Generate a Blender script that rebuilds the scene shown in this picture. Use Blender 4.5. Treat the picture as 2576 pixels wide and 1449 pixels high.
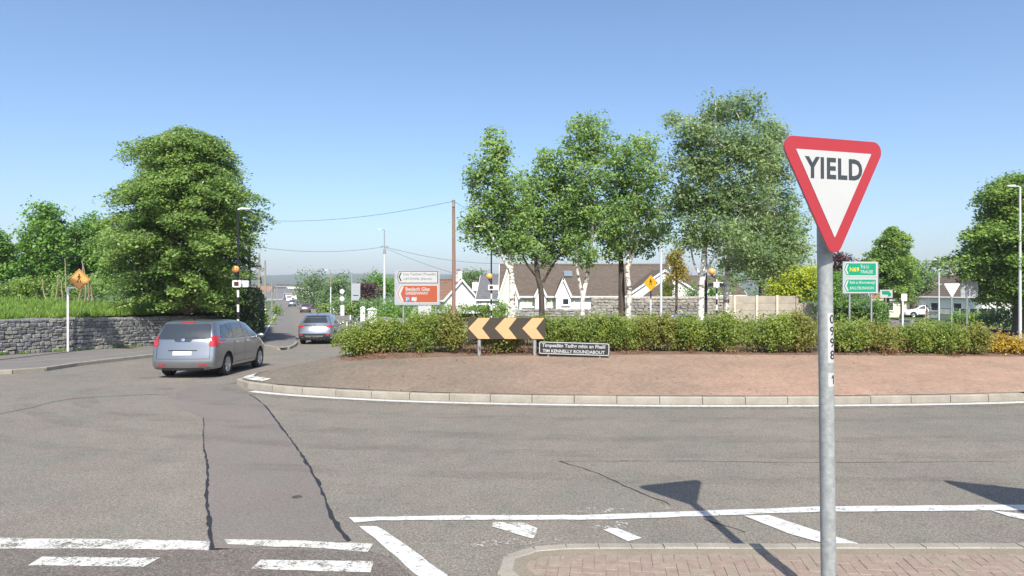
import bpy, bmesh, math, random
import numpy as np
from mathutils import Vector, Matrix
from mathutils.bvhtree import BVHTree

R = math.radians
random.seed(7)
RNG = np.random.default_rng(11)
SC = bpy.context.scene
COL = SC.collection
for o in list(bpy.data.objects):
    bpy.data.objects.remove(o)

# ------------------------------------------------------------------ camera, sky, sun, exposure
F, CX, CY, CAM = 1678.0, 1288.0, 724.5, 2.5
cd = bpy.data.cameras.new('camera')
cam = bpy.data.objects.new('camera', cd)
COL.objects.link(cam)
cam.location = (0, 0, CAM)
cam.rotation_euler = (R(90), 0, 0)
cd.sensor_width = 36
cd.lens = F / 2576 * 36
cd.clip_start = 0.05
cd.clip_end = 20000
SC.camera = cam

SUN_TRAVEL = Vector((-0.092, 1.03, -1.0)).normalized()
sun_el = math.asin(-SUN_TRAVEL.z)
sun_az = math.atan2(-SUN_TRAVEL.x, -SUN_TRAVEL.y)      # clockwise from +Y
W = bpy.data.worlds.new('World')
SC.world = W
W.use_nodes = True
wn = W.node_tree.nodes
wl = W.node_tree.links
sky = wn.new('ShaderNodeTexSky')
sky.sky_type = 'NISHITA'
sky.sun_disc = False
sky.sun_elevation = sun_el
sky.sun_rotation = sun_az
sky.altitude = 50
sky.air_density = 1.0
sky.dust_density = 1.6
sky.ozone_density = 5.0
bg = wn['Background']
bg.inputs['Strength'].default_value = 0.15
wl.new(sky.outputs[0], bg.inputs['Color'])

sl = bpy.data.lights.new('sun', 'SUN')
sl.energy = 5.0
sl.angle = R(0.5)
sl.color = (1.0, 0.955, 0.88)
so = bpy.data.objects.new('sun', sl)
COL.objects.link(so)
so.rotation_euler = SUN_TRAVEL.to_track_quat('-Z', 'Y').to_euler()
so.location = (0, 0, 60)

SC.view_settings.view_transform = 'Standard'
SC.view_settings.look = 'None'
SC.view_settings.exposure = 0.36
SC.view_settings.gamma = 1
SC.view_settings.use_curve_mapping = False
SC.render.engine = 'CYCLES'
SC.cycles.max_bounces = 9
SC.cycles.diffuse_bounces = 6
SC.cycles.transmission_bounces = 6
SC.cycles.transparent_max_bounces = 12
SC.cycles.volume_bounces = 0
HAZE = 0.00028
SC.cycles.use_denoising = True

# ------------------------------------------------------------------ lie of the land
HB = [(-1e5, 0.0), (17.0, 0.0), (40.0, -0.69), (130.0, -2.1), (420.0, -2.6), (1e5, -2.6)]
def h(y):
    for (a, za), (b, zb) in zip(HB, HB[1:]):
        if y <= b:
            return za + (zb - za) * (y - a) / (b - a)
    return HB[-1][1]
def at(px, py, Y):                       # the point at depth Y seen at photo pixel (px, py)
    return Vector(((px - CX) / F * Y, Y, CAM + (CY - py) / F * Y))
def gp(px, py, dz=0.0):                  # the point of the ground seen at photo pixel
    k = (py - CY) / F
    lo, hi = 1.0, 900.0
    for _ in range(60):
        m = .5 * (lo + hi)
        if (CAM - h(m) - dz) / m > k: lo = m
        else: hi = m
    return Vector(((px - CX) / F * lo, lo, h(lo) + dz))
def xy(px, py, dz=0.0):
    p = gp(px, py, dz)
    return (p.x, p.y)

# ------------------------------------------------------------------ object bookkeeping
def tag(o, label=None, cat=None, group=None, kind=None):
    if label: o['label'] = label
    if cat: o['category'] = cat
    if group: o['group'] = group
    if kind: o['kind'] = kind
    return o
def thing(name, label, cat, loc=(0, 0, 0), rz=0.0, group=None):
    o = bpy.data.objects.new(name, None)
    COL.objects.link(o)
    o.location = loc
    o.rotation_euler = (0, 0, rz)
    o.empty_display_size = .2
    return tag(o, label, cat, group)
def link(name, me, parent=None, kind=None, label=None):
    o = bpy.data.objects.new(name, me)
    COL.objects.link(o)
    if parent is not None: o.parent = parent
    return tag(o, label, None, None, kind)
def copy_tree(o, parent=None):
    c = o.copy()
    COL.objects.link(c)
    c.parent = parent
    for ch in o.children: copy_tree(ch, c)
    return c

class MB:
    def __init__(s): s.v, s.f, s.m = [], [], []
    def add(s, vs, fs, mi=0):
        b = len(s.v)
        s.v += [tuple(p) for p in vs]
        s.f += [tuple(b + i for i in f) for f in fs]
        s.m += [mi] * len(fs)
        return s
    def box(s, c, d, rz=0.0, mi=0, M=None):
        hx, hy, hz = d[0] / 2, d[1] / 2, d[2] / 2
        vs = [Vector((x, y, z)) for z in (-hz, hz) for x, y in ((-hx, -hy), (hx, -hy), (hx, hy), (-hx, hy))]
        if rz: vs = [Matrix.Rotation(rz, 3, 'Z') @ v for v in vs]
        if M is not None: vs = [M @ v for v in vs]
        c = Vector(c)
        return s.add([v + c for v in vs], [(3, 2, 1, 0), (4, 5, 6, 7), (0, 1, 5, 4), (1, 2, 6, 5), (2, 3, 7, 6), (3, 0, 4, 7)], mi)
    def tube(s, pts, rad, n=8, mi=0, cap=True):
        pts = [Vector(p) for p in pts]
        if not hasattr(rad, '__len__'): rad = [rad] * len(pts)
        vs, fs = [], []
        u = None
        for i, p in enumerate(pts):
            d = (pts[min(i + 1, len(pts) - 1)] - pts[max(i - 1, 0)]).normalized()
            if u is None:
                u = d.cross(Vector((0.13, 1, 0.07)))
                if u.length < .1: u = d.cross(Vector((1, 0, 0)))
            u = (u - d * u.dot(d)).normalized()
            w = d.cross(u)
            for k in range(n):
                a = 2 * math.pi * k / n
                vs.append(p + (u * math.cos(a) + w * math.sin(a)) * rad[i])
        for i in range(len(pts) - 1):
            for k in range(n):
                k2 = (k + 1) % n
                fs.append((i * n + k, i * n + k2, (i + 1) * n + k2, (i + 1) * n + k))
        if cap:
            fs.append(tuple(range(n - 1, -1, -1)))
            fs.append(tuple((len(pts) - 1) * n + k for k in range(n)))
        return s.add(vs, fs, mi)
    def lathe(s, prof, n=16, c=(0, 0, 0), axis='Z', mi=0):
        vs, fs = [], []
        for r, z in prof:
            for k in range(n):
                a = 2 * math.pi * k / n
                p = (r * math.cos(a), r * math.sin(a), z)
                if axis == 'X': p = (z, p[0], p[1])
                if axis == 'Y': p = (p[0], z, p[1])
                vs.append((p[0] + c[0], p[1] + c[1], p[2] + c[2]))
        for i in range(len(prof) - 1):
            for k in range(n):
                k2 = (k + 1) % n
                fs.append((i * n + k, i * n + k2, (i + 1) * n + k2, (i + 1) * n + k))
        return s.add(vs, fs, mi)
    def prism(s, poly, y0, y1, mi=0):        # poly in (x, z), extruded along y (y0 nearer the viewer)
        n = len(poly)
        vs = [(x, y0, z) for x, z in poly] + [(x, y1, z) for x, z in poly]
        fs = [tuple(range(n)), tuple(range(2 * n - 1, n - 1, -1))] + [(i + n, (i + 1) % n + n, (i + 1) % n, i) for i in range(n)]
        return s.add(vs, fs, mi)
    def slab(s, poly, z0, z1, mi=0):         # poly in (x, y), extruded up
        n = len(poly)
        vs = [(x, y, z0) for x, y in poly] + [(x, y, z1) for x, y in poly]
        fs = [tuple(range(n - 1, -1, -1)), tuple(range(n, 2 * n))] + [(i, (i + 1) % n, (i + 1) % n + n, i + n) for i in range(n)]
        return s.add(vs, fs, mi)
    def mesh(s, name, mats, smooth=False):
        me = bpy.data.meshes.new(name)
        me.from_pydata(s.v, [], s.f)
        if not isinstance(mats, (list, tuple)): mats = [mats]
        for m in mats: me.materials.append(m)
        if len(mats) > 1: me.polygons.foreach_set('material_index', s.m)
        bm = bmesh.new(); bm.from_mesh(me)
        bmesh.ops.recalc_face_normals(bm, faces=bm.faces)
        bm.to_mesh(me); bm.free()
        if smooth:
            me.polygons.foreach_set('use_smooth', [True] * len(me.polygons))
            me.set_sharp_from_angle(angle=R(38))
        me.update()
        return me
    def build(s, name, mats, parent=None, smooth=False, kind=None, label=None):
        return link(name, s.mesh(name, mats, smooth), parent, kind, label)

def sheet(name, poly, dz, mat, parent=None, kind=None, subdiv=0):
    """a flat piece lying on the land, dz above it"""
    bm = bmesh.new()
    bm.faces.new([bm.verts.new((p[0], p[1], 0)) for p in poly])
    for yb in [b[0] for b in HB[1:-1]]:
        bmesh.ops.bisect_plane(bm, geom=bm.verts[:] + bm.edges[:] + bm.faces[:], plane_co=(0, yb, 0), plane_no=(0, 1, 0))
    bmesh.ops.triangulate(bm, faces=bm.faces[:])
    for v in bm.verts: v.co.z = h(v.co.y) + dz
    bmesh.ops.recalc_face_normals(bm, faces=bm.faces[:])
    for f in bm.faces:
        if f.normal.z < 0: f.normal_flip()
    me = bpy.data.meshes.new(name)
    bm.to_mesh(me); bm.free()
    me.materials.append(mat)
    return link(name, me, parent, kind)

def smooth_line(pts, n=8, closed=False):
    """Catmull-Rom through 2-D or 3-D points"""
    P = [Vector(p) for p in pts]
    out = []
    N = len(P)
    rng = range(N if closed else N - 1)
    for i in rng:
        p0 = P[(i - 1) % N] if closed or i > 0 else P[i]
        p1, p2 = P[i], P[(i + 1) % N]
        p3 = P[(i + 2) % N] if closed or i + 2 < N else p2
        for k in range(n):
            t = k / n
            out.append(.5 * ((2 * p1) + (p2 - p0) * t + (2 * p0 - 5 * p1 + 4 * p2 - p3) * t * t + (3 * p1 - p0 - 3 * p2 + p3) * t ** 3))
    if not closed: out.append(P[-1])
    return out
def resample(pts, step):
    out = [pts[0].copy()]
    acc = 0.0
    for a, b in zip(pts, pts[1:]):
        L = (b - a).length
        while acc + L >= step:
            t = (step - acc) / L
            a = a + (b - a) * t
            out.append(a.copy())
            L = (b - a).length
            acc = 0.0
        acc += L
    return out

# ------------------------------------------------------------------ materials
def mat(name, col, rough=.7, var=.12, scale=3.0, col2=None, bump=0.0, bscale=40.0, metal=0.0, spec=.3, stretch=(1, 1, 1), speck=None, coat=0.0, local=False, ramp=(.35, .65)):
    m = bpy.data.materials.new(name)
    m.use_nodes = True
    nt = m.node_tree
    N, L = nt.nodes, nt.links
    b = N['Principled BSDF']
    b.inputs['Roughness'].default_value = rough
    b.inputs['Metallic'].default_value = metal
    b.inputs['Specular IOR Level'].default_value = spec
    if coat: b.inputs['Coat Weight'].default_value = coat; b.inputs['Coat Roughness'].default_value = .05
    if local:
        pos = N.new('ShaderNodeTexCoord').outputs['Object']
    else:
        pos = N.new('ShaderNodeNewGeometry').outputs['Position']
    mp = N.new('ShaderNodeMapping')
    mp.inputs['Scale'].default_value = stretch
    L.new(pos, mp.inputs[0])
    if col2 is None: col2 = tuple(c * (1 - 2 * var) for c in col)
    nz = N.new('ShaderNodeTexNoise')
    nz.inputs['Scale'].default_value = scale
    nz.inputs['Detail'].default_value = 6
    nz.inputs['Roughness'].default_value = .62
    L.new(mp.outputs[0], nz.inputs['Vector'])
    rp = N.new('ShaderNodeValToRGB')
    rp.color_ramp.elements[0].position = ramp[0]
    rp.color_ramp.elements[1].position = ramp[1]
    rp.color_ramp.elements[0].color = (*col2, 1)
    rp.color_ramp.elements[1].color = (*col, 1)
    L.new(nz.outputs['Fac'], rp.inputs[0])
    out = rp.outputs[0]
    if speck:
        for (sscale, lo, hi, dark, light) in speck:
            n2 = N.new('ShaderNodeTexNoise')
            n2.inputs['Scale'].default_value = sscale
            n2.inputs['Detail'].default_value = 3
            L.new(mp.outputs[0], n2.inputs['Vector'])
            r2 = N.new('ShaderNodeMapRange')
            r2.inputs[1].default_value = lo
            r2.inputs[2].default_value = hi
            r2.inputs[3].default_value = dark
            r2.inputs[4].default_value = light
            L.new(n2.outputs['Fac'], r2.inputs[0])
            mx = N.new('ShaderNodeMix')
            mx.data_type = 'RGBA'
            mx.blend_type = 'MULTIPLY'
            mx.inputs[0].default_value = 1
            L.new(out, mx.inputs[6])
            L.new(r2.outputs[0], mx.inputs[7])
            out = mx.outputs[2]
    L.new(out, b.inputs['Base Color'])
    if bump:
        n3 = N.new('ShaderNodeTexNoise')
        n3.inputs['Scale'].default_value = bscale
        n3.inputs['Detail'].default_value = 4
        L.new(mp.outputs[0], n3.inputs['Vector'])
        bp = N.new('ShaderNodeBump')
        bp.inputs['Strength'].default_value = bump
        bp.inputs['Distance'].default_value = .02
        L.new(n3.outputs['Fac'], bp.inputs['Height'])
        L.new(bp.outputs[0], b.inputs['Normal'])
    return m

def paint_mat(name, col, wear_lo, wear_hi, scale=9.0):
    """thermoplastic road paint, chipped through to the asphalt"""
    m = mat(name, col, .75, .06, 14.0)
    nt = m.node_tree
    N, L = nt.nodes, nt.links
    b, out = N['Principled BSDF'], N['Material Output']
    pos = N.new('ShaderNodeNewGeometry').outputs['Position']
    acc = None
    for sc_, w in ((scale, .5), (scale * 9, .5)):
        nz = N.new('ShaderNodeTexNoise')
        nz.inputs['Scale'].default_value = sc_
        nz.inputs['Detail'].default_value = 5
        nz.inputs['Roughness'].default_value = .7
        L.new(pos, nz.inputs['Vector'])
        mu = N.new('ShaderNodeMath'); mu.operation = 'MULTIPLY'
        mu.inputs[1].default_value = w
        L.new(nz.outputs['Fac'], mu.inputs[0])
        if acc is None: acc = mu.outputs[0]
        else:
            ad = N.new('ShaderNodeMath'); ad.operation = 'ADD'
            L.new(acc, ad.inputs[0]); L.new(mu.outputs[0], ad.inputs[1])
            acc = ad.outputs[0]
    rg = N.new('ShaderNodeMapRange')
    rg.inputs[1].default_value = wear_lo
    rg.inputs[2].default_value = wear_hi
    L.new(acc, rg.inputs[0])
    tr = N.new('ShaderNodeBsdfTransparent')
    mx = N.new('ShaderNodeMixShader')
    L.new(rg.outputs[0], mx.inputs[0])
    L.new(tr.outputs[0], mx.inputs[1])
    L.new(b.outputs[0], mx.inputs[2])
    L.new(mx.outputs[0], out.inputs[0])
    return m

def leaf_mat(name, dark, light, trans=.35, tscale=.7):
    m = bpy.data.materials.new(name)
    m.use_nodes = True
    N, L = m.node_tree.nodes, m.node_tree.links
    N.remove(N['Principled BSDF'])
    g = N.new('ShaderNodeNewGeometry')
    nz = N.new('ShaderNodeTexNoise')
    nz.inputs['Scale'].default_value = tscale
    nz.inputs['Detail'].default_value = 3
    L.new(g.outputs['Position'], nz.inputs['Vector'])
    ad = N.new('ShaderNodeMath'); ad.operation = 'MULTIPLY_ADD'
    ad.inputs[1].default_value = .55
    L.new(g.outputs['Random Per Island'], ad.inputs[0])
    sb = N.new('ShaderNodeMath'); sb.operation = 'MULTIPLY_ADD'
    sb.inputs[1].default_value = 1.5
    sb.inputs[2].default_value = -.52
    L.new(nz.outputs['Fac'], sb.inputs[0])
    L.new(sb.outputs[0], ad.inputs[2])
    rp = N.new('ShaderNodeValToRGB')
    rp.color_ramp.elements[0].color = (*dark, 1)
    rp.color_ramp.elements[1].color = (*light, 1)
    rp.color_ramp.elements[0].position = .05
    rp.color_ramp.elements[1].position = .95
    L.new(ad.outputs[0], rp.inputs[0])
    d = N.new('ShaderNodeBsdfPrincipled')
    d.inputs['Roughness'].default_value = .45
    d.inputs['Specular IOR Level'].default_value = .45
    t = N.new('ShaderNodeBsdfTranslucent')
    hs = N.new('ShaderNodeHueSaturation')
    hs.inputs['Hue'].default_value = .485
    hs.inputs['Value'].default_value = 1.25
    L.new(rp.outputs[0], hs.inputs['Color'])
    L.new(rp.outputs[0], d.inputs['Base Color'])
    L.new(hs.outputs[0], t.inputs['Color'])
    mx = N.new('ShaderNodeMixShader')
    mx.inputs[0].default_value = trans
    L.new(d.outputs[0], mx.inputs[1]); L.new(t.outputs[0], mx.inputs[2])
    L.new(mx.outputs[0], N['Material Output'].inputs[0])
    return m

SP = [(26, .32, .68, .80, 1.20), (62, .34, .68, .60, 1.42), (120, .58, .70, 1.0, 1.7), (2.2, .3, .7, .94, 1.05)]
m_asph = mat('asphalt', (.222, .202, .174), .9, 0, .45, (.198, .182, .159), .2, 90, spec=.2, speck=SP)
def drift(m, pairs):
    nt = m.node_tree
    b = nt.nodes['Principled BSDF']
    out = b.inputs['Base Color'].links[0].from_socket
    pos = nt.nodes.new('ShaderNodeNewGeometry').outputs['Position']
    for k, (sc_, c0, c1, lo, hi) in enumerate(pairs):
        mp = nt.nodes.new('ShaderNodeMapping'); mp.inputs['Location'].default_value = (17.3 * k, 5.1 * k, 0)
        nt.links.new(pos, mp.inputs[0])
        nz = nt.nodes.new('ShaderNodeTexNoise'); nz.inputs['Scale'].default_value = sc_; nz.inputs['Detail'].default_value = 5
        nt.links.new(mp.outputs[0], nz.inputs['Vector'])
        rp = nt.nodes.new('ShaderNodeValToRGB')
        rp.color_ramp.elements[0].position = lo; rp.color_ramp.elements[1].position = hi
        rp.color_ramp.elements[0].color = (*c0, 1); rp.color_ramp.elements[1].color = (*c1, 1)
        nt.links.new(nz.outputs['Fac'], rp.inputs[0])
        mx = nt.nodes.new('ShaderNodeMix'); mx.data_type = 'RGBA'; mx.blend_type = 'MULTIPLY'; mx.inputs[0].default_value = 1
        nt.links.new(out, mx.inputs[6]); nt.links.new(rp.outputs[0], mx.inputs[7])
        out = mx.outputs[2]
    nt.links.new(out, b.inputs['Base Color'])
DR = [(.28, (.93, .945, .93), (1.05, 1.02, 1.0), .35, .65), (1.1, (1.02, .985, .98), (.98, 1.0, .98), .38, .62), (7, (.86, .86, .86), (1.03, 1.03, 1.03), .28, .46), (15, (.95, 1, .94), (1.06, .99, 1.0), .4, .6)]
drift(m_asph, DR)
m_asph_dark = mat('asphalt_dark', (.185, .160, .143), .9, 0, .8, (.155, .135, .124), .35, 160, spec=.2, speck=SP)
m_patch = mat('asphalt_patch', (.212, .190, .170), .88, 0, .6, (.190, .171, .155), .15, 90, spec=.2, speck=[(30, .32, .68, .9, 1.10), (70, .34, .68, .76, 1.26)])
drift(m_patch, DR[:2]); drift(m_asph_dark, DR)
m_seal = mat('crack_sealant', (.035, .036, .042), .7, .1, 30, bump=.2)
m_crack = mat('crack', (.06, .057, .052), .95, .1, 30)
m_path = mat('footpath', (.235, .21, .19), .9, 0, .8, (.19, .175, .16), .2, 120, spec=.2, speck=[(150, .35, .7, .8, 1.15)])
m_conc = mat('concrete_kerb', (.37, .335, .275), .85, 0, 2.2, (.28, .25, .20), .25, 60, speck=[(60, .3, .7, .85, 1.1)])
m_conc_pale = mat('concrete_pale', (.55, .52, .46), .85, 0, 2.2, (.42, .40, .35), .2, 60)
m_haunch = mat('mortar_haunch', (.30, .255, .19), .92, 0, 5, (.25, .215, .16), .4, 60, speck=[(80, .35, .7, .8, 1.15)])
m_paver = [mat('clay_paver_%s' % n, c, .88, .1, 9, bump=.25, bscale=80, speck=[(70, .35, .7, .85, 1.12)]) for n, c in
           (('rose', (.36, .275, .215)), ('red', (.345, .258, .205)), ('buff', (.35, .28, .215)))]
m_soil = mat('soil', (.23, .145, .10), .95, .2, 3, bump=.8, bscale=18)
m_grass = mat('grass', (.115, .165, .035), .9, 0, .9, (.07, .115, .025), .6, 25)
m_land = mat('pasture', (.10, .145, .05), .95, 0, .02, (.065, .10, .04))
m_hill = mat('hillside', (.085, .12, .06), .95, 0, .006, (.05, .075, .045))
m_paint = paint_mat('road_paint', (.66, .65, .61), .40, .455)
m_paint_worn = paint_mat('road_paint_worn', (.66, .64, .57), .42, .50, 5)
m_paint_faint = paint_mat('road_paint_faint', (.60, .57, .50), .53, .60, 4)
m_galv = mat('galvanised_steel', (.36, .38, .37), .55, .1, 14, metal=.15, spec=.5, speck=[(30, .35, .7, .85, 1.1)])
m_galv_d = mat('weathered_steel', (.30, .31, .32), .55, .1, 14, metal=.15)
m_red = mat('sign_red', (.37, .036, .045), .45, .02, 3)
m_white = mat('sign_white', (.47, .47, .455), .5, .02, 3)
m_black = mat('sign_black', (.022, .021, .022), .45, .05, 3)
m_letter = mat('sign_grey_black', (.05, .056, .062), .45, .05, 3)
m_chev_y = mat('chevron_yellow', (.62, .365, .18), .4, .03, 4, spec=.4)
m_chev_k = mat('chevron_black', (.060, .048, .036), .45, .05, 3)
m_name = mat('nameplate_charcoal', (.035, .035, .036), .45, .05, 3)
m_brown = mat('sign_brown', (.40, .088, .038), .5, .03, 3)
m_blue = mat('sign_blue', (.08, .18, .55), .5, .03, 3)
m_green = mat('sign_green', (.005, .27, .14), .5, .03, 3)
m_yellow = mat('sign_route_yellow', (.78, .52, .03), .5, .03, 3)
m_sgrey = mat('sign_backing_grey', (.36, .38, .39), .55, .04, 3)
m_orange = mat('warning_orange', (.74, .34, .10), .45, .04, 3)
m_orange2 = mat('warning_amber', (.80, .42, .02), .45, .04, 3)
m_wood = mat('pole_timber', (.30, .185, .135), .9, 0, 6, (.22, .135, .10), .4, 30, stretch=(4, 4, .3))
m_wood_g = mat('pole_timber_grey', (.34, .29, .22), .9, 0, 6, (.25, .22, .17), .4, 30, stretch=(4, 4, .3))
m_iron = mat('black_iron', (.018, .02, .025), .5, .05, 4)
m_polew = mat('pole_white', (.74, .73, .70), .6, .04, 4)
m_globe = mat('beacon_amber', (.90, .42, .12), .25, .02, 3, spec=.5)
m_lampgrey = mat('lamp_grey', (.62, .64, .64), .5, .05, 4, metal=.1)
m_wire = mat('wire', (.06, .06, .065), .7, .05, 4)
m_mortar = mat('wall_mortar', (.19, .18, .16), .95, .15, 6, bump=.5)
m_stone = [mat('stone_%s' % n, c, .9, 0, 7, tuple(x * .62 for x in c), .7, 22) for n, c in
           (('slate', (.285, .283, .28)), ('grey', (.37, .36, .335)), ('dark', (.20, .20, .205)), ('olive', (.285, .275, .23)))]
m_stone_p = [mat('pale_stone_%s' % n, c, .9, 0, 7, tuple(x * .68 for x in c), .6, 22) for n, c in
             (('buff', (.40, .36, .30)), ('grey', (.34, .33, .31)), ('brown', (.27, .235, .20)))]
m_mort_p = mat('pale_mortar', (.33, .30, .26), .95, .12, 5, bump=.4)
m_render = mat('white_render', (.80, .79, .75), .85, .03, 1.5)
m_cream = mat('cream_render', (.70, .64, .50), .85, .03, 1.5)
m_greenr = mat('sage_render', (.62, .66, .52), .85, .03, 1.5)
m_fascia = mat('white_fascia', (.80, .80, .79), .5, .02, 3)
m_tile = mat('brown_tile', (.155, .122, .094), .85, 0, 2.5, (.12, .095, .075), .3, 30, speck=[(9, .3, .7, .86, 1.12)])
m_tile_g = mat('grey_slate', (.165, .165, .17), .8, 0, 2.5, (.125, .125, .13), .3, 30)
m_tile_r = mat('red_tile', (.30, .175, .115), .85, 0, 2.5, (.23, .13, .09), .3, 30)
m_tile_d = mat('dark_tile', (.12, .095, .08), .85, 0, 2.5, (.09, .07, .06), .3, 30)
m_win = mat('window_glass', (.03, .035, .04), .08, .05, 2, spec=.6)
m_blind = mat('window_blind', (.58, .60, .48), .6, .04, 2)
m_fencec = mat('concrete_fence', (.42, .365, .29), .9, 0, 1.6, (.32, .275, .22), .3, 40)
m_fencep = mat('concrete_post', (.62, .56, .43), .9, .06, 3)
m_birch = mat('birch_bark', (.74, .70, .62), .8, 0, 3.2, (.16, .11, .085), .3, 30, stretch=(1.2, 1.2, 2.6), ramp=(.40, .50))
m_bark = mat('bark', (.115, .095, .075), .95, .25, 6, bump=.6, bscale=25, stretch=(3, 3, .5))
m_bark_p = mat('pale_bark', (.34, .28, .19), .95, .2, 6, bump=.4, bscale=25, stretch=(3, 3, .5))

l_birch = leaf_mat('birch_leaf', (0.113, 0.222, 0.059), (0.342, 0.491, 0.132), 0.42)
l_birch_b = leaf_mat('birch_leaf_grey', (0.124, 0.211, 0.081), (0.341, 0.448, 0.170), 0.42)
l_beech = leaf_mat('beech_leaf', (0.083, 0.188, 0.041), (0.312, 0.435, 0.097), 0.38, .9)
l_maple = leaf_mat('maple_leaf', (0.077, 0.183, 0.037), (0.317, 0.456, 0.083), 0.4)
l_lime = leaf_mat('fresh_leaf', (0.083, 0.206, 0.029), (0.213, 0.383, 0.058), .35)
l_shrub = leaf_mat('shrub_leaf', (0.124, 0.194, 0.031), (0.311, 0.379, 0.065), 0.4, 1.6)
l_shrub_r = leaf_mat('shrub_leaf_tired', (0.163, 0.168, 0.038), (0.324, 0.349, 0.070), 0.4, 1.6)
l_twig = leaf_mat('rusty_leaf', (0.112, 0.050, 0.025), (0.246, 0.112, 0.050), .2, 2)
l_gold = leaf_mat('golden_leaf', (0.275, 0.336, 0.024), (0.550, 0.627, 0.055), .4, 1.2)
l_goldc = leaf_mat('golden_conifer_leaf', (0.190, 0.146, 0.013), (0.403, 0.325, 0.028), .3, 1.2)
l_yel = leaf_mat('yellow_leaf', (0.314, 0.213, 0.022), (0.560, 0.403, 0.045), .3, 2)
l_dark = leaf_mat('dark_leaf', (0.075, 0.164, 0.044), (0.235, 0.370, 0.093), .28)
l_hedge = leaf_mat('hedge_leaf', (0.035, 0.061, 0.026), (0.072, 0.109, 0.041), .22)
l_hedgel = leaf_mat('bright_hedge_leaf', (0.105, 0.189, 0.024), (0.234, 0.350, 0.050), .3, 1.5)
l_plum = leaf_mat('plum_leaf', (0.045, 0.018, 0.022), (0.123, 0.050, 0.056), .3)
l_far = leaf_mat('far_leaf', (0.080, 0.155, 0.044), (0.197, 0.300, 0.088), .3, .15)
l_grass = leaf_mat('grass_blade', (0.105, 0.196, 0.024), (0.246, 0.378, 0.062), .3, .9)

# ------------------------------------------------------------------ the setting
gv = MB()
ys = [-400, 17, 40, 130, 420, 700]
xs = [-900, -300, 300, 900]
vs = [(x, y, h(y) - .06) for y in ys for x in xs]
fs = [(j * 4 + i, j * 4 + i + 1, (j + 1) * 4 + i + 1, (j + 1) * 4 + i) for j in range(len(ys) - 1) for i in range(3)]
gv.add(vs, fs)
gv.build('ground', m_land, kind='structure')

# plains and hills beyond the town
def relief(name, y0, y1, nx, ny, halfw, fn, m):
    b = MB()
    vs = []
    for j in range(ny):
        y = y0 + (y1 - y0) * j / (ny - 1)
        for i in range(nx):
            x = (-1 + 2 * i / (nx - 1)) * halfw * (y / y1 * .6 + .4)
            vs.append((x, y, fn(x, y)))
    b.add(vs, [(j * nx + i, j * nx + i + 1, (j + 1) * nx + i + 1, (j + 1) * nx + i) for j in range(ny - 1) for i in range(nx - 1)])
    return b.build(name, m, kind='structure', smooth=True)
relief('plain', 699, 1500, 30, 12, 2400, lambda x, y: -2.7 + 6 * ((y - 699) / 800) ** 2 + 1.2 * math.sin(x * .01 + y * .008) * min(1, (y - 699) / 200), m_land)
relief('hills', 1480, 2600, 60, 10, 4200,
       lambda x, y: 2 + (50 + 7 * math.sin(x * .0018 + 1.2) + 4 * math.sin(x * .0071) - 6 * (x > 0) * min(1, abs(x) / 600)) * min(1, ((y - 1480) / 950)) ** .8, m_hill)

# carriageways: one asphalt sheet for the roundabout and the roads that meet it
LK = lambda y: -11.9 - .34 * (y - 36.9)          # kerb line of the road that leaves towards the town
kerb_far = [xy(0, 942), xy(200, 920), xy(390, 898), xy(520, 884), xy(640, 872)]
kl = [(-40, 14.5), (-22, 17.2)] + kerb_far + [(-10.9, 31.5), (-11.2, 34.2), (LK(38) , 38), (LK(60), 60), (LK(130), 130), (LK(420), 420)]
kl_s = [Vector(p) for p in smooth_line(kl[:10], 8)] + [Vector(p) for p in kl[10:]]
right_road_r = [(46, 16), (30, 28), (36, 45), (52, 95)]
road_poly = [(-60, -40), (60, -40), (60, 10)] + [(46, 16), (33, 27), (33.5, 36), (40, 60), (62, 130), (50, 130), (32.5, 62), (24, 44), (17, 40.5),
             (5, 41), (-3, 39.5), (LK(42) + 7.4, 42), (LK(60) + 6.3, 60), (LK(130) + 6.3, 130), (LK(420) + 6.3, 420)] + [tuple(p) for p in reversed(kl_s)] + [(-60, 10)]
road = sheet('road', road_poly, 0.0, m_asph, kind='structure')

# older, darker surfacing of the approach lanes this side of the give way line
sheet('approach_lane', [xy(-400, 1376), xy(0, 1376), xy(528, 1380), xy(925, 1386), xy(985, 1400), (-.35, 4.9), (-.35, -20), (-30, -20)], .004, m_asph_dark, kind='structure')

def wobble(pts, amp, step=.16):
    q = resample(smooth_line([Vector(p) for p in pts], 6), step)
    return [p + Vector((random.uniform(-amp, amp), random.uniform(-amp, amp))) for p in q]
def ribbon(pts, wid):
    Lp, Rp = [], []
    for i, p in enumerate(pts):
        d = (pts[min(i + 1, len(pts) - 1)] - pts[max(0, i - 1)])
        n = Vector((-d.y, d.x)).normalized()
        w = wid(i / (len(pts) - 1)) if callable(wid) else wid
        Lp.append(p + n * w / 2); Rp.append(p - n * w / 2)
    return Lp, Rp
def ribbon_obj(name, pts, wid, dz, m, parent=None):
    Lp, Rp = ribbon(pts, wid)
    b = MB()
    n = len(pts)
    b.add([(p.x, p.y, h(p.y) + dz) for p in Lp] + [(p.x, p.y, h(p.y) + dz) for p in Rp], [(n + i, n + i + 1, i + 1, i) for i in range(n - 1)])
    o = b.build(name, m, parent)
    return o

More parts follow.
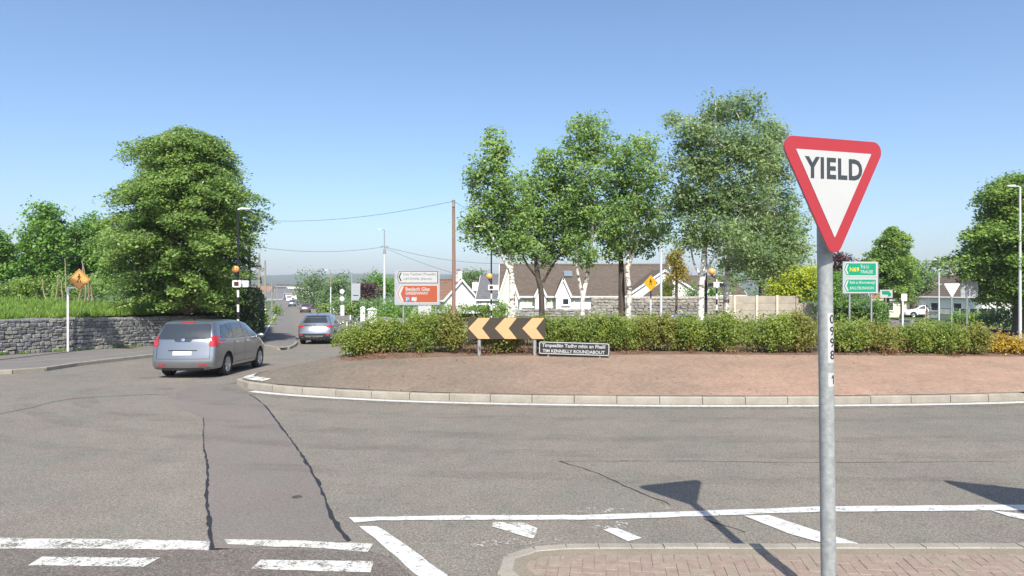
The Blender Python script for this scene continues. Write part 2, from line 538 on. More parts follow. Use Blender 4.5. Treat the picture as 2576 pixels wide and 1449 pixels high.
sealL = wobble([xy(535, 1384), xy(530, 1340), xy(520, 1250), xy(522, 1180), xy(512, 1110), xy(513, 1050)], .009, .11)
sealR = wobble([xy(880, 1362), xy(840, 1310), xy(800, 1215), xy(755, 1140), xy(715, 1085), xy(665, 1020), xy(625, 990)], .010, .11)
patch_poly = [tuple(p) for p in sealL] + [xy(440, 1020), xy(445, 985), xy(505, 968), xy(590, 966)] + [tuple(p) for p in reversed(sealR)]
sheet('resurfaced_strip', patch_poly, .004, m_patch, parent=road)
ribbon_obj('crack_sealant', sealL, lambda t: .042 * (1 - .70 * t) * random.uniform(.5, 1.5), .008, m_seal, road)
ribbon_obj('crack_sealant', sealR, lambda t: .042 * (1 - .45 * t) * random.uniform(.4, 1.6), .008, m_seal, road)
ribbon_obj('crack', wobble([xy(1405, 1160), xy(1500, 1190), xy(1600, 1235), xy(1695, 1273)], .015, .12), lambda t: .022 * random.uniform(.5, 1.4), .004, m_crack, road)
ribbon_obj('crack', wobble([xy(1410, 1161), xy(1700, 1160), xy(2060, 1164), xy(2580, 1160)], .008, .15), lambda t: .012 * random.uniform(.4, 1.3), .004, m_crack, road)
ribbon_obj('crack', wobble([xy(1770, 1306), xy(1820, 1322), xy(1885, 1342)], .012, .1), lambda t: .02 * random.uniform(.4, 1.4), .004, m_crack, road)
ribbon_obj('crack', wobble([xy(-60, 1052), xy(60, 1030), xy(180, 1003), xy(330, 995), xy(400, 992)], .02, .2), lambda t: .02 + .05 * max(0, t - .72), .004, m_crack, road)  # crack line; its widened end paints a small shadow smear on the road
cv = MB()
c0 = gp(747, 1251)
cv.lathe([(0, .005), (.055, .005), (.062, .001)], 20, (c0.x, c0.y, h(c0.y) + .004))
cv.build('surface_box_lid', mat('rusty_lid', (.10, .085, .06), .7, .2, 30), road)

def stain_mat(name, col, op, scale, stretch=(1, 1, 1)):
    m = mat(name, col, .85, .1, 5)
    nt = m.node_tree
    b, out = nt.nodes['Principled BSDF'], nt.nodes['Material Output']
    pos = nt.nodes.new('ShaderNodeNewGeometry').outputs['Position']
    mp = nt.nodes.new('ShaderNodeMapping'); mp.inputs['Scale'].default_value = stretch
    nt.links.new(pos, mp.inputs[0])
    nz = nt.nodes.new('ShaderNodeTexNoise'); nz.inputs['Scale'].default_value = scale; nz.inputs['Detail'].default_value = 6; nz.inputs['Roughness'].default_value = .7
    nt.links.new(mp.outputs[0], nz.inputs['Vector'])
    rg = nt.nodes.new('ShaderNodeMapRange'); rg.inputs[1].default_value = .42; rg.inputs[2].default_value = .66; rg.inputs[4].default_value = op
    nt.links.new(nz.outputs['Fac'], rg.inputs[0])
    tr = nt.nodes.new('ShaderNodeBsdfTransparent'); mx = nt.nodes.new('ShaderNodeMixShader')
    nt.links.new(rg.outputs[0], mx.inputs[0]); nt.links.new(tr.outputs[0], mx.inputs[1]); nt.links.new(b.outputs[0], mx.inputs[2])
    nt.links.new(mx.outputs[0], out.inputs[0])
    return m
m_rub = stain_mat('tyre_rubber', (.05, .047, .045), .13, 1.6, (.5, 1.6, 1))
m_dust = stain_mat('kerb_grit', (.30, .25, .17), .65, 3.5)
def lane(off, wid, m, nm, dz=.0062, jit=.05):
    q = [p for p in offset_ring(smooth_line(isl, 8, True), -off) if p.y < 19.5 and -7 - off < p.x < 20]
    q.sort(key=lambda p: p.x)
    ribbon_obj(nm, [p + Vector((0, random.uniform(-jit, jit))) for p in q], wid, dz, m, road)
TRACKS = [(1.7, .45), (3.35, .5), (4.4, .4), (5.7, .35)]

# painted lines
def pline(name, pix, m, jag=.0, step=.15, dz=.009):
    P = [Vector(xy(*p)) for p in pix]
    if jag:
        out = []
        for a, b in zip(P, P[1:] + P[:1]):
            n = max(1, int((b - a).length / step))
            for k in range(n):
                q = a + (b - a) * k / n
                out.append(q + Vector((random.uniform(-jag, jag), random.uniform(-jag, jag))))
        P = out
    return sheet(name, [tuple(p) for p in P], dz, m, parent=road)
pline('give_way_line', [(-300, 1353), (0, 1355), (300, 1359), (527, 1363), (527, 1386), (250, 1383), (0, 1382), (-300, 1380)], m_paint_worn, .012)
pline('give_way_line', [(563, 1359), (760, 1362), (940, 1370), (922, 1391), (780, 1380), (572, 1372)], m_paint_worn, .010)
pline('give_way_dash', [(106, 1403), (402, 1405), (362, 1428), (73, 1424)], m_paint_worn, .008)
pline('give_way_dash', [(655, 1410), (942, 1414), (930, 1442), (632, 1433)], m_paint_worn, .008)
pline('splitter_line', [(878, 1303), (1200, 1298), (1490, 1297), (1750, 1287), (2060, 1276), (2600, 1271), (2900, 1271), (2900, 1285), (2600, 1285), (2060, 1289), (1760, 1300), (1640, 1305), (1490, 1309), (960, 1311), (890, 1317)], m_paint, .009)
pline('splitter_line', [(903, 1326), (948, 1325), (1000, 1360), (1060, 1402), (1122, 1447), (1136, 1462), (1072, 1466), (1040, 1440), (960, 1372)], m_paint, .011)
pline('hatching_bar', [(1240, 1315), (1318, 1316), (1353, 1331), (1341, 1358), (1238, 1326)], m_paint_worn, .006)
pline('hatching_bar', [(1518, 1334), (1545, 1327), (1616, 1356), (1580, 1364)], m_paint, .006)
pline('hatching_bar', [(1872, 1299), (1932, 1297), (2040, 1332), (2165, 1371), (2075, 1369), (1985, 1345)], m_paint, .008)
pline('hatching_bar', [(2490, 1285), (2700, 1310), (2700, 1335), (2535, 1300)], m_paint, .006)
pline('paint_remnant', [(1430, 1280), (1690, 1270), (1700, 1284), (1450, 1294)], m_paint_faint, .01)
pline('paint_remnant', [(1470, 1312), (1570, 1310), (1590, 1330), (1490, 1330)], m_paint_faint, .01)
pline('paint_remnant', [(1060, 1370), (1400, 1352), (1410, 1368), (1100, 1392)], m_paint_faint, .01)

# ------------------------------------------------------------------ central island
isl = [(11.4, 14.85), (8, 14.45), (4.4, 14.33), (1, 14.48), (-2.07, 14.88), (-4.2, 15.45), (-5.7, 16.05), (-6.75, 16.75), (-7.15, 17.35), (-7.1, 18.4), (-6.7, 20.5), (-6.0, 24), (-4.4, 28),
       (-1, 32.5), (4, 35.5), (10, 36.6), (16, 35.5), (21.5, 32), (24, 27), (23.5, 22), (20.5, 18.4), (16, 15.9)]
ring = smooth_line(isl, 8, True)
cen = Vector((8.2, 25.5))
NR = len(ring)
def offset_ring(R0, d):
    out = []
    n = len(R0)
    for i in range(n):
        t = (R0[(i + 1) % n] - R0[i - 1]).normalized()
        nrm = Vector((t.y, -t.x))
        if nrm.dot(cen - R0[i]) < 0: nrm = -nrm
        out.append(R0[i] + nrm * d)
    return out
KH = .155
def island_z(d):
    return KH + .136 * min(d, 4.15) + .03 * max(0, min(d - 4.15, 3))
m_apron = mat('apron_paving', (.405, .262, .187), .9, 0, .5, (.345, .238, .168), .35, 60, spec=.2,
              speck=[(38, .30, .46, .62, 1.04), (9, .3, .7, .84, 1.10), (1.3, .3, .7, .90, 1.07), (80, .35, .7, .8, 1.18)])
# trafficked end of the apron has gone grey-brown with dirt; the rest keeps its brick red
nt = m_apron.node_tree
bs = nt.nodes['Principled BSDF']
src = bs.inputs['Base Color'].links[0].from_socket
g_ = nt.nodes.new('ShaderNodeNewGeometry')
sx = nt.nodes.new('ShaderNodeSeparateXYZ')
nt.links.new(g_.outputs['Position'], sx.inputs[0])
n_ = nt.nodes.new('ShaderNodeTexNoise'); n_.inputs['Scale'].default_value = .35; n_.inputs['Detail'].default_value = 4
nt.links.new(g_.outputs['Position'], n_.inputs['Vector'])
ma = nt.nodes.new('ShaderNodeMath'); ma.operation = 'MULTIPLY_ADD'; ma.inputs[1].default_value = 7
nt.links.new(n_.outputs['Fac'], ma.inputs[0]); nt.links.new(sx.outputs[0], ma.inputs[2])
mr = nt.nodes.new('ShaderNodeMapRange')
mr.inputs[1].default_value = -2.5; mr.inputs[2].default_value = 10.0; mr.inputs[3].default_value = 1.0; mr.inputs[4].default_value = 0
nt.links.new(ma.outputs[0], mr.inputs[0])
mx = nt.nodes.new('ShaderNodeMix'); mx.data_type = 'RGBA'
mx2 = nt.nodes.new('ShaderNodeMix'); mx2.data_type = 'RGBA'; mx2.blend_type = 'MULTIPLY'; mx2.inputs[0].default_value = 1
nt.links.new(src, mx2.inputs[6]); mx2.inputs[7].default_value = (.52, .66, .72, 1)
nt.links.new(mr.outputs[0], mx.inputs[0]); nt.links.new(src, mx.inputs[6]); nt.links.new(mx2.outputs[2], mx.inputs[7])
nt.links.new(mx.outputs[2], bs.inputs['Base Color'])

def inside(p, poly):
    c = False
    j = len(poly) - 1
    for i in range(len(poly)):
        a, d = poly[i], poly[j]
        if (a[1] > p[1]) != (d[1] > p[1]) and p[0] < (d[0] - a[0]) * (p[1] - a[1]) / (d[1] - a[1]) + a[0]: c = not c
        j = i
    return c
from mathutils.geometry import delaunay_2d_cdt
ring_xy = np.array([(p.x, p.y) for p in ring])
def edge_d(x, y):
    dx = ring_xy[:, 0] - x
    dx = np.where(dx < 0, dx * 1.95, dx * 1.2)
    return float(np.sqrt(dx ** 2 + (ring_xy[:, 1] - y) ** 2).min())
def bed_z(x, y):
    return max(h(y), -.35) + island_z(edge_d(x, y))
bed_line = smooth_line([(-4.72, 18.55), (-3.6, 18.42), (-1, 18.5), (2, 18.42), (5, 18.46), (8, 18.44), (11, 18.62), (14.2, 18.9), (17, 19.8), (19, 22), (19.6, 25), (18, 29), (14, 31.5), (8, 32), (2, 30.5), (-1.5, 27.5), (-3.9, 23.5), (-4.9, 20.2)], 5, True)
outer = offset_ring(ring, .15)
pts2 = [p.copy() for p in outer] + [p.copy() for p in bed_line]
nO, nB = len(outer), len(bed_line)
edges2 = [(i, (i + 1) % nO) for i in range(nO)] + [(nO + i, nO + (i + 1) % nB) for i in range(nB)]
oxy = [(p.x, p.y) for p in outer]; bxy = [(p.x, p.y) for p in bed_line]
for gx in np.arange(-7, 24.5, .55):
    for gy in np.arange(14.6, 37, .55):
        if inside((gx, gy), oxy): pts2.append(Vector((gx + random.uniform(-.05, .05), gy + random.uniform(-.05, .05))))
V2, E2, F2, *_ = delaunay_2d_cdt(pts2, edges2, [], 0, 1e-4)
fa, fb = [], []
for f in F2:
    c = sum((V2[i] for i in f), Vector((0, 0))) / len(f)
    if not inside((c.x, c.y), oxy): continue
    (fb if inside((c.x, c.y), bxy) else fa).append(tuple(f))
def submesh(name, fs, mm, lift):
    used = sorted({i for f in fs for i in f})
    ix = {i: k for k, i in enumerate(used)}
    b = MB()
    b.add([(V2[i].x, V2[i].y, bed_z(V2[i].x, V2[i].y) + lift) for i in used], [tuple(ix[i] for i in f) for f in fs])
    return b.build(name, mm, kind='structure', smooth=True)
apron = submesh('roundabout_apron', fa, m_apron, -.012)
submesh('planting_bed', fb, m_soil, -.012)

# kerbstones round the island, each a block of its own
kerb_root = thing('roundabout_kerb', 'ring of pale concrete kerbstones edging the roundabout island', 'kerb')
kerb_root['kind'] = 'structure'
def kerb_blocks(line, closed, wid, hgt, step, m, parent, name='kerbstone', gap=.012, skip=None, base=None, under=.05):
    pts = resample(line + ([line[0]] if closed else []), step)
    k = 0
    for a, c in zip(pts, pts[1:]):
        if skip and skip(a): continue
        d = (c - a)
        n = Vector((-d.y, d.x)).normalized()
        u = d.normalized()
        a2, c2 = a + u * gap / 2, c - u * gap / 2
        za, zc = (h(a.y), h(c.y)) if base is None else (base, base)
        bv = .018
        b = MB()
        prof = [(-wid / 2, -under), (wid / 2, -under), (wid / 2, hgt - bv), (wid / 2 - bv, hgt), (-wid / 2 + bv, hgt), (-wid / 2, hgt - bv)]
        jit = random.uniform(-.004, .004)
        vs = [(a2.x + n.x * o, a2.y + n.y * o, za + z + jit) for o, z in prof] + [(c2.x + n.x * o, c2.y + n.y * o, zc + z + jit) for o, z in prof]
        b.add(vs, [tuple(range(5, -1, -1)), tuple(range(6, 12))] + [(i, (i + 1) % 6, (i + 1) % 6 + 6, i + 6) for i in range(6)])
        o = b.build(name, m, parent)
        k += 1
    return k
kring = offset_ring(ring, .075)
kerb_blocks(kring, True, .17, KH, .915, m_conc, kerb_root, skip=lambda a: a.y > 21.5 or a.x > 16)
# far side of the ring, out of sight behind the planting, as one run
b = MB()
far = [p for p in kring if p.y > 21 or p.x > 15.5]
for a, c in zip(kring, kring[1:]):
    if a.y > 20.6 or a.x > 15:
        b.box(((a.x + c.x) / 2, (a.y + c.y) / 2, h(a.y) + .04), ((c - a).length + .002, .12, .15), math.atan2(c.y - a.y, c.x - a.x))
b.build('kerb_run', m_conc, kerb_root)
for off_, w_ in TRACKS: lane(off_, w_, m_rub, 'tyre_track')
lane(.42, .35, m_dust, 'kerb_grit', .0066)
# white line round the island and whitewashed nose of the kerb
lr = [p for p in offset_ring(ring, -.24)]
front = [p for p in lr if p.y < 17.2]
front.sort(key=lambda p: p.x)
ribbon_obj('edge_line', [p for p in front if -6.3 < p.x < 16], .20, .009, m_paint, road)
nose = [p for p in offset_ring(ring, .30) if p.x < -6.0 and p.y < 20.5]
nose.sort(key=lambda p: p.y)
b = MB()
Lp, Rp = ribbon(nose, .26)
n = len(nose)
b.add([(p.x, p.y, bed_z(p.x, p.y) + .002) for p in Lp] + [(p.x, p.y, bed_z(p.x, p.y) + .002) for p in Rp], [(i, i + 1, n + i + 1, n + i) for i in range(n - 1)])
b.build('nose_paint', m_paint_worn, apron)

# ------------------------------------------------------------------ splitter island with clay pavers
tip = [(.62, 6.165), (.30, 6.13), (.06, 6.02), (-.06, 5.82), (-.03, 5.56), (.20, 5.20), (.75, 4.60), (1.6, 3.7), (3.0, 2.2), (5.0, .2)]
top_edge = [(14, 6.22), (10, 6.20), (6, 6.18), (3, 6.17), (1.4, 6.17)]
island_line = [Vector(p) for p in top_edge] + smooth_line(tip, 6)
si = thing('splitter_island', 'kerbed traffic island paved with rose clay pavers under the yield sign', 'traffic island')
si['kind'] = 'structure'
kerb_blocks(island_line, False, .135, .12, .30, m_conc, si, gap=.006)
inner = [p + Vector((.0, 0)) for p in island_line]
b = MB()
b.slab([(p.x, p.y) for p in inner] + [(14, .2)], -.05, .106)
b.build('bedding', m_haunch, si)
b = MB()          # mortar haunch between kerb and pavers
Lp, Rp = ribbon([p for p in island_line], .13 * 2 + .13)
n = len(Lp)
inn = Lp if (Lp[5] - Vector((5, 4))).length < (Rp[5] - Vector((5, 4))).length else Rp
Lq, Rq = ribbon(island_line, .124)
inq = Lq if (Lq[5] - Vector((5, 4))).length < (Rq[5] - Vector((5, 4))).length else Rq
b.add([(p.x, p.y, .108) for p in inn] + [(p.x, p.y, .112) for p in inq], [(i, i + 1, n + i + 1, n + i) for i in range(n - 1)])
b.build('haunch', m_haunch, si)
poly_in = [(p.x, p.y) for p in inn] + [(14, .2)]
pav_mesh = []
for m in m_paver:
    b = MB()
    e = .003
    x, y = .0988, .0488
    b.add([(-x, -y, -.04), (x, -y, -.04), (x, y, -.04), (-x, y, -.04), (-x, -y, -e), (x, -y, -e), (x, y, -e), (-x, y, -e),
           (-x + e, -y + e, 0), (x - e, -y + e, 0), (x - e, y - e, 0), (-x + e, y - e, 0)],
          [(0, 1, 5, 4), (1, 2, 6, 5), (2, 3, 7, 6), (3, 0, 4, 7), (4, 5, 9, 8), (5, 6, 10, 9), (6, 7, 11, 10), (7, 4, 8, 11), (8, 9, 10, 11)])
    pav_mesh.append(b.mesh('paver', m))
cells = []
cut_pl = []
ang = R(-8)
ca, sa = math.cos(ang), math.sin(ang)
for i in range(-80, 160):
    for j in range(-60, 60):
        # herringbone lattice
        for vert in (0, 1):
            if (i - j) % 4 != (3 if vert else 0): continue
            u, v = (.1 * (i + .5), .1 * (j + 1)) if vert else (.1 * (i + 1), .1 * (j + .5))
            cx, cy = 2 + u * ca - v * sa, 5.6 + u * sa + v * ca
            ok = all(inside((cx + dx, cy + dy), poly_in) for dx in (-.06, .06) for dy in (-.06, .06))
            if ok and cx < 9 and cy > 2: cells.append((cy < 5.36, abs(cx - 2.5) + 3 * abs(cy - 5.7), cx, cy, ang + (math.pi / 2 if vert else 0)))
            elif 4.9 < cy and cx < 9 and any(inside((cx + dx, cy + dy), poly_in) for dx in (-.09, 0, .09) for dy in (-.09, 0, .09)):
                a_ = ang + (math.pi / 2 if vert else 0)
                M2 = Matrix.Rotation(a_, 2)
                pl = [Vector((cx, cy)) + M2 @ Vector(q_) for q_ in ((-.098, -.048), (.098, -.048), (.098, .048), (-.098, .048))]
                for k_ in range(len(inn) - 1):
                    e0, e1 = inn[k_], inn[k_ + 1]
                    if (e0 + e1).length and ((e0 + e1) / 2 - Vector((cx, cy))).length > .5 + (e1 - e0).length / 2: continue
                    nn_ = Vector((-(e1 - e0).y, (e1 - e0).x)).normalized()
                    if nn_.dot(Vector((5, 4)) - e0) < 0: nn_ = -nn_
                    res = []
                    for i_, p_ in enumerate(pl):
                        q_ = pl[(i_ + 1) % len(pl)]
                        da, db = nn_.dot(p_ - e0), nn_.dot(q_ - e0)
                        if da >= 0: res.append(p_)
                        if (da >= 0) != (db >= 0): res.append(p_ + (q_ - p_) * (da / (da - db)))
                    pl = res
                    if len(pl) < 3: break
                if len(pl) >= 3 and abs(sum(pl[i_ - 1].x * pl[i_].y - pl[i_].x * pl[i_ - 1].y for i_ in range(len(pl)))) / 2 > .0012: cut_pl.append(pl)
cells.sort()
rest = MB()
for k, (_, _, cx, cy, a) in enumerate(cells):
    if k < 300:
        o = link('paver', random.choice(pav_mesh), si)
        o.location = (cx, cy, .112 + random.uniform(-.003, .003))
        o.rotation_euler = (random.uniform(-.012, .012), random.uniform(-.012, .012), a)
    elif cy > 3.2:
        rest.box((cx, cy, .095), (.196, .096, .034), a)
rest.build('paver_field', m_paver[0], si, kind='stuff')
for pl in cut_pl:
    if sum(p.y for p in pl) / len(pl) < 5.3: continue
    b = MB(); b.slab([(p.x, p.y) for p in pl], .07, .112 + random.uniform(-.003, .003))
    b.build('paver', random.choice(m_paver), si)

# ------------------------------------------------------------------ footpath, wall side
wall_a, wall_b = Vector((-18.9, 22.9)), Vector((-11.95, 30.95))
wb = [xy(0, 893, .12), xy(170, 884, .12), xy(420, 867, .12)]
wl_dir = (Vector(wb[2]) - Vector(wb[0])).normalized()
wall_a = Vector(wb[0]) - wl_dir * 9.0
def wall_s(px):
    k = (px - CX) / F
    return (k * wall_a.y - wall_a.x) / (wl_dir.x - k * wl_dir.y)
wall_b = wall_a + wl_dir * wall_s(598)
fp_poly = [tuple(p) for p in kl_s[6:]] + [(LK(420) - 3.9, 420), (LK(130) - 3.9, 130), (LK(60) - 3.7, 60), (LK(44) - 3.2, 44), (-13.6, 36), (wall_b.x, wall_b.y), (wall_a.x, wall_a.y)]
wa_far = wall_a - wl_dir * 1.5
fp_poly += [(wa_far.x, wa_far.y)]
fp = sheet('footpath', fp_poly, .115, m_path, kind='structure')
k2 = [p for p in kl_s if p.y > 16]
kerb2 = thing('footpath_kerb', 'long low concrete kerb edging the footpath below the dark stone wall', 'kerb')
kerb2['kind'] = 'structure'
near_line = [p for p in k2 if p.y < 46]
kerb_blocks(resample(near_line, .3), False, .15, .13, .9, m_conc, kerb2)
lft = [(-19.2, 20.6), xy(0, 914, .12), xy(230, 897, .12), xy(400, 880, .12), xy(520, 868, .12)]
ribbon_obj('path_edging', smooth_line([Vector(p) for p in lft], 5), .07, .121, m_conc_pale, fp)
gl = [(LK(y) - 2.1, y) for y in (39, 44, 50, 60, 80, 110)]
ribbon_obj('path_line', [Vector(p) for p in gl], .12, .121, m_paint, fp)
ribbon_obj('path_line', [Vector(xy(612, 863, .12)), Vector(xy(640, 856, .12)), Vector(xy(690, 848, .12))], .10, .121, m_paint, fp)

# right-hand side of the town road: footpath behind kerb
sheet('far_footpath', [(LK(44) + 6.6, 44), (LK(130) + 6.4, 130), (LK(300) + 6.4, 300), (LK(300) + 8.8, 300), (LK(130) + 8.8, 130), (LK(60) + 8.9, 60), (3, 47), (30, 47), (24, 44.3), (17, 40.8), (5, 41.3), (-3, 39.9)], .11, m_path, kind='structure')
b = MB()
kk = [(LK(300) + 6.35, 300), (LK(130) + 6.35, 130), (LK(60) + 6.35, 60), (LK(43) + 7.2, 43), (-3, 39.7), (5, 41.15), (17, 40.65), (24, 44.1)]
for p, q in zip(kk, kk[1:]):
    p, q = Vector(p), Vector(q)
    for i in range(12):
        a, c = p + (q - p) * i / 12, p + (q - p) * (i + 1) / 12
        b.box(((a.x + c.x) / 2, (a.y + c.y) / 2, h((a.y + c.y) / 2) + .05), ((c - a).length, .14, .15), math.atan2(c.y - a.y, c.x - a.x))
b.build('far_kerb', m_conc, kind='structure')

# grass field behind the dark wall, raised above the path
fld = MB()
n_w = Vector((-wl_dir.y, wl_dir.x))
def fld_z(d): return 1.18 + .62 * min(1, d / 14)
vs, rows = [], [0.25, 3, 7, 14, 40, 120]
FE = wall_s(598) - .1
al = [.05, 4, 8, 12, FE]
for d in rows:
    for s_ in al:
        p = wall_a + wl_dir * s_ + n_w * d
        vs.append((p.x, p.y, fld_z(d)))
fld.add(vs, [(j * len(al) + i, j * len(al) + i + 1, (j + 1) * len(al) + i + 1, (j + 1) * len(al) + i) for j in range(len(rows) - 1) for i in range(len(al) - 1)])
b0 = len(fld.v)
e0 = wall_a + wl_dir * FE
fld.add([(e0 + n_w * d).to_tuple() + (fld_z(d),) for d in rows] + [(e0 + n_w * d).to_tuple() + (-1.2,) for d in rows], [(i, i + 1, i + 1 + len(rows), i + len(rows)) for i in range(len(rows) - 1)])
fld.build('field', m_grass, kind='structure')

# splitter island and grass on the other exits
b = MB()
b.slab([(LK(35.6) + 3.1, 35.6), (LK(36) + 3.9, 36), (LK(46) + 3.6, 46), (LK(46) + 3.2, 46)], h(40) - .4, h(40) + .2)
b.build('crossing_island', m_conc, kind='structure')
sheet('verge', [(33.2, 29), (60, 20), (90, 60), (70, 130), (62, 128), (40.6, 60), (34.2, 36)], .06, m_grass, kind='structure')
sheet('exit_footpath', [(31.5, 30.5), (33.6, 29.6), (35.6, 36), (41.6, 60), (39.9, 60), (33.6, 36.5)], .10, m_path, kind='structure')
# ------------------------------------------------------------------ foliage builders
def leaf_mesh(name, P, size, m, up=.55, out_from=None, fold=.0, aspect=.62):
    """one rhombic blade per point of P"""
    P = np.asarray(P, dtype=np.float64)
    n = len(P)
    nr = RNG.normal(size=(n, 3))
    nr[:, 2] += up * 1.5
    nr -= np.asarray(SUN_TRAVEL) * 1.1
    if out_from is not None:
        o = P - np.asarray(out_from)
        o /= (np.linalg.norm(o, axis=1, keepdims=True) + 1e-6)
        nr += o * .9
    nr /= np.linalg.norm(nr, axis=1, keepdims=True)
    t = RNG.normal(size=(n, 3))
    t -= nr * (t * nr).sum(1, keepdims=True)
    t /= (np.linalg.norm(t, axis=1, keepdims=True) + 1e-9)
    bt = np.cross(nr, t)
    s = (size * RNG.uniform(.6, 1.3, size=(n, 1))) * .5
    V = np.empty((n, 4, 3))
    V[:, 0] = P - t * s
    V[:, 1] = P + bt * s * aspect - t * s * .1 + nr * s * .18
    V[:, 2] = P + t * s
    V[:, 3] = P - bt * s * aspect - t * s * .1 + nr * s * .18
    me = bpy.data.meshes.new(name)
    me.vertices.add(n * 4)
    me.vertices.foreach_set('co', V.reshape(-1).astype(np.float32))
    me.loops.add(n * 4)
    me.loops.foreach_set('vertex_index', np.arange(n * 4, dtype=np.int32))
    me.polygons.add(n)
    me.polygons.foreach_set('loop_start', np.arange(0, n * 4, 4, dtype=np.int32))
    me.materials.append(m)
    me.update(calc_edges=True)
    return me

def clumps(blobs, ncl, nleaf, cr, squash=.75, ragged=.16, outer=.42):
    """leaf positions in clusters spread through a list of ellipsoids (centre, (rx, ry, rz))"""
    out, cc = [], []
    wts = np.array([b[1][0] * b[1][2] + b[1][1] * b[1][2] * .3 for b in blobs])
    wts = wts / wts.sum()
    for (c, r), w in zip(blobs, wts):
        k = max(3, int(ncl * w))
        d = RNG.normal(size=(k, 3))
        d /= np.linalg.norm(d, axis=1, keepdims=True)
        rad = RNG.uniform(0, 1, size=(k, 1)) ** outer * (1 + ragged * RNG.normal(size=(k, 1)))
        ctr = np.asarray(c) + d * rad * np.asarray(r)
        cc.append(ctr)
        nn = RNG.integers(int(nleaf * .5), int(nleaf * 1.5) + 1, size=k)
        for q, m_ in zip(ctr, nn):
            s = cr * RNG.uniform(.6, 1.35)
            p = RNG.normal(size=(m_, 3)) * s * .62
            p[:, 2] *= squash
            p[:, 2] -= np.abs(p[:, 0]) * .15
            out.append(q + p)
    return np.concatenate(out), np.concatenate(cc)

def limb(b, a, c, r0, r1, sag=.12, n=5, seg=6):
    a, c = Vector(a), Vector(c)
    pts, L = [], (c - a).length
    off = Vector((random.uniform(-1, 1), random.uniform(-1, 1), random.uniform(-.2, .4))) * L * sag
    for i in range(seg + 1):
        t = i / seg
        pts.append(a + (c - a) * t + off * math.sin(math.pi * t) + Vector((random.uniform(-1, 1), random.uniform(-1, 1), 0)) * L * .012)
    b.tube(pts, [r0 + (r1 - r0) * (i / seg) for i in range(seg + 1)], n)
    return pts

def px_blobs(lst, Y, depth=1.0, jit=.5):
    out = []
    for (px, py, rx, ry) in lst:
        dY = random.uniform(-jit, jit)
        c = at(px, py, Y + dY)
        sx_, sz_ = rx / F * (Y + dY), ry / F * (Y + dY)
        out.append((c, (sx_, sx_ * depth, sz_)))
    return out

def tree(name, label, cat, base, stems, blobs, lm, bm_, ncl, nleaf, cr, lsize, group=None, squash=.75, twig_n=60, outer=.42, ragged=.16, up=.5, limb_r=(.05, .015)):
    """stems: list of (list of points, list of radii); limbs run from stem ends to every blob"""
    t = thing(name, label, cat, base, 0, group)
    org = Vector(base)
    tb = MB()
    tips = []
    for pts, rad in stems:
        q = smooth_line([Vector(p) - org for p in pts], 4)
        rr = [float(x) for x in np.interp(np.linspace(0, len(rad) - 1, len(q)), range(len(rad)), rad)]
        tb.tube(q, rr, 9)
        tips += [(p, r) for p, r in zip(q, rr)][len(q) // 2:]
    tk = tb.build('trunk', bm_, t, smooth=True)
    lb = MB()
    P, cc = clumps([(Vector(c) - org, r) for c, r in blobs], ncl, nleaf, cr, squash, ragged, outer)
    nodes = []
    for c, r in blobs:
        c = Vector(c) - org
        p0, r0 = min(tips, key=lambda q: (q[0] - c).length + .8 * max(0, q[0].z - c.z))
        nodes += limb(lb, p0, c, min(r0 * .7, limb_r[0] * 1.6), limb_r[1] * 1.4, .08)[2:]
    idx = RNG.choice(len(cc), size=min(twig_n, len(cc)), replace=False)
    for i in idx:
        c = Vector(cc[i])
        p0 = min(nodes, key=lambda q: (q - c).length)
        if (p0 - c).length < 3.5: limb(lb, p0, c, limb_r[1] * 1.3, .006, .1, 4, 3)
    lb.build('limbs', bm_, t, smooth=True, kind='stuff')
    link('crown', leaf_mesh('crown', P, lsize, lm, up), t)
    return t

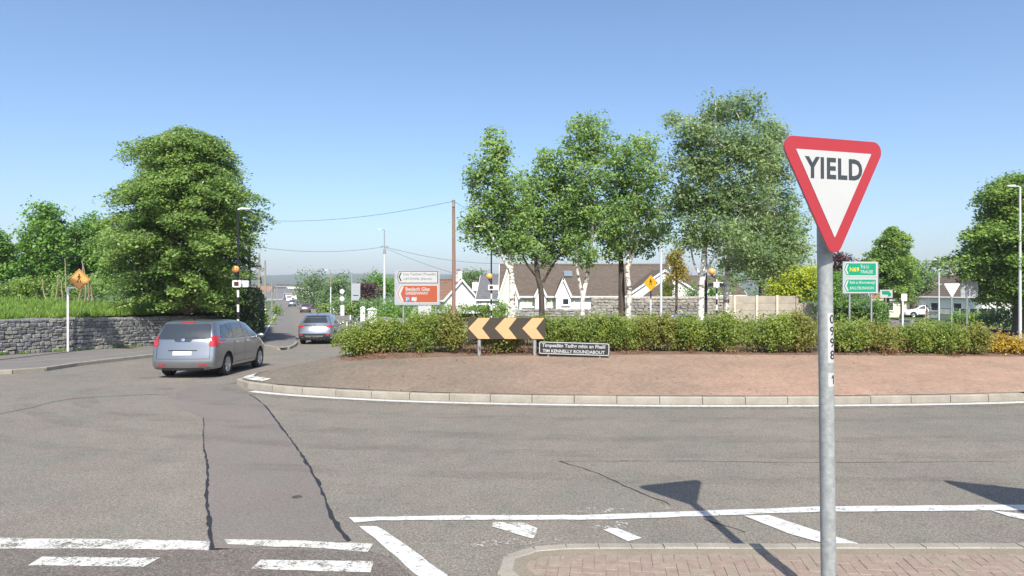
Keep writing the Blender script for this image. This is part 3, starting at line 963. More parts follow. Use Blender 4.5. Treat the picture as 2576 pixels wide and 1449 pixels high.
def layered_tree(name, label, cat, base, Y, prof, lm, bm_, nspray, nleaf, lsize, flat=.16, droop=.28, group=None, trunk_r=.3, spray=(.5, 1.0), skew=1.0):
    """crown of level sprays: prof = [(py, left px, right px)] from the top down, at depth Y"""
    t = thing(name, label, cat, base, 0, group)
    org = Vector(base)
    zs = [at(0, p[0], Y).z for p in prof]
    xl = [at(p[1], 0, Y).x for p in prof]
    xr = [at(p[2], 0, Y).x for p in prof]
    ztop, zbot = zs[0], zs[-1]
    def ext(z):
        zz = [-q for q in zs]
        return float(np.interp(-z, zz, xl)), float(np.interp(-z, zz, xr))
    top = Vector((.5 * (xl[0] + xr[0]), Y, ztop))
    tb = MB()
    ctr = lambda z: base[0] + (top.x - base[0]) * max(0, (z - base[2]) / (ztop - base[2]))
    tpts = [Vector((ctr(z), Y + random.uniform(-.1, .1), z)) - org for z in np.linspace(base[2] - .2, ztop - .3, 9)]
    tb.tube(tpts, [trunk_r * (1 - i / 9.0) ** .8 + .02 for i in range(9)], 9)
    tb.build('trunk', bm_, t, smooth=True)
    lb = MB()
    out = []
    bulge = [(random.uniform(0, 6.28), random.uniform(.05, .97), random.uniform(.14, .34), random.choice((-1, 1))) for _ in range(22)]
    for k in range(nspray):
        f = (k + random.random()) / nspray
        f = f ** .92
        z = zbot + (ztop - zbot) * f
        az = k * 2.39996 + random.uniform(-.25, .25)
        l, r = ext(z)
        mid, half = .5 * (l + r), .5 * (r - l)
        ln = half * random.uniform(.80, 1.08) - .2 * spray[0]
        for (a0, f0, am, sg) in bulge:
            ln *= 1 + sg * am * math.exp(-((math.cos(az - a0) - 1) ** 2) * 6 - ((f - f0) / .065) ** 2)
        ln *= 1 + .16 * max(0, min(1, (f - .72) / .15))
        if random.random() < .12: ln *= random.uniform(.5, .8)
        root = Vector((ctr(z - ln * .22), Y, max(z - ln * .22, zbot - .3)))
        ca_, sa_ = math.cos(az), math.sin(az)
        tip = Vector((mid + ca_ * ln, Y + sa_ * ln * .92, z + random.uniform(-.1, .15)))
        midp = root.lerp(tip, .55) + Vector((0, 0, .16 * ln + .1))
        curve = smooth_line([root, midp, tip], 6)
        lb.tube([p - org for p in curve], [max(.008, (.06 * (1 - f) + .02) * (1 - i / len(curve))) for i in range(len(curve))], 5)
        ns_ = max(2, int(ln / .62 + 1))
        for q_ in range(ns_):
            u = .34 + .66 * (q_ + random.uniform(.2, .9)) / ns_
            u = min(u, 1.0)
            c = curve[min(len(curve) - 1, int(u * (len(curve) - 1)))]
            sr = random.uniform(*spray) * (1.05 - .45 * u) * min(1, .45 + .25 * half)
            side = random.uniform(-.5, .5) * sr * (1.4 - u)
            n = int(nleaf * sr * sr * random.uniform(.75, 1.25)) + 12
            a = RNG.uniform(0, 2 * math.pi, n)
            q = RNG.uniform(0, 1, n) ** .55
            dx, dy = np.cos(a) * q * sr * 1.25, np.sin(a) * q * sr * .85 + side
            X = c.x + dx * ca_ - dy * sa_
            Yy = c.y + dx * sa_ + dy * ca_
            Z = c.z - droop * (dx + sr * .3) * .8 - .22 * q * q * sr + RNG.normal(size=n) * flat * sr
            out.append(np.stack([X, Yy, Z], 1) - np.asarray(org))
    lb.build('limbs', bm_, t, smooth=True, kind='stuff')
    link('crown', leaf_mesh('crown', np.concatenate(out), lsize, lm, .8), t)
    return t

def bush(name, label, cat, base, rx, ry, hh, lm, ncl, nleaf, lsize, group=None, cr=.12, stems=True, sprigs=.2, low=.1):
    t = thing(name, label, cat, base, 0, group)
    bl = [(Vector((0, 0, hh * .5)), (rx, ry, hh * .5))]
    for k in range(3):
        a = random.uniform(0, 6.28)
        bl.append((Vector((math.cos(a) * rx * .5, math.sin(a) * ry * .5, hh * random.uniform(.5, .75))), (rx * .5, ry * .5, hh * .36)))
    P, cc = clumps(bl, ncl, nleaf, cr, 1.1, .14, .36)
    P = P[P[:, 2] > low]
    link('foliage', leaf_mesh('foliage', P, lsize, lm, .35), t)
    if stems:
        b = MB()
        for i in range(12):
            c = Vector(cc[RNG.integers(len(cc))])
            if c.z < .3 * hh: continue
            limb(b, (random.uniform(-.12, .12), random.uniform(-.12, .12), -.05), c, .014, .005, .1, 4, 3)
        b.build('stem', m_bark, t)
    return t

def hedge(name, label, pts, wid, z0, hh, lm, density, lsize, cat='hedge', cr=.16, jag=.12):
    """a clipped or rough hedge along a polyline of (x, y)"""
    p0 = pts[0]
    t = thing(name, label, cat, (p0[0], p0[1], z0(p0[1]) if callable(z0) else z0))
    org = np.array([p0[0], p0[1], 0.0])
    line = [Vector(p) for p in pts]
    out = []
    for a, c in zip(line, line[1:]):
        L = (c - a).length
        n = int(L * density)
        s = RNG.uniform(0, 1, n)
        face = RNG.uniform(0, 1, n)
        w = np.where(face < .6, RNG.choice([-1, 1], n) * (wid / 2), RNG.uniform(-wid / 2, wid / 2, n))
        z = np.where(face < .6, RNG.uniform(0, hh, n), hh)
        w = w + RNG.normal(size=n) * jag
        z = z + RNG.normal(size=n) * jag
        d = (c - a) / L
        nx, ny = -d.y, d.x
        X = a.x + (c.x - a.x) * s + nx * w
        Yy = a.y + (c.y - a.y) * s + ny * w
        zb = np.array([(z0(v) if callable(z0) else z0) for v in Yy])
        ctr = np.stack([X, Yy, zb + z], 1) - org
        k = 9
        P = np.repeat(ctr, k, 0) + RNG.normal(size=(n * k, 3)) * cr * .6
        out.append(P)
    for e in (line[0], line[-1]):
        n = int(wid * hh * density * .8)
        ctr = np.stack([e.x + RNG.uniform(-wid / 2, wid / 2, n) - org[0], e.y + RNG.normal(size=n) * jag - org[1], (z0(e.y) if callable(z0) else z0) + RNG.uniform(0, hh, n)], 1)
        out.append(np.repeat(ctr, 9, 0) + RNG.normal(size=(n * 9, 3)) * cr * .6)
    P = np.concatenate(out)
    zz = z0(p0[1]) if callable(z0) else z0
    P[:, 2] -= zz
    link('foliage', leaf_mesh('foliage', P, lsize, lm, .3), t)
    b = MB()
    for a, c in zip(line, line[1:]):
        q = (a + c) / 2
        ang_ = math.atan2(c.y - a.y, c.x - a.x)
        zq = (z0(q.y) if callable(z0) else z0) - zz
        b.box((q.x - p0[0], q.y - p0[1], zq + hh * .42), ((c - a).length * .96 - .3, wid * .5, hh * .78), ang_)
    b.build('stem', mat('hedge_core_%s' % len(bpy.data.materials), (.03, .035, .015), 1, .3, 3), t)
    return t

# ------------------------------------------------------------------ walls of separate stones
def stone_variants(mats, n=8):
    out = []
    for k in range(n):
        bm = bmesh.new()
        bmesh.ops.create_cube(bm, size=1)
        bmesh.ops.bevel(bm, geom=bm.edges[:], offset=.16, segments=1, affect='EDGES')
        for v in bm.verts:
            v.co += Vector((random.uniform(-.09, .09), random.uniform(-.09, .09), random.uniform(-.09, .09)))
        me = bpy.data.meshes.new('stone')
        bm.to_mesh(me); bm.free()
        me.materials.append(mats[k % len(mats)])
        out.append(me)
    return out
def stone_wall(root, p0, p1, z0f, hh, thick, variants, sl, sh, face_n, limit, proud=.05, mort=None, vis=None):
    """courses of rubble on the face that looks along face_n; the wall's root sits at the origin of p0"""
    p0, p1 = Vector(p0), Vector(p1)
    L = (p1 - p0).length
    d = (p1 - p0) / L
    n = Vector(face_n)
    ang_ = math.atan2(d.y, d.x)
    org = root.location
    # core
    b = MB()
    segs = 6
    for i in range(segs):
        q = p0 + d * L * (i + .5) / segs - n * (thick / 2)
        b.box((q.x - org.x, q.y - org.y, z0f(q.y) + hh / 2 - org.z - .1), (L / segs + .004, thick - .02, hh + .16), ang_)
    b.build('core', mort, root)
    stones = []
    z = 0.0
    while z < hh - sh * .35:
        rh = min(random.uniform(sh * .7, sh * 1.35), hh - z + .02)
        s = -random.uniform(0, sl)
        while s < L:
            w = random.uniform(sl * .5, sl * 1.5)
            hh2 = rh * random.uniform(.82, 1.12)
            if random.random() < .16 and w > sl * .8:      # two thin ones on top of each other
                stones.append((s + w / 2, z + rh * .25, w, rh * .5))
                stones.append((s + w / 2, z + rh * .75, w * .95, rh * .48))
            else: stones.append((s + w / 2, z + rh / 2, w, hh2))
            s += w
        z += rh
    stones = [q for q in stones if 0 <= q[0] <= L]
    stones.sort(key=lambda q: 0 if vis is None or vis[0] <= q[0] <= vis[1] else 1)
    extra = MB()
    for k, (s, zc, w, sh_) in enumerate(stones):
        q = p0 + d * s + n * random.uniform(-proud, proud * .4)
        loc = Vector((q.x - org.x, q.y - org.y, z0f(q.y) + zc - org.z))
        M = Matrix.Translation(loc) @ Matrix.Rotation(ang_ + random.uniform(-.05, .05), 4, 'Z') @ Matrix.Rotation(random.uniform(-.09, .09), 4, 'Y') @ Matrix.Diagonal((w * .97, .22, sh_ * .95, 1))
        me = random.choice(variants)
        if k < limit:
            o = link('stone', me, root)
            o.matrix_local = M
        else:
            extra.add([M @ v.co for v in me.vertices], [tuple(p.vertices) for p in me.polygons])
    if extra.v: extra.build('rubble', variants[0].materials[0], root, kind='stuff')

# the dark wall along the footpath
sv = stone_variants(m_stone, 8)
wz = lambda y: h(y) + .1
dw = thing('stone_wall', 'dark grey rubble stone wall along the footpath behind the orange pedestrian sign', 'wall', (wall_a.x, wall_a.y, 0))
nw_face = Vector((wl_dir.y, -wl_dir.x))
wl_len = (wall_b - wall_a).length
WALL_H = 1.38
stone_wall(dw, wall_a, wall_b, wz, WALL_H, .42, sv, .27, .15, nw_face, 300, .035, m_mortar, (8.7, 14.8))
b = MB()
for i in range(56):
    q = wall_a + wl_dir * wl_len * (i + .5) / 56
    b.box((q.x - wall_a.x - n_w.x * -.0 + n_w.x * .2, q.y - wall_a.y + n_w.y * .2, wz(q.y) + WALL_H + random.uniform(0, .05)), (wl_len / 56 * random.uniform(.85, 1), .44, .09), math.atan2(wl_dir.y, wl_dir.x) + random.uniform(-.04, .04))
b.build('coping', m_stone[1], dw)
# weeds at the foot of the wall
P = []
for i in range(260):
    s = random.uniform(0, wl_len)
    if math.sin(s * 2.3) + math.sin(s * 5.1 + 1) < random.uniform(-.6, 1.4): continue
    q = wall_a + wl_dir * s + nw_face * random.uniform(.06, .3)
    for k in range(14):
        P.append((q.x + random.gauss(0, .05), q.y + random.gauss(0, .05), h(q.y) + .12 + abs(random.gauss(0, .06))))
tag(link('weeds', leaf_mesh('weeds', P, .07, l_grass, .2)), 'small green weeds growing at the foot of the dark stone wall', 'weeds', kind='stuff')

# tall grass of the field above the wall
def grass_patch(name, pts, hgt, lm, label, wid=.03):
    P = np.asarray(pts)
    n = len(P)
    a = RNG.uniform(0, 6.28, n)
    hh_ = hgt * RNG.uniform(.4, 1.15, n)
    lean = RNG.normal(size=(n, 2)) * .3 * hh_[:, None]
    V = np.empty((n, 3, 3))
    w = wid * RNG.uniform(.7, 1.4, n)
    V[:, 0] = P + np.stack([np.cos(a) * w, np.sin(a) * w, 0 * a], 1)
    V[:, 1] = P - np.stack([np.cos(a) * w, np.sin(a) * w, 0 * a], 1)
    V[:, 2] = P + np.stack([lean[:, 0], lean[:, 1], hh_], 1)
    me = bpy.data.meshes.new(name)
    me.vertices.add(n * 3); me.vertices.foreach_set('co', V.reshape(-1).astype(np.float32))
    me.loops.add(n * 3); me.loops.foreach_set('vertex_index', np.arange(n * 3, dtype=np.int32))
    me.polygons.add(n); me.polygons.foreach_set('loop_start', np.arange(0, n * 3, 3, dtype=np.int32))
    me.materials.append(lm)
    me.update(calc_edges=True)
    return tag(link(name, me), label, 'grass', kind='stuff')
pts = []
for i in range(42000):
    d = .3 + 22 * random.random() ** 1.5
    s = random.uniform(2.5, FE - .2) - .75 * d * random.random()
    if s < .2: continue
    q = wall_a + wl_dir * s + n_w * d
    pts.append((q.x, q.y, fld_z(d) - .02))
grass_patch('grass', pts, .34, l_grass, 'tall bright green grass of the field above the dark stone wall', .035)

# ------------------------------------------------------------------ trees on the island
def isl_base(px, Y):
    x = (px - CX) / F * Y
    return (x, Y, bed_z(x, Y) - .05)
def stem_px(lst, Y, b=None):
    out = [at(px, py, Y + dy) for px, py, dy in lst]
    if b is not None: out = [Vector(b)] + out
    return out
GB = 'birches on the roundabout island'
Y = 23; bs_ = isl_base(1291, Y)
tree('birch_tree', 'white birch at the town road end of the row, slim crown with a lone top', 'tree', bs_,
     [(stem_px([(1289, 740, 0), (1285, 660, .05), (1278, 580, .1), (1262, 480, 0), (1250, 380, 0)], Y, bs_), [.115, .10, .085, .06, .04, .012]),
      (stem_px([(1287, 690, 0), (1255, 630, -.2), (1225, 575, -.3), (1195, 570, -.4)], Y), [.06, .045, .03, .012])],
     px_blobs([(1247, 385, 30, 55), (1205, 450, 34, 55), (1262, 465, 50, 60), (1290, 545, 66, 60), (1225, 540, 52, 48), (1190, 578, 36, 34), (1250, 605, 62, 36), (1305, 610, 50, 36), (1235, 345, 16, 22), (1262, 372, 18, 34)], Y, 1.0, .5),
     l_birch, m_birch, 600, 23, .21, .12, GB, limb_r=(.04, .012), twig_n=90)
Y = 25.5; bs_ = isl_base(1363, Y)
tree('birch_tree', 'second island birch with dark forked trunk beside a white stem, wide low crown', 'tree', bs_,
     [(stem_px([(1362, 740, 0), (1352, 690, 0), (1348, 620, .1), (1350, 520, .1), (1370, 420, 0)], Y, bs_), [.12, .11, .10, .075, .05, .015]),
      (stem_px([(1354, 700, 0), (1320, 655, -.2), (1312, 610, -.3)], Y), [.06, .04, .02]),
      (stem_px([(1366, 710, 0), (1395, 660, -.2), (1425, 620, -.3)], Y), [.06, .04, .02])],
     px_blobs([(1378, 410, 40, 42), (1338, 470, 55, 50), (1405, 470, 56, 56), (1365, 545, 78, 58), (1325, 610, 58, 42), (1412, 600, 66, 46), (1375, 640, 60, 26), (1440, 540, 40, 50)], Y, 1.0, .5),
     l_birch, m_bark, 640, 23, .22, .125, GB, limb_r=(.045, .013), twig_n=90)
Y = 24.5; bs_ = isl_base(1468, Y)
tree('birch_tree', 'third island birch whose pale trunk splits low into a V', 'tree', bs_,
     [(stem_px([(1466, 755, 0), (1478, 690, .1), (1488, 600, .1), (1492, 500, 0), (1478, 380, 0), (1470, 300, 0)], Y, bs_), [.10, .085, .075, .065, .05, .03, .01]),
      (stem_px([(1465, 745, 0), (1452, 680, -.2), (1450, 630, -.3)], Y), [.07, .05, .03])],
     px_blobs([(1470, 325, 46, 42), (1448, 385, 42, 48), (1508, 370, 46, 46), (1475, 445, 66, 56), (1456, 525, 62, 56), (1502, 555, 58, 48), (1452, 608, 42, 34), (1490, 650, 45, 26), (1515, 310, 14, 26)], Y, 1.0, .5),
     l_birch, m_birch, 580, 23, .21, .12, GB, limb_r=(.04, .012), twig_n=90)
Y = 26; bs_ = isl_base(1576, Y)
tree('birch_tree', 'fourth island birch with one dark and one white trunk standing together', 'tree', bs_,
     [(stem_px([(1583, 740, 0), (1578, 690, 0), (1583, 630, .1), (1600, 520, .1), (1612, 400, 0)], Y, bs_), [.11, .10, .09, .07, .05, .015]),
      (stem_px([(1582, 670, 0), (1600, 620, -.2), (1625, 560, -.3)], Y), [.06, .04, .02])],
     px_blobs([(1618, 372, 46, 40), (1566, 405, 66, 52), (1640, 432, 46, 52), (1600, 482, 82, 58), (1556, 545, 66, 52), (1642, 535, 58, 56), (1592, 608, 72, 42), (1535, 615, 36, 36), (1655, 590, 30, 30)], Y, 1.0, .5),
     l_birch, m_birch, 670, 23, .22, .125, GB, limb_r=(.045, .013), twig_n=90)
Yd = 26.6; bd = isl_base(1564, Yd)
tree('birch_tree', 'slim dark trunked tree close against the white trunk of the fourth birch', 'tree', bd,
     [(stem_px([(1564, 740, 0), (1563, 680, 0), (1560, 600, 0), (1550, 500, 0)], Yd, bd), [.14, .13, .11, .07, .02])],
     px_blobs([(1550, 470, 50, 50), (1570, 540, 55, 50), (1540, 580, 45, 42)], Yd, 1.0, .4), l_birch, m_bark, 180, 20, .2, .11, GB, limb_r=(.04, .012), twig_n=40)
Y = 22.5; bs_ = isl_base(1763, Y)
tree('birch_tree', 'tallest island birch, clean white trunk and broad high crown', 'tree', bs_,
     [(stem_px([(1763, 740, 0), (1768, 690, 0), (1775, 600, .1), (1790, 480, .1), (1800, 360, 0), (1800, 250, 0)], Y, bs_), [.115, .105, .10, .08, .06, .04, .012]),
      (stem_px([(1768, 695, 0), (1800, 640, -.3), (1835, 580, -.4), (1862, 535, -.3)], Y), [.05, .038, .022, .008]),
      (stem_px([(1766, 700, 0), (1745, 660, .2), (1735, 600, .3)], Y), [.05, .035, .015])],
     px_blobs([(1802, 280, 50, 50), (1868, 272, 46, 44), (1740, 330, 56, 46), (1820, 370, 100, 66), (1752, 425, 86, 66), (1895, 395, 62, 66), (1785, 505, 96, 64), (1868, 500, 76, 66), (1752, 592, 66, 50), (1822, 590, 64, 46), (1712, 505, 40, 50), (1690, 300, 22, 18)], Y, 1.0, .7),
     l_birch_b, m_birch, 1400, 23, .22, .108, GB, limb_r=(.045, .013), twig_n=130)
Y = 26; bs_ = isl_base(1829, Y)
tree('birch_tree', 'last island birch with flaking brown and white trunk nearest the yield sign', 'tree', bs_,
     [(stem_px([(1827, 745, 0), (1831, 690, 0), (1830, 620, .1), (1860, 520, .1), (1920, 400, 0)], Y, bs_), [.125, .115, .105, .08, .055, .015]),
      (stem_px([(1830, 650, 0), (1880, 560, -.3), (1950, 500, -.4)], Y), [.06, .045, .02])],
     px_blobs([(1928, 335, 38, 46), (1942, 430, 58, 76), (1968, 540, 56, 66), (1900, 560, 76, 66), (1985, 615, 46, 46), (1880, 640, 76, 46), (1958, 660, 56, 40), (1968, 350, 14, 30)], Y, 1.0, .7),
     l_birch_b, m_birch, 980, 23, .23, .115, GB, limb_r=(.045, .013), twig_n=100)

# ------------------------------------------------------------------ shrubs in the planting bed
GS = 'shrubs in the roundabout bed'
front = [  # px, width px, height px, tone, label
    (895, 95, 92, 0, 'leafy shrub at the town road end of the bed, beside the silver SUV lane'),
    (972, 100, 102, 0, 'shrub second from the town road end of the bed, below the tourist sign'),
    (1062, 105, 108, 0, 'shrub under the brown greenway sign'),
    (1150, 95, 112, 1, 'shrub just before the pointed end of the chevron board'),
    (1262, 95, 92, 1, 'dark shrub behind the chevron board'),
    (1390, 90, 108, 0, 'shrub behind the chevron board, above the start of the nameplate'),
    (1470, 100, 114, 0, 'bright shrub standing behind the roundabout nameplate'),
    (1562, 100, 112, 0, 'shrub beside the far end of the roundabout nameplate'),
    (1650, 95, 110, 1, 'shrub at the foot of the grey lamp column, before the stone wall'),
    (1735, 95, 104, 0, 'shrub before the tall white birch trunk'),
    (1815, 95, 112, 0, 'shrub under the right hand beacon'),
    (1930, 115, 110, 0, 'wide shrub before the concrete panel fence'),
    (2015, 80, 104, 1, 'shrub against the yield sign pole, fence side'),
    (2120, 100, 90, 0, 'shrub under the green direction sign'),
    (2205, 95, 84, 1, 'shrub before the grey roadside cabinet'),
    (2290, 95, 84, 0, 'shrub third from the golden end of the bed'),
    (2370, 95, 84, 0, 'shrub second from the golden end of the bed'),
    (2436, 78, 84, 1, 'last green shrub beside the golden ground cover'),
]
for px, wp, hp, tone, lab in front:
    Y = 19.35 + random.uniform(-.15, .3)
    x = (px - CX) / F * Y
    z = bed_z(x, Y)
    pxm = F / Y
    ztop = CAM + (CY - (892 - hp)) / pxm
    bush('shrub', lab, 'shrub', (x, Y, z - .03), wp * .58 / pxm, .62, max(.5, (ztop - z) * random.uniform(.80, .98)), [l_shrub, l_shrub_r][tone], 300, 28, .066, GS, cr=.13, low=.03)
back = [(1010, 'back row shrub below the white roadside notice'), (1110, 'back row shrub at the foot of the brown timber pole'), (1215, 'back row shrub below the central beacon'), (1320, 'back row shrub by the dark trunked birch'),
        (1425, 'back row shrub by the V trunked birch'), (1515, 'back row shrub before the bungalow window'), (1605, 'back row shrub under the two trunk birch'), (1700, 'back row shrub below the stone wall, by the white trunk'),
        (1780, 'back row shrub at the base of the tallest birch'), (1870, 'back row shrub by the flaking birch trunk'), (1985, 'back row shrub hiding the end of the concrete fence'), (2160, 'back row shrub between the green sign posts'),
        (2330, 'back row shrub below the far white triangle sign')]
for px, lab in back:
    Y = 21.6 + random.uniform(-.2, .5)
    x = (px - CX) / F * Y
    z = bed_z(x, Y)
    ztop = CAM + (CY - (789 + random.uniform(-8, 10) + (14 if px > 2000 else 0))) / F * Y
    bush('shrub', lab, 'shrub', (x, Y, z - .03), .74, .7, (ztop - z) * random.uniform(.82, .97), l_shrub, 90, 22, .085, GS, cr=.16, low=.2)
# dry rusty undergrowth and bare stems along the front of the bed
P = []
for i in range(230):
    px = random.uniform(862, 2440)
    if math.sin(px * .021) + math.sin(px * .047 + 2) < random.uniform(-1.2, 1.6): continue
    Y = 18.55 + random.uniform(0, .45)
    x = (px - CX) / F * Y
    for k in range(16):
        P.append((x + random.gauss(0, .12), Y + random.gauss(0, .1), bed_z(x, Y) + abs(random.gauss(0, .13))))
tag(link('undergrowth', leaf_mesh('undergrowth', P, .055, l_twig, .2)), 'rusty dry undergrowth along the front edge of the planting bed', 'undergrowth', kind='stuff')
for px, wd, hh_, lab in ((2500, .75, .55, 'golden yellow ground cover shrub at the end of the bed'), (2560, .8, .36, 'low golden shrub spreading out of the frame'), (2630, .8, .4, 'low golden shrub beyond the frame edge')):
    Y = 19.6
    x = (px - CX) / F * Y
    bush('golden_shrub', lab, 'shrub', (x, Y, bed_z(x, Y) - .03), wd, .6, hh_, l_yel, 90, 22, .07, 'golden shrubs', cr=.12, stems=False, low=.02)
P = []
for i in range(2600):                      # leaf litter scattered on the apron near the bed and by the kerb
    a = random.choice(ring)
    q = a + (cen - a).normalized() * (random.choice((.2, .3, 1.5, 2.6, 3.6, 3.9)) + random.uniform(-.1, .3))
    if q.y > 20 and q.x > -5: continue
    P.append((q.x + random.uniform(-.3, .3), q.y + random.uniform(-.1, .1), 0))
P = [(x, y, bed_z(x, y) + .012) for x, y, _ in P[:320]]
tag(link('fallen_leaves', leaf_mesh('fallen_leaves', P, .045, l_twig, 3)), 'small dead leaves lying on the brick red apron', 'leaves', kind='stuff')

# ------------------------------------------------------------------ trees beside the town road
Y = 34.5; bx = at(470, 700, Y); bs_ = (bx.x, Y, fld_z(6))
layered_tree('beech_tree', 'big dark green tree with level sprays standing behind the dark stone wall', 'tree', bs_, Y,
             [(332, 425, 500), (350, 400, 550), (386, 335, 590), (415, 335, 600), (448, 305, 628), (490, 308, 640), (520, 292, 652), (560, 278, 648), (625, 270, 655), (680, 268, 630), (730, 275, 622), (775, 290, 612)],
             l_beech, m_bark, 380, 165, .155, .20, .36, None, .34, (.55, 1.0))
Y = 50
b1 = (at(105, 700, Y).x, Y, 1.7)
tree('tree', 'leafy green tree standing tall among the trees behind the field', 'tree', b1, [([b1, at(105, 640, Y), at(105, 560, Y)], [.22, .16, .05])],
     px_blobs([(108, 560, 46, 46), (78, 630, 34, 60), (130, 620, 40, 60), (100, 690, 60, 55), (110, 530, 28, 22), (60, 700, 40, 50), (140, 700, 40, 50)], Y), l_lime, m_bark_p, 620, 26, .42, .24, 'trees behind the field')
Y = 54
b1 = (at(205, 700, Y).x, Y, 1.7)
tree('tree', 'lower rounded tree between the tall field tree and the big dark tree', 'tree', b1, [([b1, at(205, 640, Y), at(205, 590, Y)], [.22, .16, .05])],
     px_blobs([(190, 588, 40, 34), (240, 580, 46, 36), (215, 640, 66, 55), (170, 690, 50, 55), (270, 650, 50, 60), (230, 710, 60, 45)], Y), l_lime, m_bark, 620, 26, .45, .25, 'trees behind the field')
Y = 46
b1 = (at(-5, 700, Y).x, Y, 1.7)
tree('tree', 'tree cut by the picture edge behind the field', 'tree', b1, [([b1, at(-5, 640, Y), at(-5, 600, Y)], [.2, .14, .05])],
     px_blobs([(-20, 610, 44, 38), (10, 650, 30, 55), (-30, 690, 60, 50), (15, 710, 40, 40)], Y), l_lime, m_bark, 420, 26, .4, .22, 'trees behind the field')
for px, py, rx, lab in ((25, 718, 50, 'olive bush under the trees beside the picture edge'), (85, 712, 52, 'olive bush below the tall field tree'), (250, 720, 55, 'bush beside the foot of the big dark tree'), (165, 715, 40, 'bush behind the pale bare stems')):
    Y = 42
    q = at(px, py, Y)
    bush('bush', lab, 'bush', (q.x, Y, 1.6), rx / F * Y, 1.0, 1.5, l_beech if px != 85 else l_hedgel, 90, 22, .15, 'bushes behind the field', .28, False)
for k, (px, top) in enumerate(((118, 700), (138, 690), (158, 705), (172, 650), (196, 660), (212, 655), (222, 700), (232, 715))):
    Y = 40.5
    q = at(px, top, Y)
    b = MB()
    limb(b, (0, 0, 0), (random.uniform(-.3, .3), 0, q.z - 1.6), .05, .025, .05, 6)
    o = b.build('pale_stem', m_bark_p)
    o.location = (q.x, Y, 1.6)
    tag(o, ['pale bare stem furthest along toward the picture edge', 'pale stem below the tall field tree', 'short pale stem just before the orange sign pole', 'tall pale stem rising beside the orange diamond', 'pale stem directly behind the orange diamond', 'pale stem just past the orange diamond', 'low pale stem between the diamond and the big dark tree', 'last pale stem, nearest the big dark tree'][k], 'tree stem', 'pale bare stems at the back of the field')

hedge('clipped_hedge', 'tall dark clipped hedge beside the greenway path, past the wall end', [(-14.25, 35.2), (-16.9, 42.5), (-21.3, 54.5)], 1.3, lambda y: h(y) + .05, 2.7, l_hedge, 300, .13)
for px, Yd, hh_, lab in ((672, 62, 1.3, 'yellow green shrub beside the path after the hedge'), (700, 95, 1.5, 'pale shrub further along the path')):
    q = gp(px, 800)
    x = (px - CX) / F * Yd
    bush('garden_shrub', lab, 'shrub', (x, Yd, h(Yd)), .8, .8, hh_, l_hedgel, 40, 20, .2, None, .3, False)

# trees and shrubs on the other side of the town road and behind the houses
GF = 'trees lining the town road'
far_trees = [
    (790, 150, [(790, 705, 34, 34), (765, 730, 26, 26), (815, 735, 32, 30), (790, 758, 44, 24)], l_far, 'highest round tree on the bend of the town road'),
    (850, 120, [(852, 715, 36, 26), (830, 742, 34, 28), (872, 745, 34, 30)], l_far, 'broad tree before the grey lamp post on the town road'),
    (950, 105, [(945, 712, 34, 24), (972, 722, 26, 22), (925, 728, 24, 20)], l_lime, 'round green tree behind the concrete lamp pole'),
    (1010, 130, [(1000, 722, 30, 18), (1030, 730, 30, 16)], l_far, 'tree partly hidden by the tourist direction sign'),
    (1200, 150, [(1185, 698, 22, 16), (1205, 702, 26, 18), (1165, 712, 22, 14)], l_far, 'small tree seen over the dark tiled house'),
    (735, 330, [(735, 760, 26, 10), (752, 750, 18, 14)], l_far, 'distant tree at the foot of the town road'),
]
for px, Y, bl, lm, lab in far_trees:
    bs_ = ((px - CX) / F * Y, Y, h(Y))
    tree('tree', lab, 'tree', bs_, [([bs_, (bs_[0], Y, h(Y) + 2), at(px, bl[0][1], Y)], [.3, .22, .06])], px_blobs(bl, Y, 1, 1.5), lm, m_bark, 150, 24, Y * .008, Y * .0033, GF, twig_n=10)
Y = 92
bs_ = ((925 - CX) / F * Y, Y, h(Y))
tree('plum_tree', 'dark purple leaved tree beside the concrete lamp pole', 'tree', bs_, [([bs_, at(925, 745, Y), at(925, 730, Y)], [.2, .15, .05])], px_blobs([(915, 727, 20, 16), (935, 735, 22, 20)], Y), l_plum, m_bark, 70, 22, .7, .3)
for px, Y, rx, hh_, lm, lab in ((897, 74, 1.0, 2.2, l_hedgel, 'pale conical garden shrub by the white gate pillars'), (975, 62, 2.2, 1.5, l_hedgel, 'clipped golden green mound over the low white wall'), (1000, 60, 2.4, 2.6, l_lime, 'tall loose shrub behind the clipped mound'),
                            (940, 72, 2.2, 2.6, l_far, 'dark shrub between the grey sign and the white pillars'), (868, 100, 2.5, 2.4, l_far, 'bushy shrub behind the two round signs'), (820, 118, 1.6, 1.6, l_hedgel, 'bright shrub over the far white wall')):
    x = (px - CX) / F * Y
    bush('garden_shrub', lab, 'shrub', (x, Y, h(Y)), rx, rx, hh_, lm, 80, 22, Y * .0032, None, rx * .2, False)
hedge('garden_hedge', 'bright green garden hedge in front of the white gabled houses', [at(1060, 780, 47).xy, at(1232, 780, 47).xy], 1.2, lambda y: h(y), 1.85, l_hedgel, 90, .13)
Y = 47; bsx = at(1252, 740, Y)
bush('garden_shrub', 'bright bush before the sage green gable of the bungalow', 'shrub', (bsx.x, Y + 3, h(Y)), .9, .9, 2.3, l_hedgel, 80, 22, .14, None, .25, False)

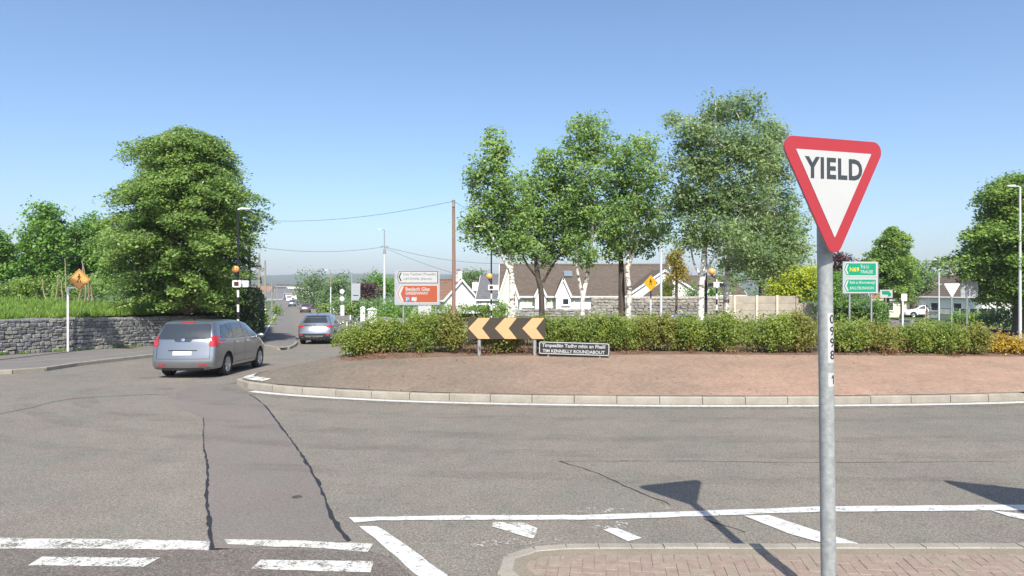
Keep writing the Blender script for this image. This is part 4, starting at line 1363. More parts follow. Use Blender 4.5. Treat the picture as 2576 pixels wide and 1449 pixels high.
# behind the fence and beside the green sign
Y = 50; bs_ = ((1700 - CX) / F * Y, Y, h(Y))
tree('golden_conifer', 'golden yellow conifer beside the white gable of the bungalow', 'tree', bs_, [([bs_, at(1702, 720, Y), at(1702, 640, Y)], [.15, .1, .03])],
     px_blobs([(1702, 640, 16, 22), (1700, 668, 26, 22), (1704, 695, 34, 18), (1690, 650, 14, 22), (1716, 680, 20, 14)], Y, 1, .3), l_goldc, m_bark, 200, 24, .22, .13, squash=1.2)
for px, py, rx, lm, lab in ((1692, 730, 34, l_gold, 'olive gold bush under the golden conifer'), (1745, 735, 30, l_lime, 'green bush over the stone wall before the small gable'), (1800, 738, 40, l_lime, 'light green bush over the fence behind the flaking birch')):
    q = at(px, py, 51.5)
    bush('garden_shrub', lab, 'shrub', (q.x, 51.5 + (px - 1692) * .012, h(51)), rx / F * 51, .8, q.z + .9 - h(51), lm, 110, 22, .14, None, .22, False)
Y = 58; bs_ = ((1920 - CX) / F * Y, Y, h(Y))
tree('dark_tree', 'broad dark tree behind the concrete panel fence', 'tree', bs_, [([bs_, at(1915, 700, Y), at(1920, 600, Y)], [.3, .22, .06])],
     px_blobs([(1905, 610, 80, 60), (1960, 600, 70, 70), (1860, 660, 60, 60), (1930, 690, 80, 50), (2005, 640, 50, 60), (1830, 710, 40, 30), (1985, 700, 50, 40)], Y, .9, 1), l_dark, m_bark, 520, 24, .5, .21)
Y = 52; bs_ = ((2000 - CX) / F * Y, Y, h(Y))
tree('golden_tree', 'bright lime yellow rounded tree over the end of the concrete fence', 'tree', bs_, [([bs_, at(2000, 760, Y), at(2000, 710, Y)], [.15, .12, .05])],
     px_blobs([(1985, 700, 46, 36), (2025, 695, 46, 34), (1960, 722, 32, 28), (2005, 735, 60, 26), (2045, 725, 36, 32)], Y, .9, .5), l_gold, m_bark, 620, 26, .3, .18)
Y = 62; bs_ = ((2105 - CX) / F * Y, Y, h(Y))
tree('plum_tree', 'dark purple tree top between the yield sign and the green sign', 'tree', bs_, [([bs_, at(2100, 700, Y), at(2100, 660, Y)], [.2, .15, .05])],
     px_blobs([(2095, 650, 26, 16), (2122, 655, 24, 18), (2110, 680, 36, 22)], Y), l_plum, m_bark, 120, 22, .4, .2)
Y = 48; bs_ = ((2090 - CX) / F * Y, Y, h(Y))
tree('tree', 'leafy tree directly behind the green direction sign', 'tree', bs_, [([bs_, at(2090, 760, Y), at(2090, 720, Y)], [.15, .12, .05])],
     px_blobs([(2090, 715, 34, 40), (2130, 720, 40, 50), (2080, 750, 30, 30)], Y), l_lime, m_bark, 190, 24, .28, .15)
hedge('laurel_hedge', 'rough green hedge behind the posts of the green sign', [at(2080, 780, 49).xy, at(2212, 780, 47).xy], 1.2, lambda y: h(y), 2.3, l_lime, 110, .14, jag=.2)
Y = 66; bx = at(2225, 720, Y)
layered_tree('spreading_tree', 'pyramid shaped tree rising behind the green direction sign', 'tree', (bx.x, Y, h(Y)), Y,
             [(576, 2234, 2256), (600, 2208, 2282), (630, 2182, 2292), (665, 2152, 2298), (700, 2148, 2302), (735, 2165, 2295)], l_maple, m_bark, 120, 100, .27, .25, .3, None, .3, (.6, 1.1))
Y = 88; bs_ = ((2300 - CX) / F * Y, Y, h(Y))
tree('dark_tree', 'round dark tree behind the far cream houses', 'tree', bs_, [([bs_, at(2295, 720, Y), at(2295, 690, Y)], [.3, .2, .06])],
     px_blobs([(2288, 685, 28, 26), (2315, 705, 34, 28), (2275, 710, 26, 26)], Y), l_dark, m_bark, 160, 24, .7, .3)
Y = 78; bs_ = ((2268 - CX) / F * Y, Y, h(Y))
tree('tree', 'pale loose tree before the far houses', 'tree', bs_, [([bs_, at(2268, 750, Y), at(2268, 730, Y)], [.15, .12, .05])],
     px_blobs([(2262, 728, 26, 20), (2275, 745, 26, 18)], Y), l_hedgel, m_bark, 80, 22, .5, .26)
# far belt of woodland on the skyline to the right
P, _ = clumps([(at(x, 695 + random.uniform(-5, 6), 190 + random.uniform(-10, 10)), (3.2, 3, 2.2)) for x in range(2290, 2720, 14)], 420, 22, .9, .8)
tag(link('woodland', leaf_mesh('woodland', P, .65, l_far, .4)), 'distant belt of green woodland along the skyline behind the cream houses', 'woodland', kind='stuff')
P, _ = clumps([(Vector((x, 560 + random.uniform(-60, 120), h(560) + 3)), (14, 8, 5)) for x in range(-420, 260, 16)], 700, 20, 3.2, .7)
tag(link('woodland', leaf_mesh('woodland', P, 2.2, l_far, .4)), 'distant wooded plain beyond the town at the foot of the hills', 'woodland', kind='stuff')

# big maple at the exit on the other side
Y = 46; bx = at(2560, 820, Y)
layered_tree('maple_tree', 'large full maple beside the tall grey lamp at the picture edge', 'tree', (bx.x, Y, h(Y)), Y,
             [(446, 2525, 2640), (470, 2500, 2660), (520, 2492, 2690), (560, 2455, 2700), (590, 2425, 2720), (620, 2450, 2730), (660, 2420, 2735), (700, 2445, 2730), (735, 2465, 2720), (765, 2485, 2700)],
             l_maple, m_bark, 190, 115, .23, .28, .3, None, .4, (.7, 1.3))
for px, Y, hh_, lm, lab in ((2500, 52, 1.7, l_dark, 'dark shrub in the shade of the maple'), (2560, 50, 2.3, l_dark, 'dark shrub behind the tall grey lamp'), (2455, 60, 1.2, l_hedgel, 'bright shrub before the dark fence panels'), (2425, 62, 1.2, l_lime, 'low shrub at the white house wall')):
    bush('garden_shrub', lab, 'shrub', ((px - CX) / F * Y, Y, h(Y)), 1.3, .9, hh_, lm, 70, 22, .18, None, .3, False)
# ------------------------------------------------------------------ houses
def house(name, label, loc, rz, Lx, Dy, wh, rh, wall, tile, ncourse=14, over=.32, wins=(), gwins=(), chim=None, hip=False, cat='house', barge=m_fascia, xr=(0, 0)):
    """ridge along local x, front (-y) slope tiled in real courses; wins = (x, z, w, h, glass) on the front"""
    t = thing(name, label, cat, loc, rz)
    b = MB()
    hx, hy = Lx / 2, Dy / 2
    b.add([(-hx, -hy, -.6), (hx, -hy, -.6), (hx, hy, -.6), (-hx, hy, -.6), (-hx, -hy, wh), (hx, -hy, wh), (hx, hy, wh), (-hx, hy, wh), (-hx, 0, rh - .1), (hx, 0, rh - .1)],
          [(0, 1, 5, 4), (1, 2, 6, 9, 5), (2, 3, 7, 6), (3, 0, 4, 8, 7)])
    b.build('wall', wall, t)
    r = MB()
    for sgn in (-1, 1):
        for k in range(ncourse):
            s0, s1 = k / ncourse, (k + 1.12) / ncourse
            y0, y1 = sgn * (hy + over) * (1 - s0), sgn * (hy + over) * (1 - min(s1, 1))
            drop = (rh - wh) / hy * over
            z0, z1 = wh - drop + (rh - wh + drop) * s0, wh - drop + (rh - wh + drop) * min(s1, 1)
            a = over * .8
            r.add([(-hx - a, y0, z0 + .10), (hx + a, y0, z0 + .10), (hx + a, y1, z1 + .05), (-hx - a, y1, z1 + .05),
                   (-hx - a, y0, z0 + .02), (hx + a, y0, z0 + .02)],
                  [(0, 1, 2, 3), (4, 5, 1, 0)] if sgn < 0 else [(1, 0, 3, 2), (5, 4, 0, 1)])
    r.build('roof_tiles', tile, t, kind='stuff')
    rb = MB()
    rb.tube([(-hx - over * .8, 0, rh + .08), (hx + over * .8, 0, rh + .08)], .10, 8)
    rb.build('ridge', tile, t)
    f = MB()
    drop = (rh - wh) / hy * over
    f.box((0, -hy - over - .015, wh - drop - .03), (Lx + over * 1.6, .03, .2))
    f.build('fascia', barge, t)
    g = MB()
    g.tube([(-hx - over * .8, -hy - over - .08, wh - drop - .02), (hx + over * .8, -hy - over - .08, wh - drop - .02)], .055, 6)
    g.build('gutter', barge, t)
    for sx_ in (-1, 1):
        bb = MB()
        for sy_ in (-1, 1):
            p0, p1 = Vector((sx_ * (hx + over * .8 + .02), sy_ * (hy + over), wh - drop)), Vector((sx_ * (hx + over * .8 + .02), 0, rh + .02))
            d = p1 - p0
            bb.box((p0 + p1) / 2, (.04, .22, d.length), 0, 0, Matrix.Rotation(math.atan2(-d.y, d.z), 3, 'X'))
        bb.build('bargeboard', barge, t)
    for (x, z, w, hh_, gm) in wins: window(t, x, -hy, z, w, hh_, gm)
    for (sx_, y, z, w, hh_, gm) in gwins:
        fm = MB(); fm.box((sx_ * hx, y, z), (.08, w, hh_)); fo = fm.build('window', m_fascia, t)
        pn = MB(); pn.box((sx_ * (hx + .03), y, z), (.05, w - .16, hh_ - .16)); pn.build('pane', gm, fo)
    if chim:
        for cx in chim:
            c = MB()
            c.box((cx, 0, rh + .3), (.75, .5, 1.1)); c.box((cx, 0, rh + .9), (.85, .6, .12))
            co = c.build('chimney', wall, t)
            for dx in (-.18, .18):
                p = MB(); p.lathe([(.10, 0), (.09, .3), (.07, .3), (.07, 0)], 10, (cx + dx, 0, rh + .96))
                p.build('chimney_pot', m_tile_r, co)
    return t
def window(t, x, y, z, w, hh_, gm):
    fm = MB()
    for dx in (-w / 2 + .035, w / 2 - .035): fm.box((x + dx, y - .02, z), (.07, .10, hh_))
    for dz in (-hh_ / 2 + .035, hh_ / 2 - .035): fm.box((x, y - .021, z + dz), (w - .14, .10, .07))
    if w > 1.1: fm.box((x - w * .12, y - .022, z), (.06, .09, hh_ - .14))
    fm.box((x, y - .07, z - hh_ / 2 - .04), (w + .16, .16, .06))
    fo = fm.build('window', m_fascia, t)
    pn = MB(); pn.box((x, y + .0, z), (w - .12, .03, hh_ - .12)); pn.build('pane', gm, fo)

YB = 60.0
zb = h(YB)
bx0, bx1 = at(1262, 0, YB).x, at(1700, 0, YB).x
eave, ridge = at(0, 741, YB).z - zb, at(0, 668, YB + 4.2).z - zb
bun = house('bungalow', 'long bungalow with brown tiled roof, white walls and steep little gables', ((bx0 + bx1) / 2, YB + 4.2, zb), 0, bx1 - bx0, 8.4, eave, ridge, m_render, m_tile, 26)
ox, oy = (bx0 + bx1) / 2, YB + 4.2
lx = lambda px, Y=YB: at(px, 0, Y).x - ox
lz = lambda py, Y=YB: at(0, py, Y).z - zb
def front_gable(t, pxa, pya, pxl, pxr, pyb, Yf, wall, tile, depth, barge=m_fascia, floor=True):
    xa, xl, xr_ = lx(pxa, Yf), lx(pxl, Yf), lx(pxr, Yf)
    za, zb_ = lz(pya, Yf), lz(pyb, Yf)
    y = Yf - oy
    b = MB()
    b.prism([(xl, -.3 if floor else zb_ - .02), (xr_, -.3 if floor else zb_ - .02), (xr_, zb_), (xa, za), (xl, zb_)], y, y + depth)
    g = b.build('gable', wall, t)
    r = MB()
    for sx_, xe in ((-1, xl), (1, xr_)):
        e = .14
        n = Vector((-(za - zb_) * (1 if xe > xa else -1) * -1, 0, abs(xe - xa))).normalized()
        q0, q1 = Vector((xa, 0, za)), Vector((xe + (xe - xa) * .12, 0, zb_ + (zb_ - za) * .12))
        o_ = n * .12
        r.add([(q0.x, y - e, q0.z), (q1.x, y - e, q1.z), (q1.x, y + depth, q1.z), (q0.x, y + depth, q0.z),
               (q0.x, y - e, q0.z + .14), (q1.x + o_.x, y - e, q1.z + o_.z), (q1.x + o_.x, y + depth, q1.z + o_.z), (q0.x, y + depth, q0.z + .14)],
              [(0, 1, 2, 3), (4, 5, 6, 7), (0, 1, 5, 4), (1, 2, 6, 5), (2, 3, 7, 6)])
    r.build('gable_roof', tile, g)
    bb = MB()
    for xe in (xl, xr_):
        q0, q1 = Vector((xa, y - .17, za + .03)), Vector((xe + (xe - xa) * .12, y - .17, zb_ + (zb_ - za) * .12 + .03))
        d = q1 - q0
        bb.box((q0 + q1) / 2, (.16, .05, d.length + .05), 0, 0, Matrix.Rotation(math.atan2(d.x, d.z), 3, 'Y'))
    bb.build('bargeboard', barge, g)
    return g
front_gable(bun, 1279, 672, 1256, 1303, 744, YB - 1.2, m_greenr, m_tile, 4.5)
front_gable(bun, 1417, 702, 1399, 1436, 744, YB - .9, m_render, m_tile, 2.4)
front_gable(bun, 1360, 716, 1346, 1374, 745, YB - .7, m_render, m_tile, 2.0)
gw = front_gable(bun, 1672, 681, 1571, 1772, 749, YB - 2.2, m_render, m_tile, 7.0)
window(bun, lx(1423, YB - .9), YB - .9 - oy, lz(759, YB - .9), .62, .62, m_win)
window(bun, lx(1331), YB - oy, lz(760), 1.15, .85, m_blind)
window(bun, lx(1385), YB - oy, lz(759), .9, .9, m_blind)
window(bun, lx(1505), YB - oy, lz(758), .75, .62, m_win)
window(bun, lx(1290, YB - 1.2), YB - 1.2 - oy, lz(757, YB - 1.2), .6, .8, m_win)
for px0 in (1444, 1387):
    b = MB(); b.tube([(lx(px0), YB - oy - .06, -.3), (lx(px0), YB - oy - .06, lz(742))], .05, 8)
    b.build('downpipe', m_fascia, bun)
b = MB(); b.box((lx(1540), YB - oy - .06, (lz(741) - .4) / 2), (lx(1568) - lx(1518), .16, lz(741) + .3))
b.build('stone_cladding', m_stone_p[1], bun)
b = MB()
ang_s = math.atan2(ridge - eave, 4.2)
b.box((lx(1428, YB + 3), YB + 2.6 - oy, eave + (ridge - eave) * .66 + .12), (.78, .95, .08), 0, 0, Matrix.Rotation(ang_s, 3, 'X'))
so_ = b.build('skylight', mat('rooflight_glass', (.20, .23, .26), .3, .05, 3), bun)
b = MB()               # low lean-to before the wing
xl_, xr2 = lx(1612, YB - 3), lx(1690, YB - 3)
b.prism([(xl_, lz(752, YB - 3.2)), (xr2, lz(752, YB - 3.2)), (xr2, lz(699, YB - 2.4)), (lx(1662, YB - 3), lz(714, YB - 2.6))], YB - 3.2 - oy, YB - 2.3 - oy)
b.build('lean_to_roof', m_tile, bun)
# neighbours
Y = 74
p = at(1146, 766, Y)
house('gabled_house', 'white gabled house with red brown roof behind the brown timber pole', (p.x - 1.6, Y + 3, h(Y)), R(-52), 7, 4.2, 2.6, 4.6, m_render, m_tile_r, 14, wins=(), chim=(3.0,))
Y = 80
p = at(1200, 766, Y)
house('low_house', 'low white house with wide dark brown roof in the middle distance', (p.x - .6, Y + 3.5, h(Y)), R(4), 5.6, 7, 1.75, 3.55, m_render, m_tile_d, 16, wins=((-.5, .9, 1.2, .7, m_win),), chim=(.2,))
Y = 68
p = at(1240, 766, Y)
house('slate_house', 'grey slated house close against the sage green gable', (p.x + .9, Y + 4, h(Y)), R(-6), 4.2, 6.5, 2.6, 4.9, m_render, m_tile_g, 16)
Y = 70
p = at(1780, 766, Y)
house('gabled_house', 'brown roofed house with a little white dormer, half hidden behind birches', (p.x, Y + 4, h(Y)), 0, 7.5, 8, 3.0, 4.9, m_cream, m_tile, 16)
b = MB()
q = at(1791, 733, 66)
dg_ = thing('porch_canopy', 'small white gabled porch canopy over the stone wall', 'porch', (q.x, 66, h(66)))
zq = at(0, 737, 66).z - h(66)
for s_ in (-1, 1):
    b.box((s_ * .38, 0, zq + .18), (.95, 1.0, .12), 0, 0, Matrix.Rotation(s_ * R(33), 3, 'Y'))
b.build('roof', m_fascia, dg_)
b = MB()
for s_ in (-1, 1): b.box((s_ * .55, 0, zq / 2 - .1), (.12, .12, zq))
b.build('post', m_fascia, dg_)
# far cream houses to the side
GH = None
Y = 92
for px, rz, Lx_, Dy_, wh_, rh_, wm, tm, lab, dy in ((2352, -60, 9, 6.5, 3.0, 5.6, m_cream, m_tile, 'cream gabled house between the bare posts on the far side', 0),
                                          (2420, -68, 9, 6.0, 3.0, 5.4, m_render, m_tile, 'white gabled house behind the back of the triangle sign', -6),
                                          (2310, -40, 8, 6.0, 2.6, 4.4, m_cream, m_tile_r, 'cream house with red roof beside the pale loose tree', 6),
                                          (2440, 0, 12, 8, 3.2, 6.0, m_cream, m_tile, 'wide brown roofed house beyond the white gable', 16),
                                          (2245, -10, 7, 6, 2.6, 4.5, m_cream, m_tile_r, 'low house with red roof behind the small green arrow sign', 0)):
    Yq = Y + dy
    x = (px - CX) / F * Yq
    house('far_house', lab, (x, Yq, h(Yq)), R(rz), Lx_, Dy_, wh_, rh_, wm, tm, 10, wins=((-1.5, 1.5, 1.1, 1.1, m_win), (1.5, 1.5, 1.1, 1.1, m_win)), gwins=((1, 0, 1.5, 1.2, 1.2, m_win),), chim=(2.4,))
# buildings of the town, far down the road
k = 0
for px, py, Y, Lx_, wh_, rh_, wm, tm, lab in ((750, 716, 420, 26, 7, 8, m_render, m_tile_d, 'long cream building down in the town'), (700, 722, 360, 9, 5.5, 8, m_render, m_tile_d, 'white gabled house at the foot of the town road'),
                                    (722, 727, 300, 10, 5.5, 7.5, m_cream, m_tile_g, 'cream town house with grey roof at the road end'), (690, 735, 260, 7, 5, 7.5, m_render, m_tile_g, 'white town house beside the path poles'),
                                    (662, 720, 330, 8, 6, 9, m_render, m_tile_r, 'white town house furthest along the path side'), (738, 740, 340, 8, 4, 6.5, m_render, m_tile_d, 'small white house right at the end of the road'),
                                    (778, 720, 480, 22, 6, 7, m_cream, m_tile_g, 'pale hall showing beside the round tree')):
    x = (px - CX) / F * Y
    zt = at(0, py, Y).z
    house('town_building', lab, (x, Y, min(h(Y), zt - rh_)), R(random.uniform(-12, 12)), Lx_, 7, wh_, rh_, wm, tm, 6,
          wins=[(dx, wh_ * .55, 1.2, 1.5, m_win) for dx in np.arange(-Lx_ / 2 + 1.8, Lx_ / 2 - 1, 3.2)], cat='building')

# ------------------------------------------------------------------ walls and fences in the middle distance
svp = stone_variants(m_stone_p, 6)
Yw = 50.0
p0, p1 = at(1488, 0, Yw).xy, at(1822, 0, Yw).xy
pw = thing('stone_wall', 'pale rubble stone wall behind the birches, joined to the concrete fence', 'wall', (p0.x, p0.y, h(Yw)))
stone_wall(pw, p0, p1, h, at(0, 749, Yw).z - h(Yw), .4, svp, .42, .22, Vector((0, -1)), 260, .05, m_mort_p)
b = MB()
L = (p1 - p0).length
b.box((L / 2, .2, at(0, 749, Yw).z - h(Yw) + .05), (L + .1, .46, .08))
b.build('coping', m_conc_pale, pw)
Yl = 49.0
p0, p1 = at(1300, 0, Yl).xy, at(1484, 0, Yl).xy
lw = thing('stone_wall', 'low grey garden wall in front of the bungalow windows', 'wall', (p0.x, p0.y, h(Yl)))
stone_wall(lw, p0, p1, h, at(0, 778, Yl).z - h(Yl), .35, stone_variants(m_stone_p[1:] + m_stone[1:2], 6), .5, .25, Vector((0, -1)), 120, .04, m_mort_p)
p0, p1 = at(1140, 0, 46).xy, at(1250, 0, 46).xy
lw = thing('stone_wall', 'low grey wall below the bright garden hedge', 'wall', (p0.x, p0.y, h(46)))
stone_wall(lw, p0, p1, h, .95, .35, stone_variants(m_stone_p[1:], 4), .5, .25, Vector((0, -1)), 60, .04, m_mort_p)
# concrete post and panel fence, five bays then stepping down
Yf = 50.2
fx = [1822, 1847, 1903, 1954, 2004, 2050]
cf = thing('panel_fence', 'concrete post and panel fence with pale posts, behind the flaking birch', 'fence', (at(fx[0], 0, Yf).x, Yf, h(Yf)))
top = at(0, 744, Yf).z - h(Yf)
for i, px in enumerate(fx):
    x = at(px, 0, Yf).x - cf.location.x
    b = MB(); b.box((x, -.03, (top if i < 5 else top * .7) / 2), (.17, .16, (top if i < 5 else top * .7) + .1))
    b.build('post', m_fencep if i < 4 else m_fencec, cf)
    if i < len(fx) - 1:
        x2 = at(fx[i + 1], 0, Yf).x - cf.location.x
        for k in range(5):
            ph = top / 5
            if i == 4 and k == 4: continue
            b = MB()
            b.box(((x + x2) / 2, .02 + random.uniform(-.015, .015), ph * (k + .5)), (x2 - x - .16, .06, ph - .022))
            w_ = x2 - x - .16
            if i == 4 and k == 3: pass
            b.build('panel', m_fencec, cf)
# white pillars and low garden walls along the town road
GP = 'white garden gate pillars along the town road'
def pillar(px, Y, w, hh_, lab, cap=True):
    x = (px - CX) / F * Y
    b = MB()
    b.box((0, 0, hh_ / 2 - .1), (w, w, hh_ + .2))
    t = thing('gate_pillar', lab, 'pillar', (x, Y, h(Y)), R(20), GP)
    b.build('shaft', m_render, t)
    c = MB()
    c.add([(-w * .6, -w * .6, hh_), (w * .6, -w * .6, hh_), (w * .6, w * .6, hh_), (-w * .6, w * .6, hh_), (-w * .6, -w * .6, hh_ + .07), (w * .6, -w * .6, hh_ + .07), (w * .6, w * .6, hh_ + .07), (-w * .6, w * .6, hh_ + .07), (0, 0, hh_ + .25)],
          [(3, 2, 1, 0), (0, 1, 5, 4), (1, 2, 6, 5), (2, 3, 7, 6), (3, 0, 4, 7), (4, 5, 8), (5, 6, 8), (6, 7, 8), (7, 4, 8)])
    c.build('cap', m_render, t)
pillar(936, 64, .8, 1.45, 'broad white gate pillar before the clipped golden mound')
pillar(912, 70, .45, 1.5, 'slim white pillar between the grey lane sign and the broad pillar')
pillar(893, 76, .55, 1.6, 'white pillar just under the grey lane sign')
pillar(884, 78, .4, 1.5, 'white pillar paired with the post of the grey lane sign')
pillar(861, 96, .5, 1.4, 'white pillar below the two round signs')
pillar(842, 112, .6, 1.4, 'white pillar at the foot of the grey lamp post')
pillar(829, 128, .6, 1.4, 'furthest white pillar, beyond the lamp post')
pillar(662, 62, .45, 1.5, 'lone white pillar on the path side past the hedge')
def low_wall(name, lab, pts, hh_, th, m, cat='wall'):
    t = thing(name, lab, cat, (pts[0][0], pts[0][1], h(pts[0][1])))
    b = MB(); c = MB()
    for a, d in zip(pts, pts[1:]):
        a, d = Vector(a), Vector(d)
        q = (a + d) / 2
        an = math.atan2(d.y - a.y, d.x - a.x)
        zo = h(q.y) - h(pts[0][1])
        b.box((q.x - pts[0][0], q.y - pts[0][1], zo + hh_ / 2 - .15), ((d - a).length, th, hh_ + .3), an)
        c.box((q.x - pts[0][0], q.y - pts[0][1], zo + hh_ + .04), ((d - a).length + .01, th + .08, .07), an)
    b.build('body', m, t); c.build('coping', m_conc_pale if m is m_render else m, t)
    return t
RW = lambda y: LK(y) + 9.0
low_wall('garden_wall', 'low white garden wall running along the town road footpath', [(RW(y), y) for y in (79, 90, 100, 115, 130, 160)], .75, .2, m_render)
low_wall('garden_wall', 'low white wall curving in front of the clipped golden mound', [(RW(63) + .3, 63), at(960, 0, 58).xy, at(1010, 0, 54).xy, at(1050, 0, 51).xy], .85, .22, m_render)
low_wall('garden_wall', 'pale roadside wall before the far cream houses', [at(2365, 0, 78).xy, at(2418, 0, 74).xy], .75, .3, m_cream)
# railing and dark fence by the far houses
rl = thing('railing', 'dark iron railing in front of the far cream houses', 'railing', (at(2338, 0, 79).x, 79, h(79)))
n = 26
L = at(2412, 0, 79).x - rl.location.x
for k in range(n):
    b = MB(); b.box((L * k / (n - 1), 0, .75), (.035, .035, 1.3)); b.build('bar', m_iron, rl)
b = MB()
for z in (.25, 1.35): b.box((L / 2, 0, z), (L + .1, .045, .05))
b.build('rail', m_iron, rl)
df = thing('board_fence', 'dark board fence in the shade behind the maple', 'fence', (at(2412, 0, 66).x, 66, h(66)))
L = at(2512, 0, 66).x - df.location.x
n = 22
for k in range(n):
    b = MB(); b.box((L * (k + .5) / n, random.uniform(-.02, .02), .8), (L / n - .02, .04, 1.5 + random.uniform(-.04, .04))); b.build('board', m_iron if k % 5 else m_galv_d, df)
pillar(2520, 66, .5, 1.6, 'white gate pillar in the shade at the end of the dark board fence')

# guardrail on the crossing island
GR = 'pedestrian guardrails by the crossing'
def guardrail(a, c, lab):
    a, c = Vector(a), Vector(c)
    t = thing('guardrail', lab, 'railing', (a.x, a.y, h(a.y) + .15), math.atan2(c.y - a.y, c.x - a.x), GR)
    L = (c - a).length
    b = MB()
    for z in (.18, .98): b.box((L / 2, 0, z), (L, .04, .05))
    b.build('rail', m_galv, t)
    for k in range(int(L / .13) + 1):
        b = MB(); b.box((min(L, k * .13), 0, .58), (.014, .014, .8)); b.build('bar', m_galv, t)
    for x in (0, L):
        b = MB(); b.box((x, 0, .5), (.05, .05, 1.1)); b.build('post', m_polew, t)
guardrail((LK(37) + 3.25, 37), (LK(41) + 3.35, 41), 'grey pedestrian guardrail on the crossing island beside the blue grey car')
guardrail(at(873, 0, 38.5).xy, at(898, 0, 42.5).xy, 'second guardrail panel nearer the shrubs')

# ------------------------------------------------------------------ lettering
def glyphs(txt, w=None, hgt=None, thick=.0, font_off=0.0, sp=1.0):
    cu = bpy.data.curves.new('t', 'FONT')
    cu.body = txt
    cu.size = 1
    cu.offset = font_off
    cu.space_character = sp
    cu.resolution_u = 3
    ob = bpy.data.objects.new('t', cu)
    me = ob.to_mesh()
    V = [v.co.copy() for v in me.vertices]
    Fc = [tuple(p.vertices) for p in me.polygons]
    ob.to_mesh_clear()
    bpy.data.objects.remove(ob); bpy.data.curves.remove(cu)
    x0, x1 = min(v.x for v in V), max(v.x for v in V)
    y0, y1 = min(v.y for v in V), max(v.y for v in V)
    sx_ = w / (x1 - x0) if w else hgt / (y1 - y0)
    sy_ = hgt / (y1 - y0) if hgt else sx_
    return [((v.x - x0) * sx_, (v.y - y0) * sy_) for v in V], Fc
def write(txt, x, z, w, hgt, y, m, parent, off=.012, name='lettering', sp=1.0):
    """flat lettering, lower-left corner at (x, z) in the sign's own plane"""
    V, Fc = glyphs(txt, w, hgt, 0, off, sp)
    me = bpy.data.meshes.new(name)
    me.from_pydata([(a + x, y, c + z) for a, c in V], [], Fc)
    me.materials.append(m)
    o = link(name, me, parent)
    return o
def rrect(x0, z0, x1, z1, r, n=4):
    out = []
    for cx, cz, a0 in ((x1 - r, z1 - r, 0), (x0 + r, z1 - r, 90), (x0 + r, z0 + r, 180), (x1 - r, z0 + r, 270)):
        for k in range(n + 1):
            a = R(a0 + 90 * k / n)
            out.append((cx + r * math.cos(a), cz + r * math.sin(a)))
    return out
def plate(name, poly, y0, y1, m, parent, label=None):
    b = MB(); b.prism(poly, y0, y1)
    return b.build(name, m, parent, label=label)
def post(parent, x, y, z0, z1, r, m, name='post', n=14):
    b = MB(); b.tube([(x, y, z0), (x, y, z1)], r, n)
    return b.build(name, m, parent, smooth=True)

# ------------------------------------------------------------------ the yield sign in front
pb = Vector((2.377, 5.0, .112))
ys_ = thing('yield_sign', 'large red and white triangular YIELD sign on a grey steel pole in front', 'road sign', pb)
b = MB()
lean = -.036 / 2.9
b.tube([(0, 0, -.2), (lean * 1.5, 0, 1.5), (lean * 3.2, 0, 3.2)], .0535, 28)
pole = b.build('pole', m_galv, ys_, smooth=True)
b = MB(); b.lathe([(.057, 3.16), (.057, 3.22), (.05, 3.23), (0, 3.23)], 24, (lean * 3.2, 0, 0)); b.build('pole_cap', m_black, pole)
face = bpy.data.objects.new('sign_face', None)
COL.objects.link(face)
face.parent = ys_
psi = R(18)
face.location = (2.345 - pb.x, 4.93 - pb.y - .06, 3.285 - pb.z)
face.rotation_euler = (0, R(-.3), psi)
def tri(s, r, kz=1.06, n=7):
    """inverted triangle of side s with rounded corners, centroid at 0"""
    Rr = s / math.sqrt(3)
    out = []
    for ca_ in (150, 270, 390):
        cx, cz = (Rr - 2 * r) * math.cos(R(ca_)), (Rr - 2 * r) * math.sin(R(ca_))
        for k in range(n + 1):
            a = R(ca_ - 60 + 120 * k / n)
            out.append((cx + r * math.cos(a), (cz + r * math.sin(a)) * kz))
    return out
S = .985
cz0 = .03
T0 = [(x, z) for x, z in tri(S, .072)]
T1 = [(x, z) for x, z in tri(S - .300, .004)]
plate('backing', T0, -.004, .006, m_galv, face)
plate('red_border', T0, -.010, -.0045, m_red, face)
plate('white_panel', T1, -.0135, -.0105, m_white, face)
zt = max(z for x, z in T1)
write('YIELD', -.266, zt - .204, .522, .156, -.0142, m_letter, face, .036, sp=1.12)
for z in (.16, -.05):
    b = MB(); b.box((0, .03, z), (.26, .03, .04)); b.lathe([(.06, -.02), (.06, .02)], 16, (-.02, .065, z)); b.build('bracket', m_galv_d, face)
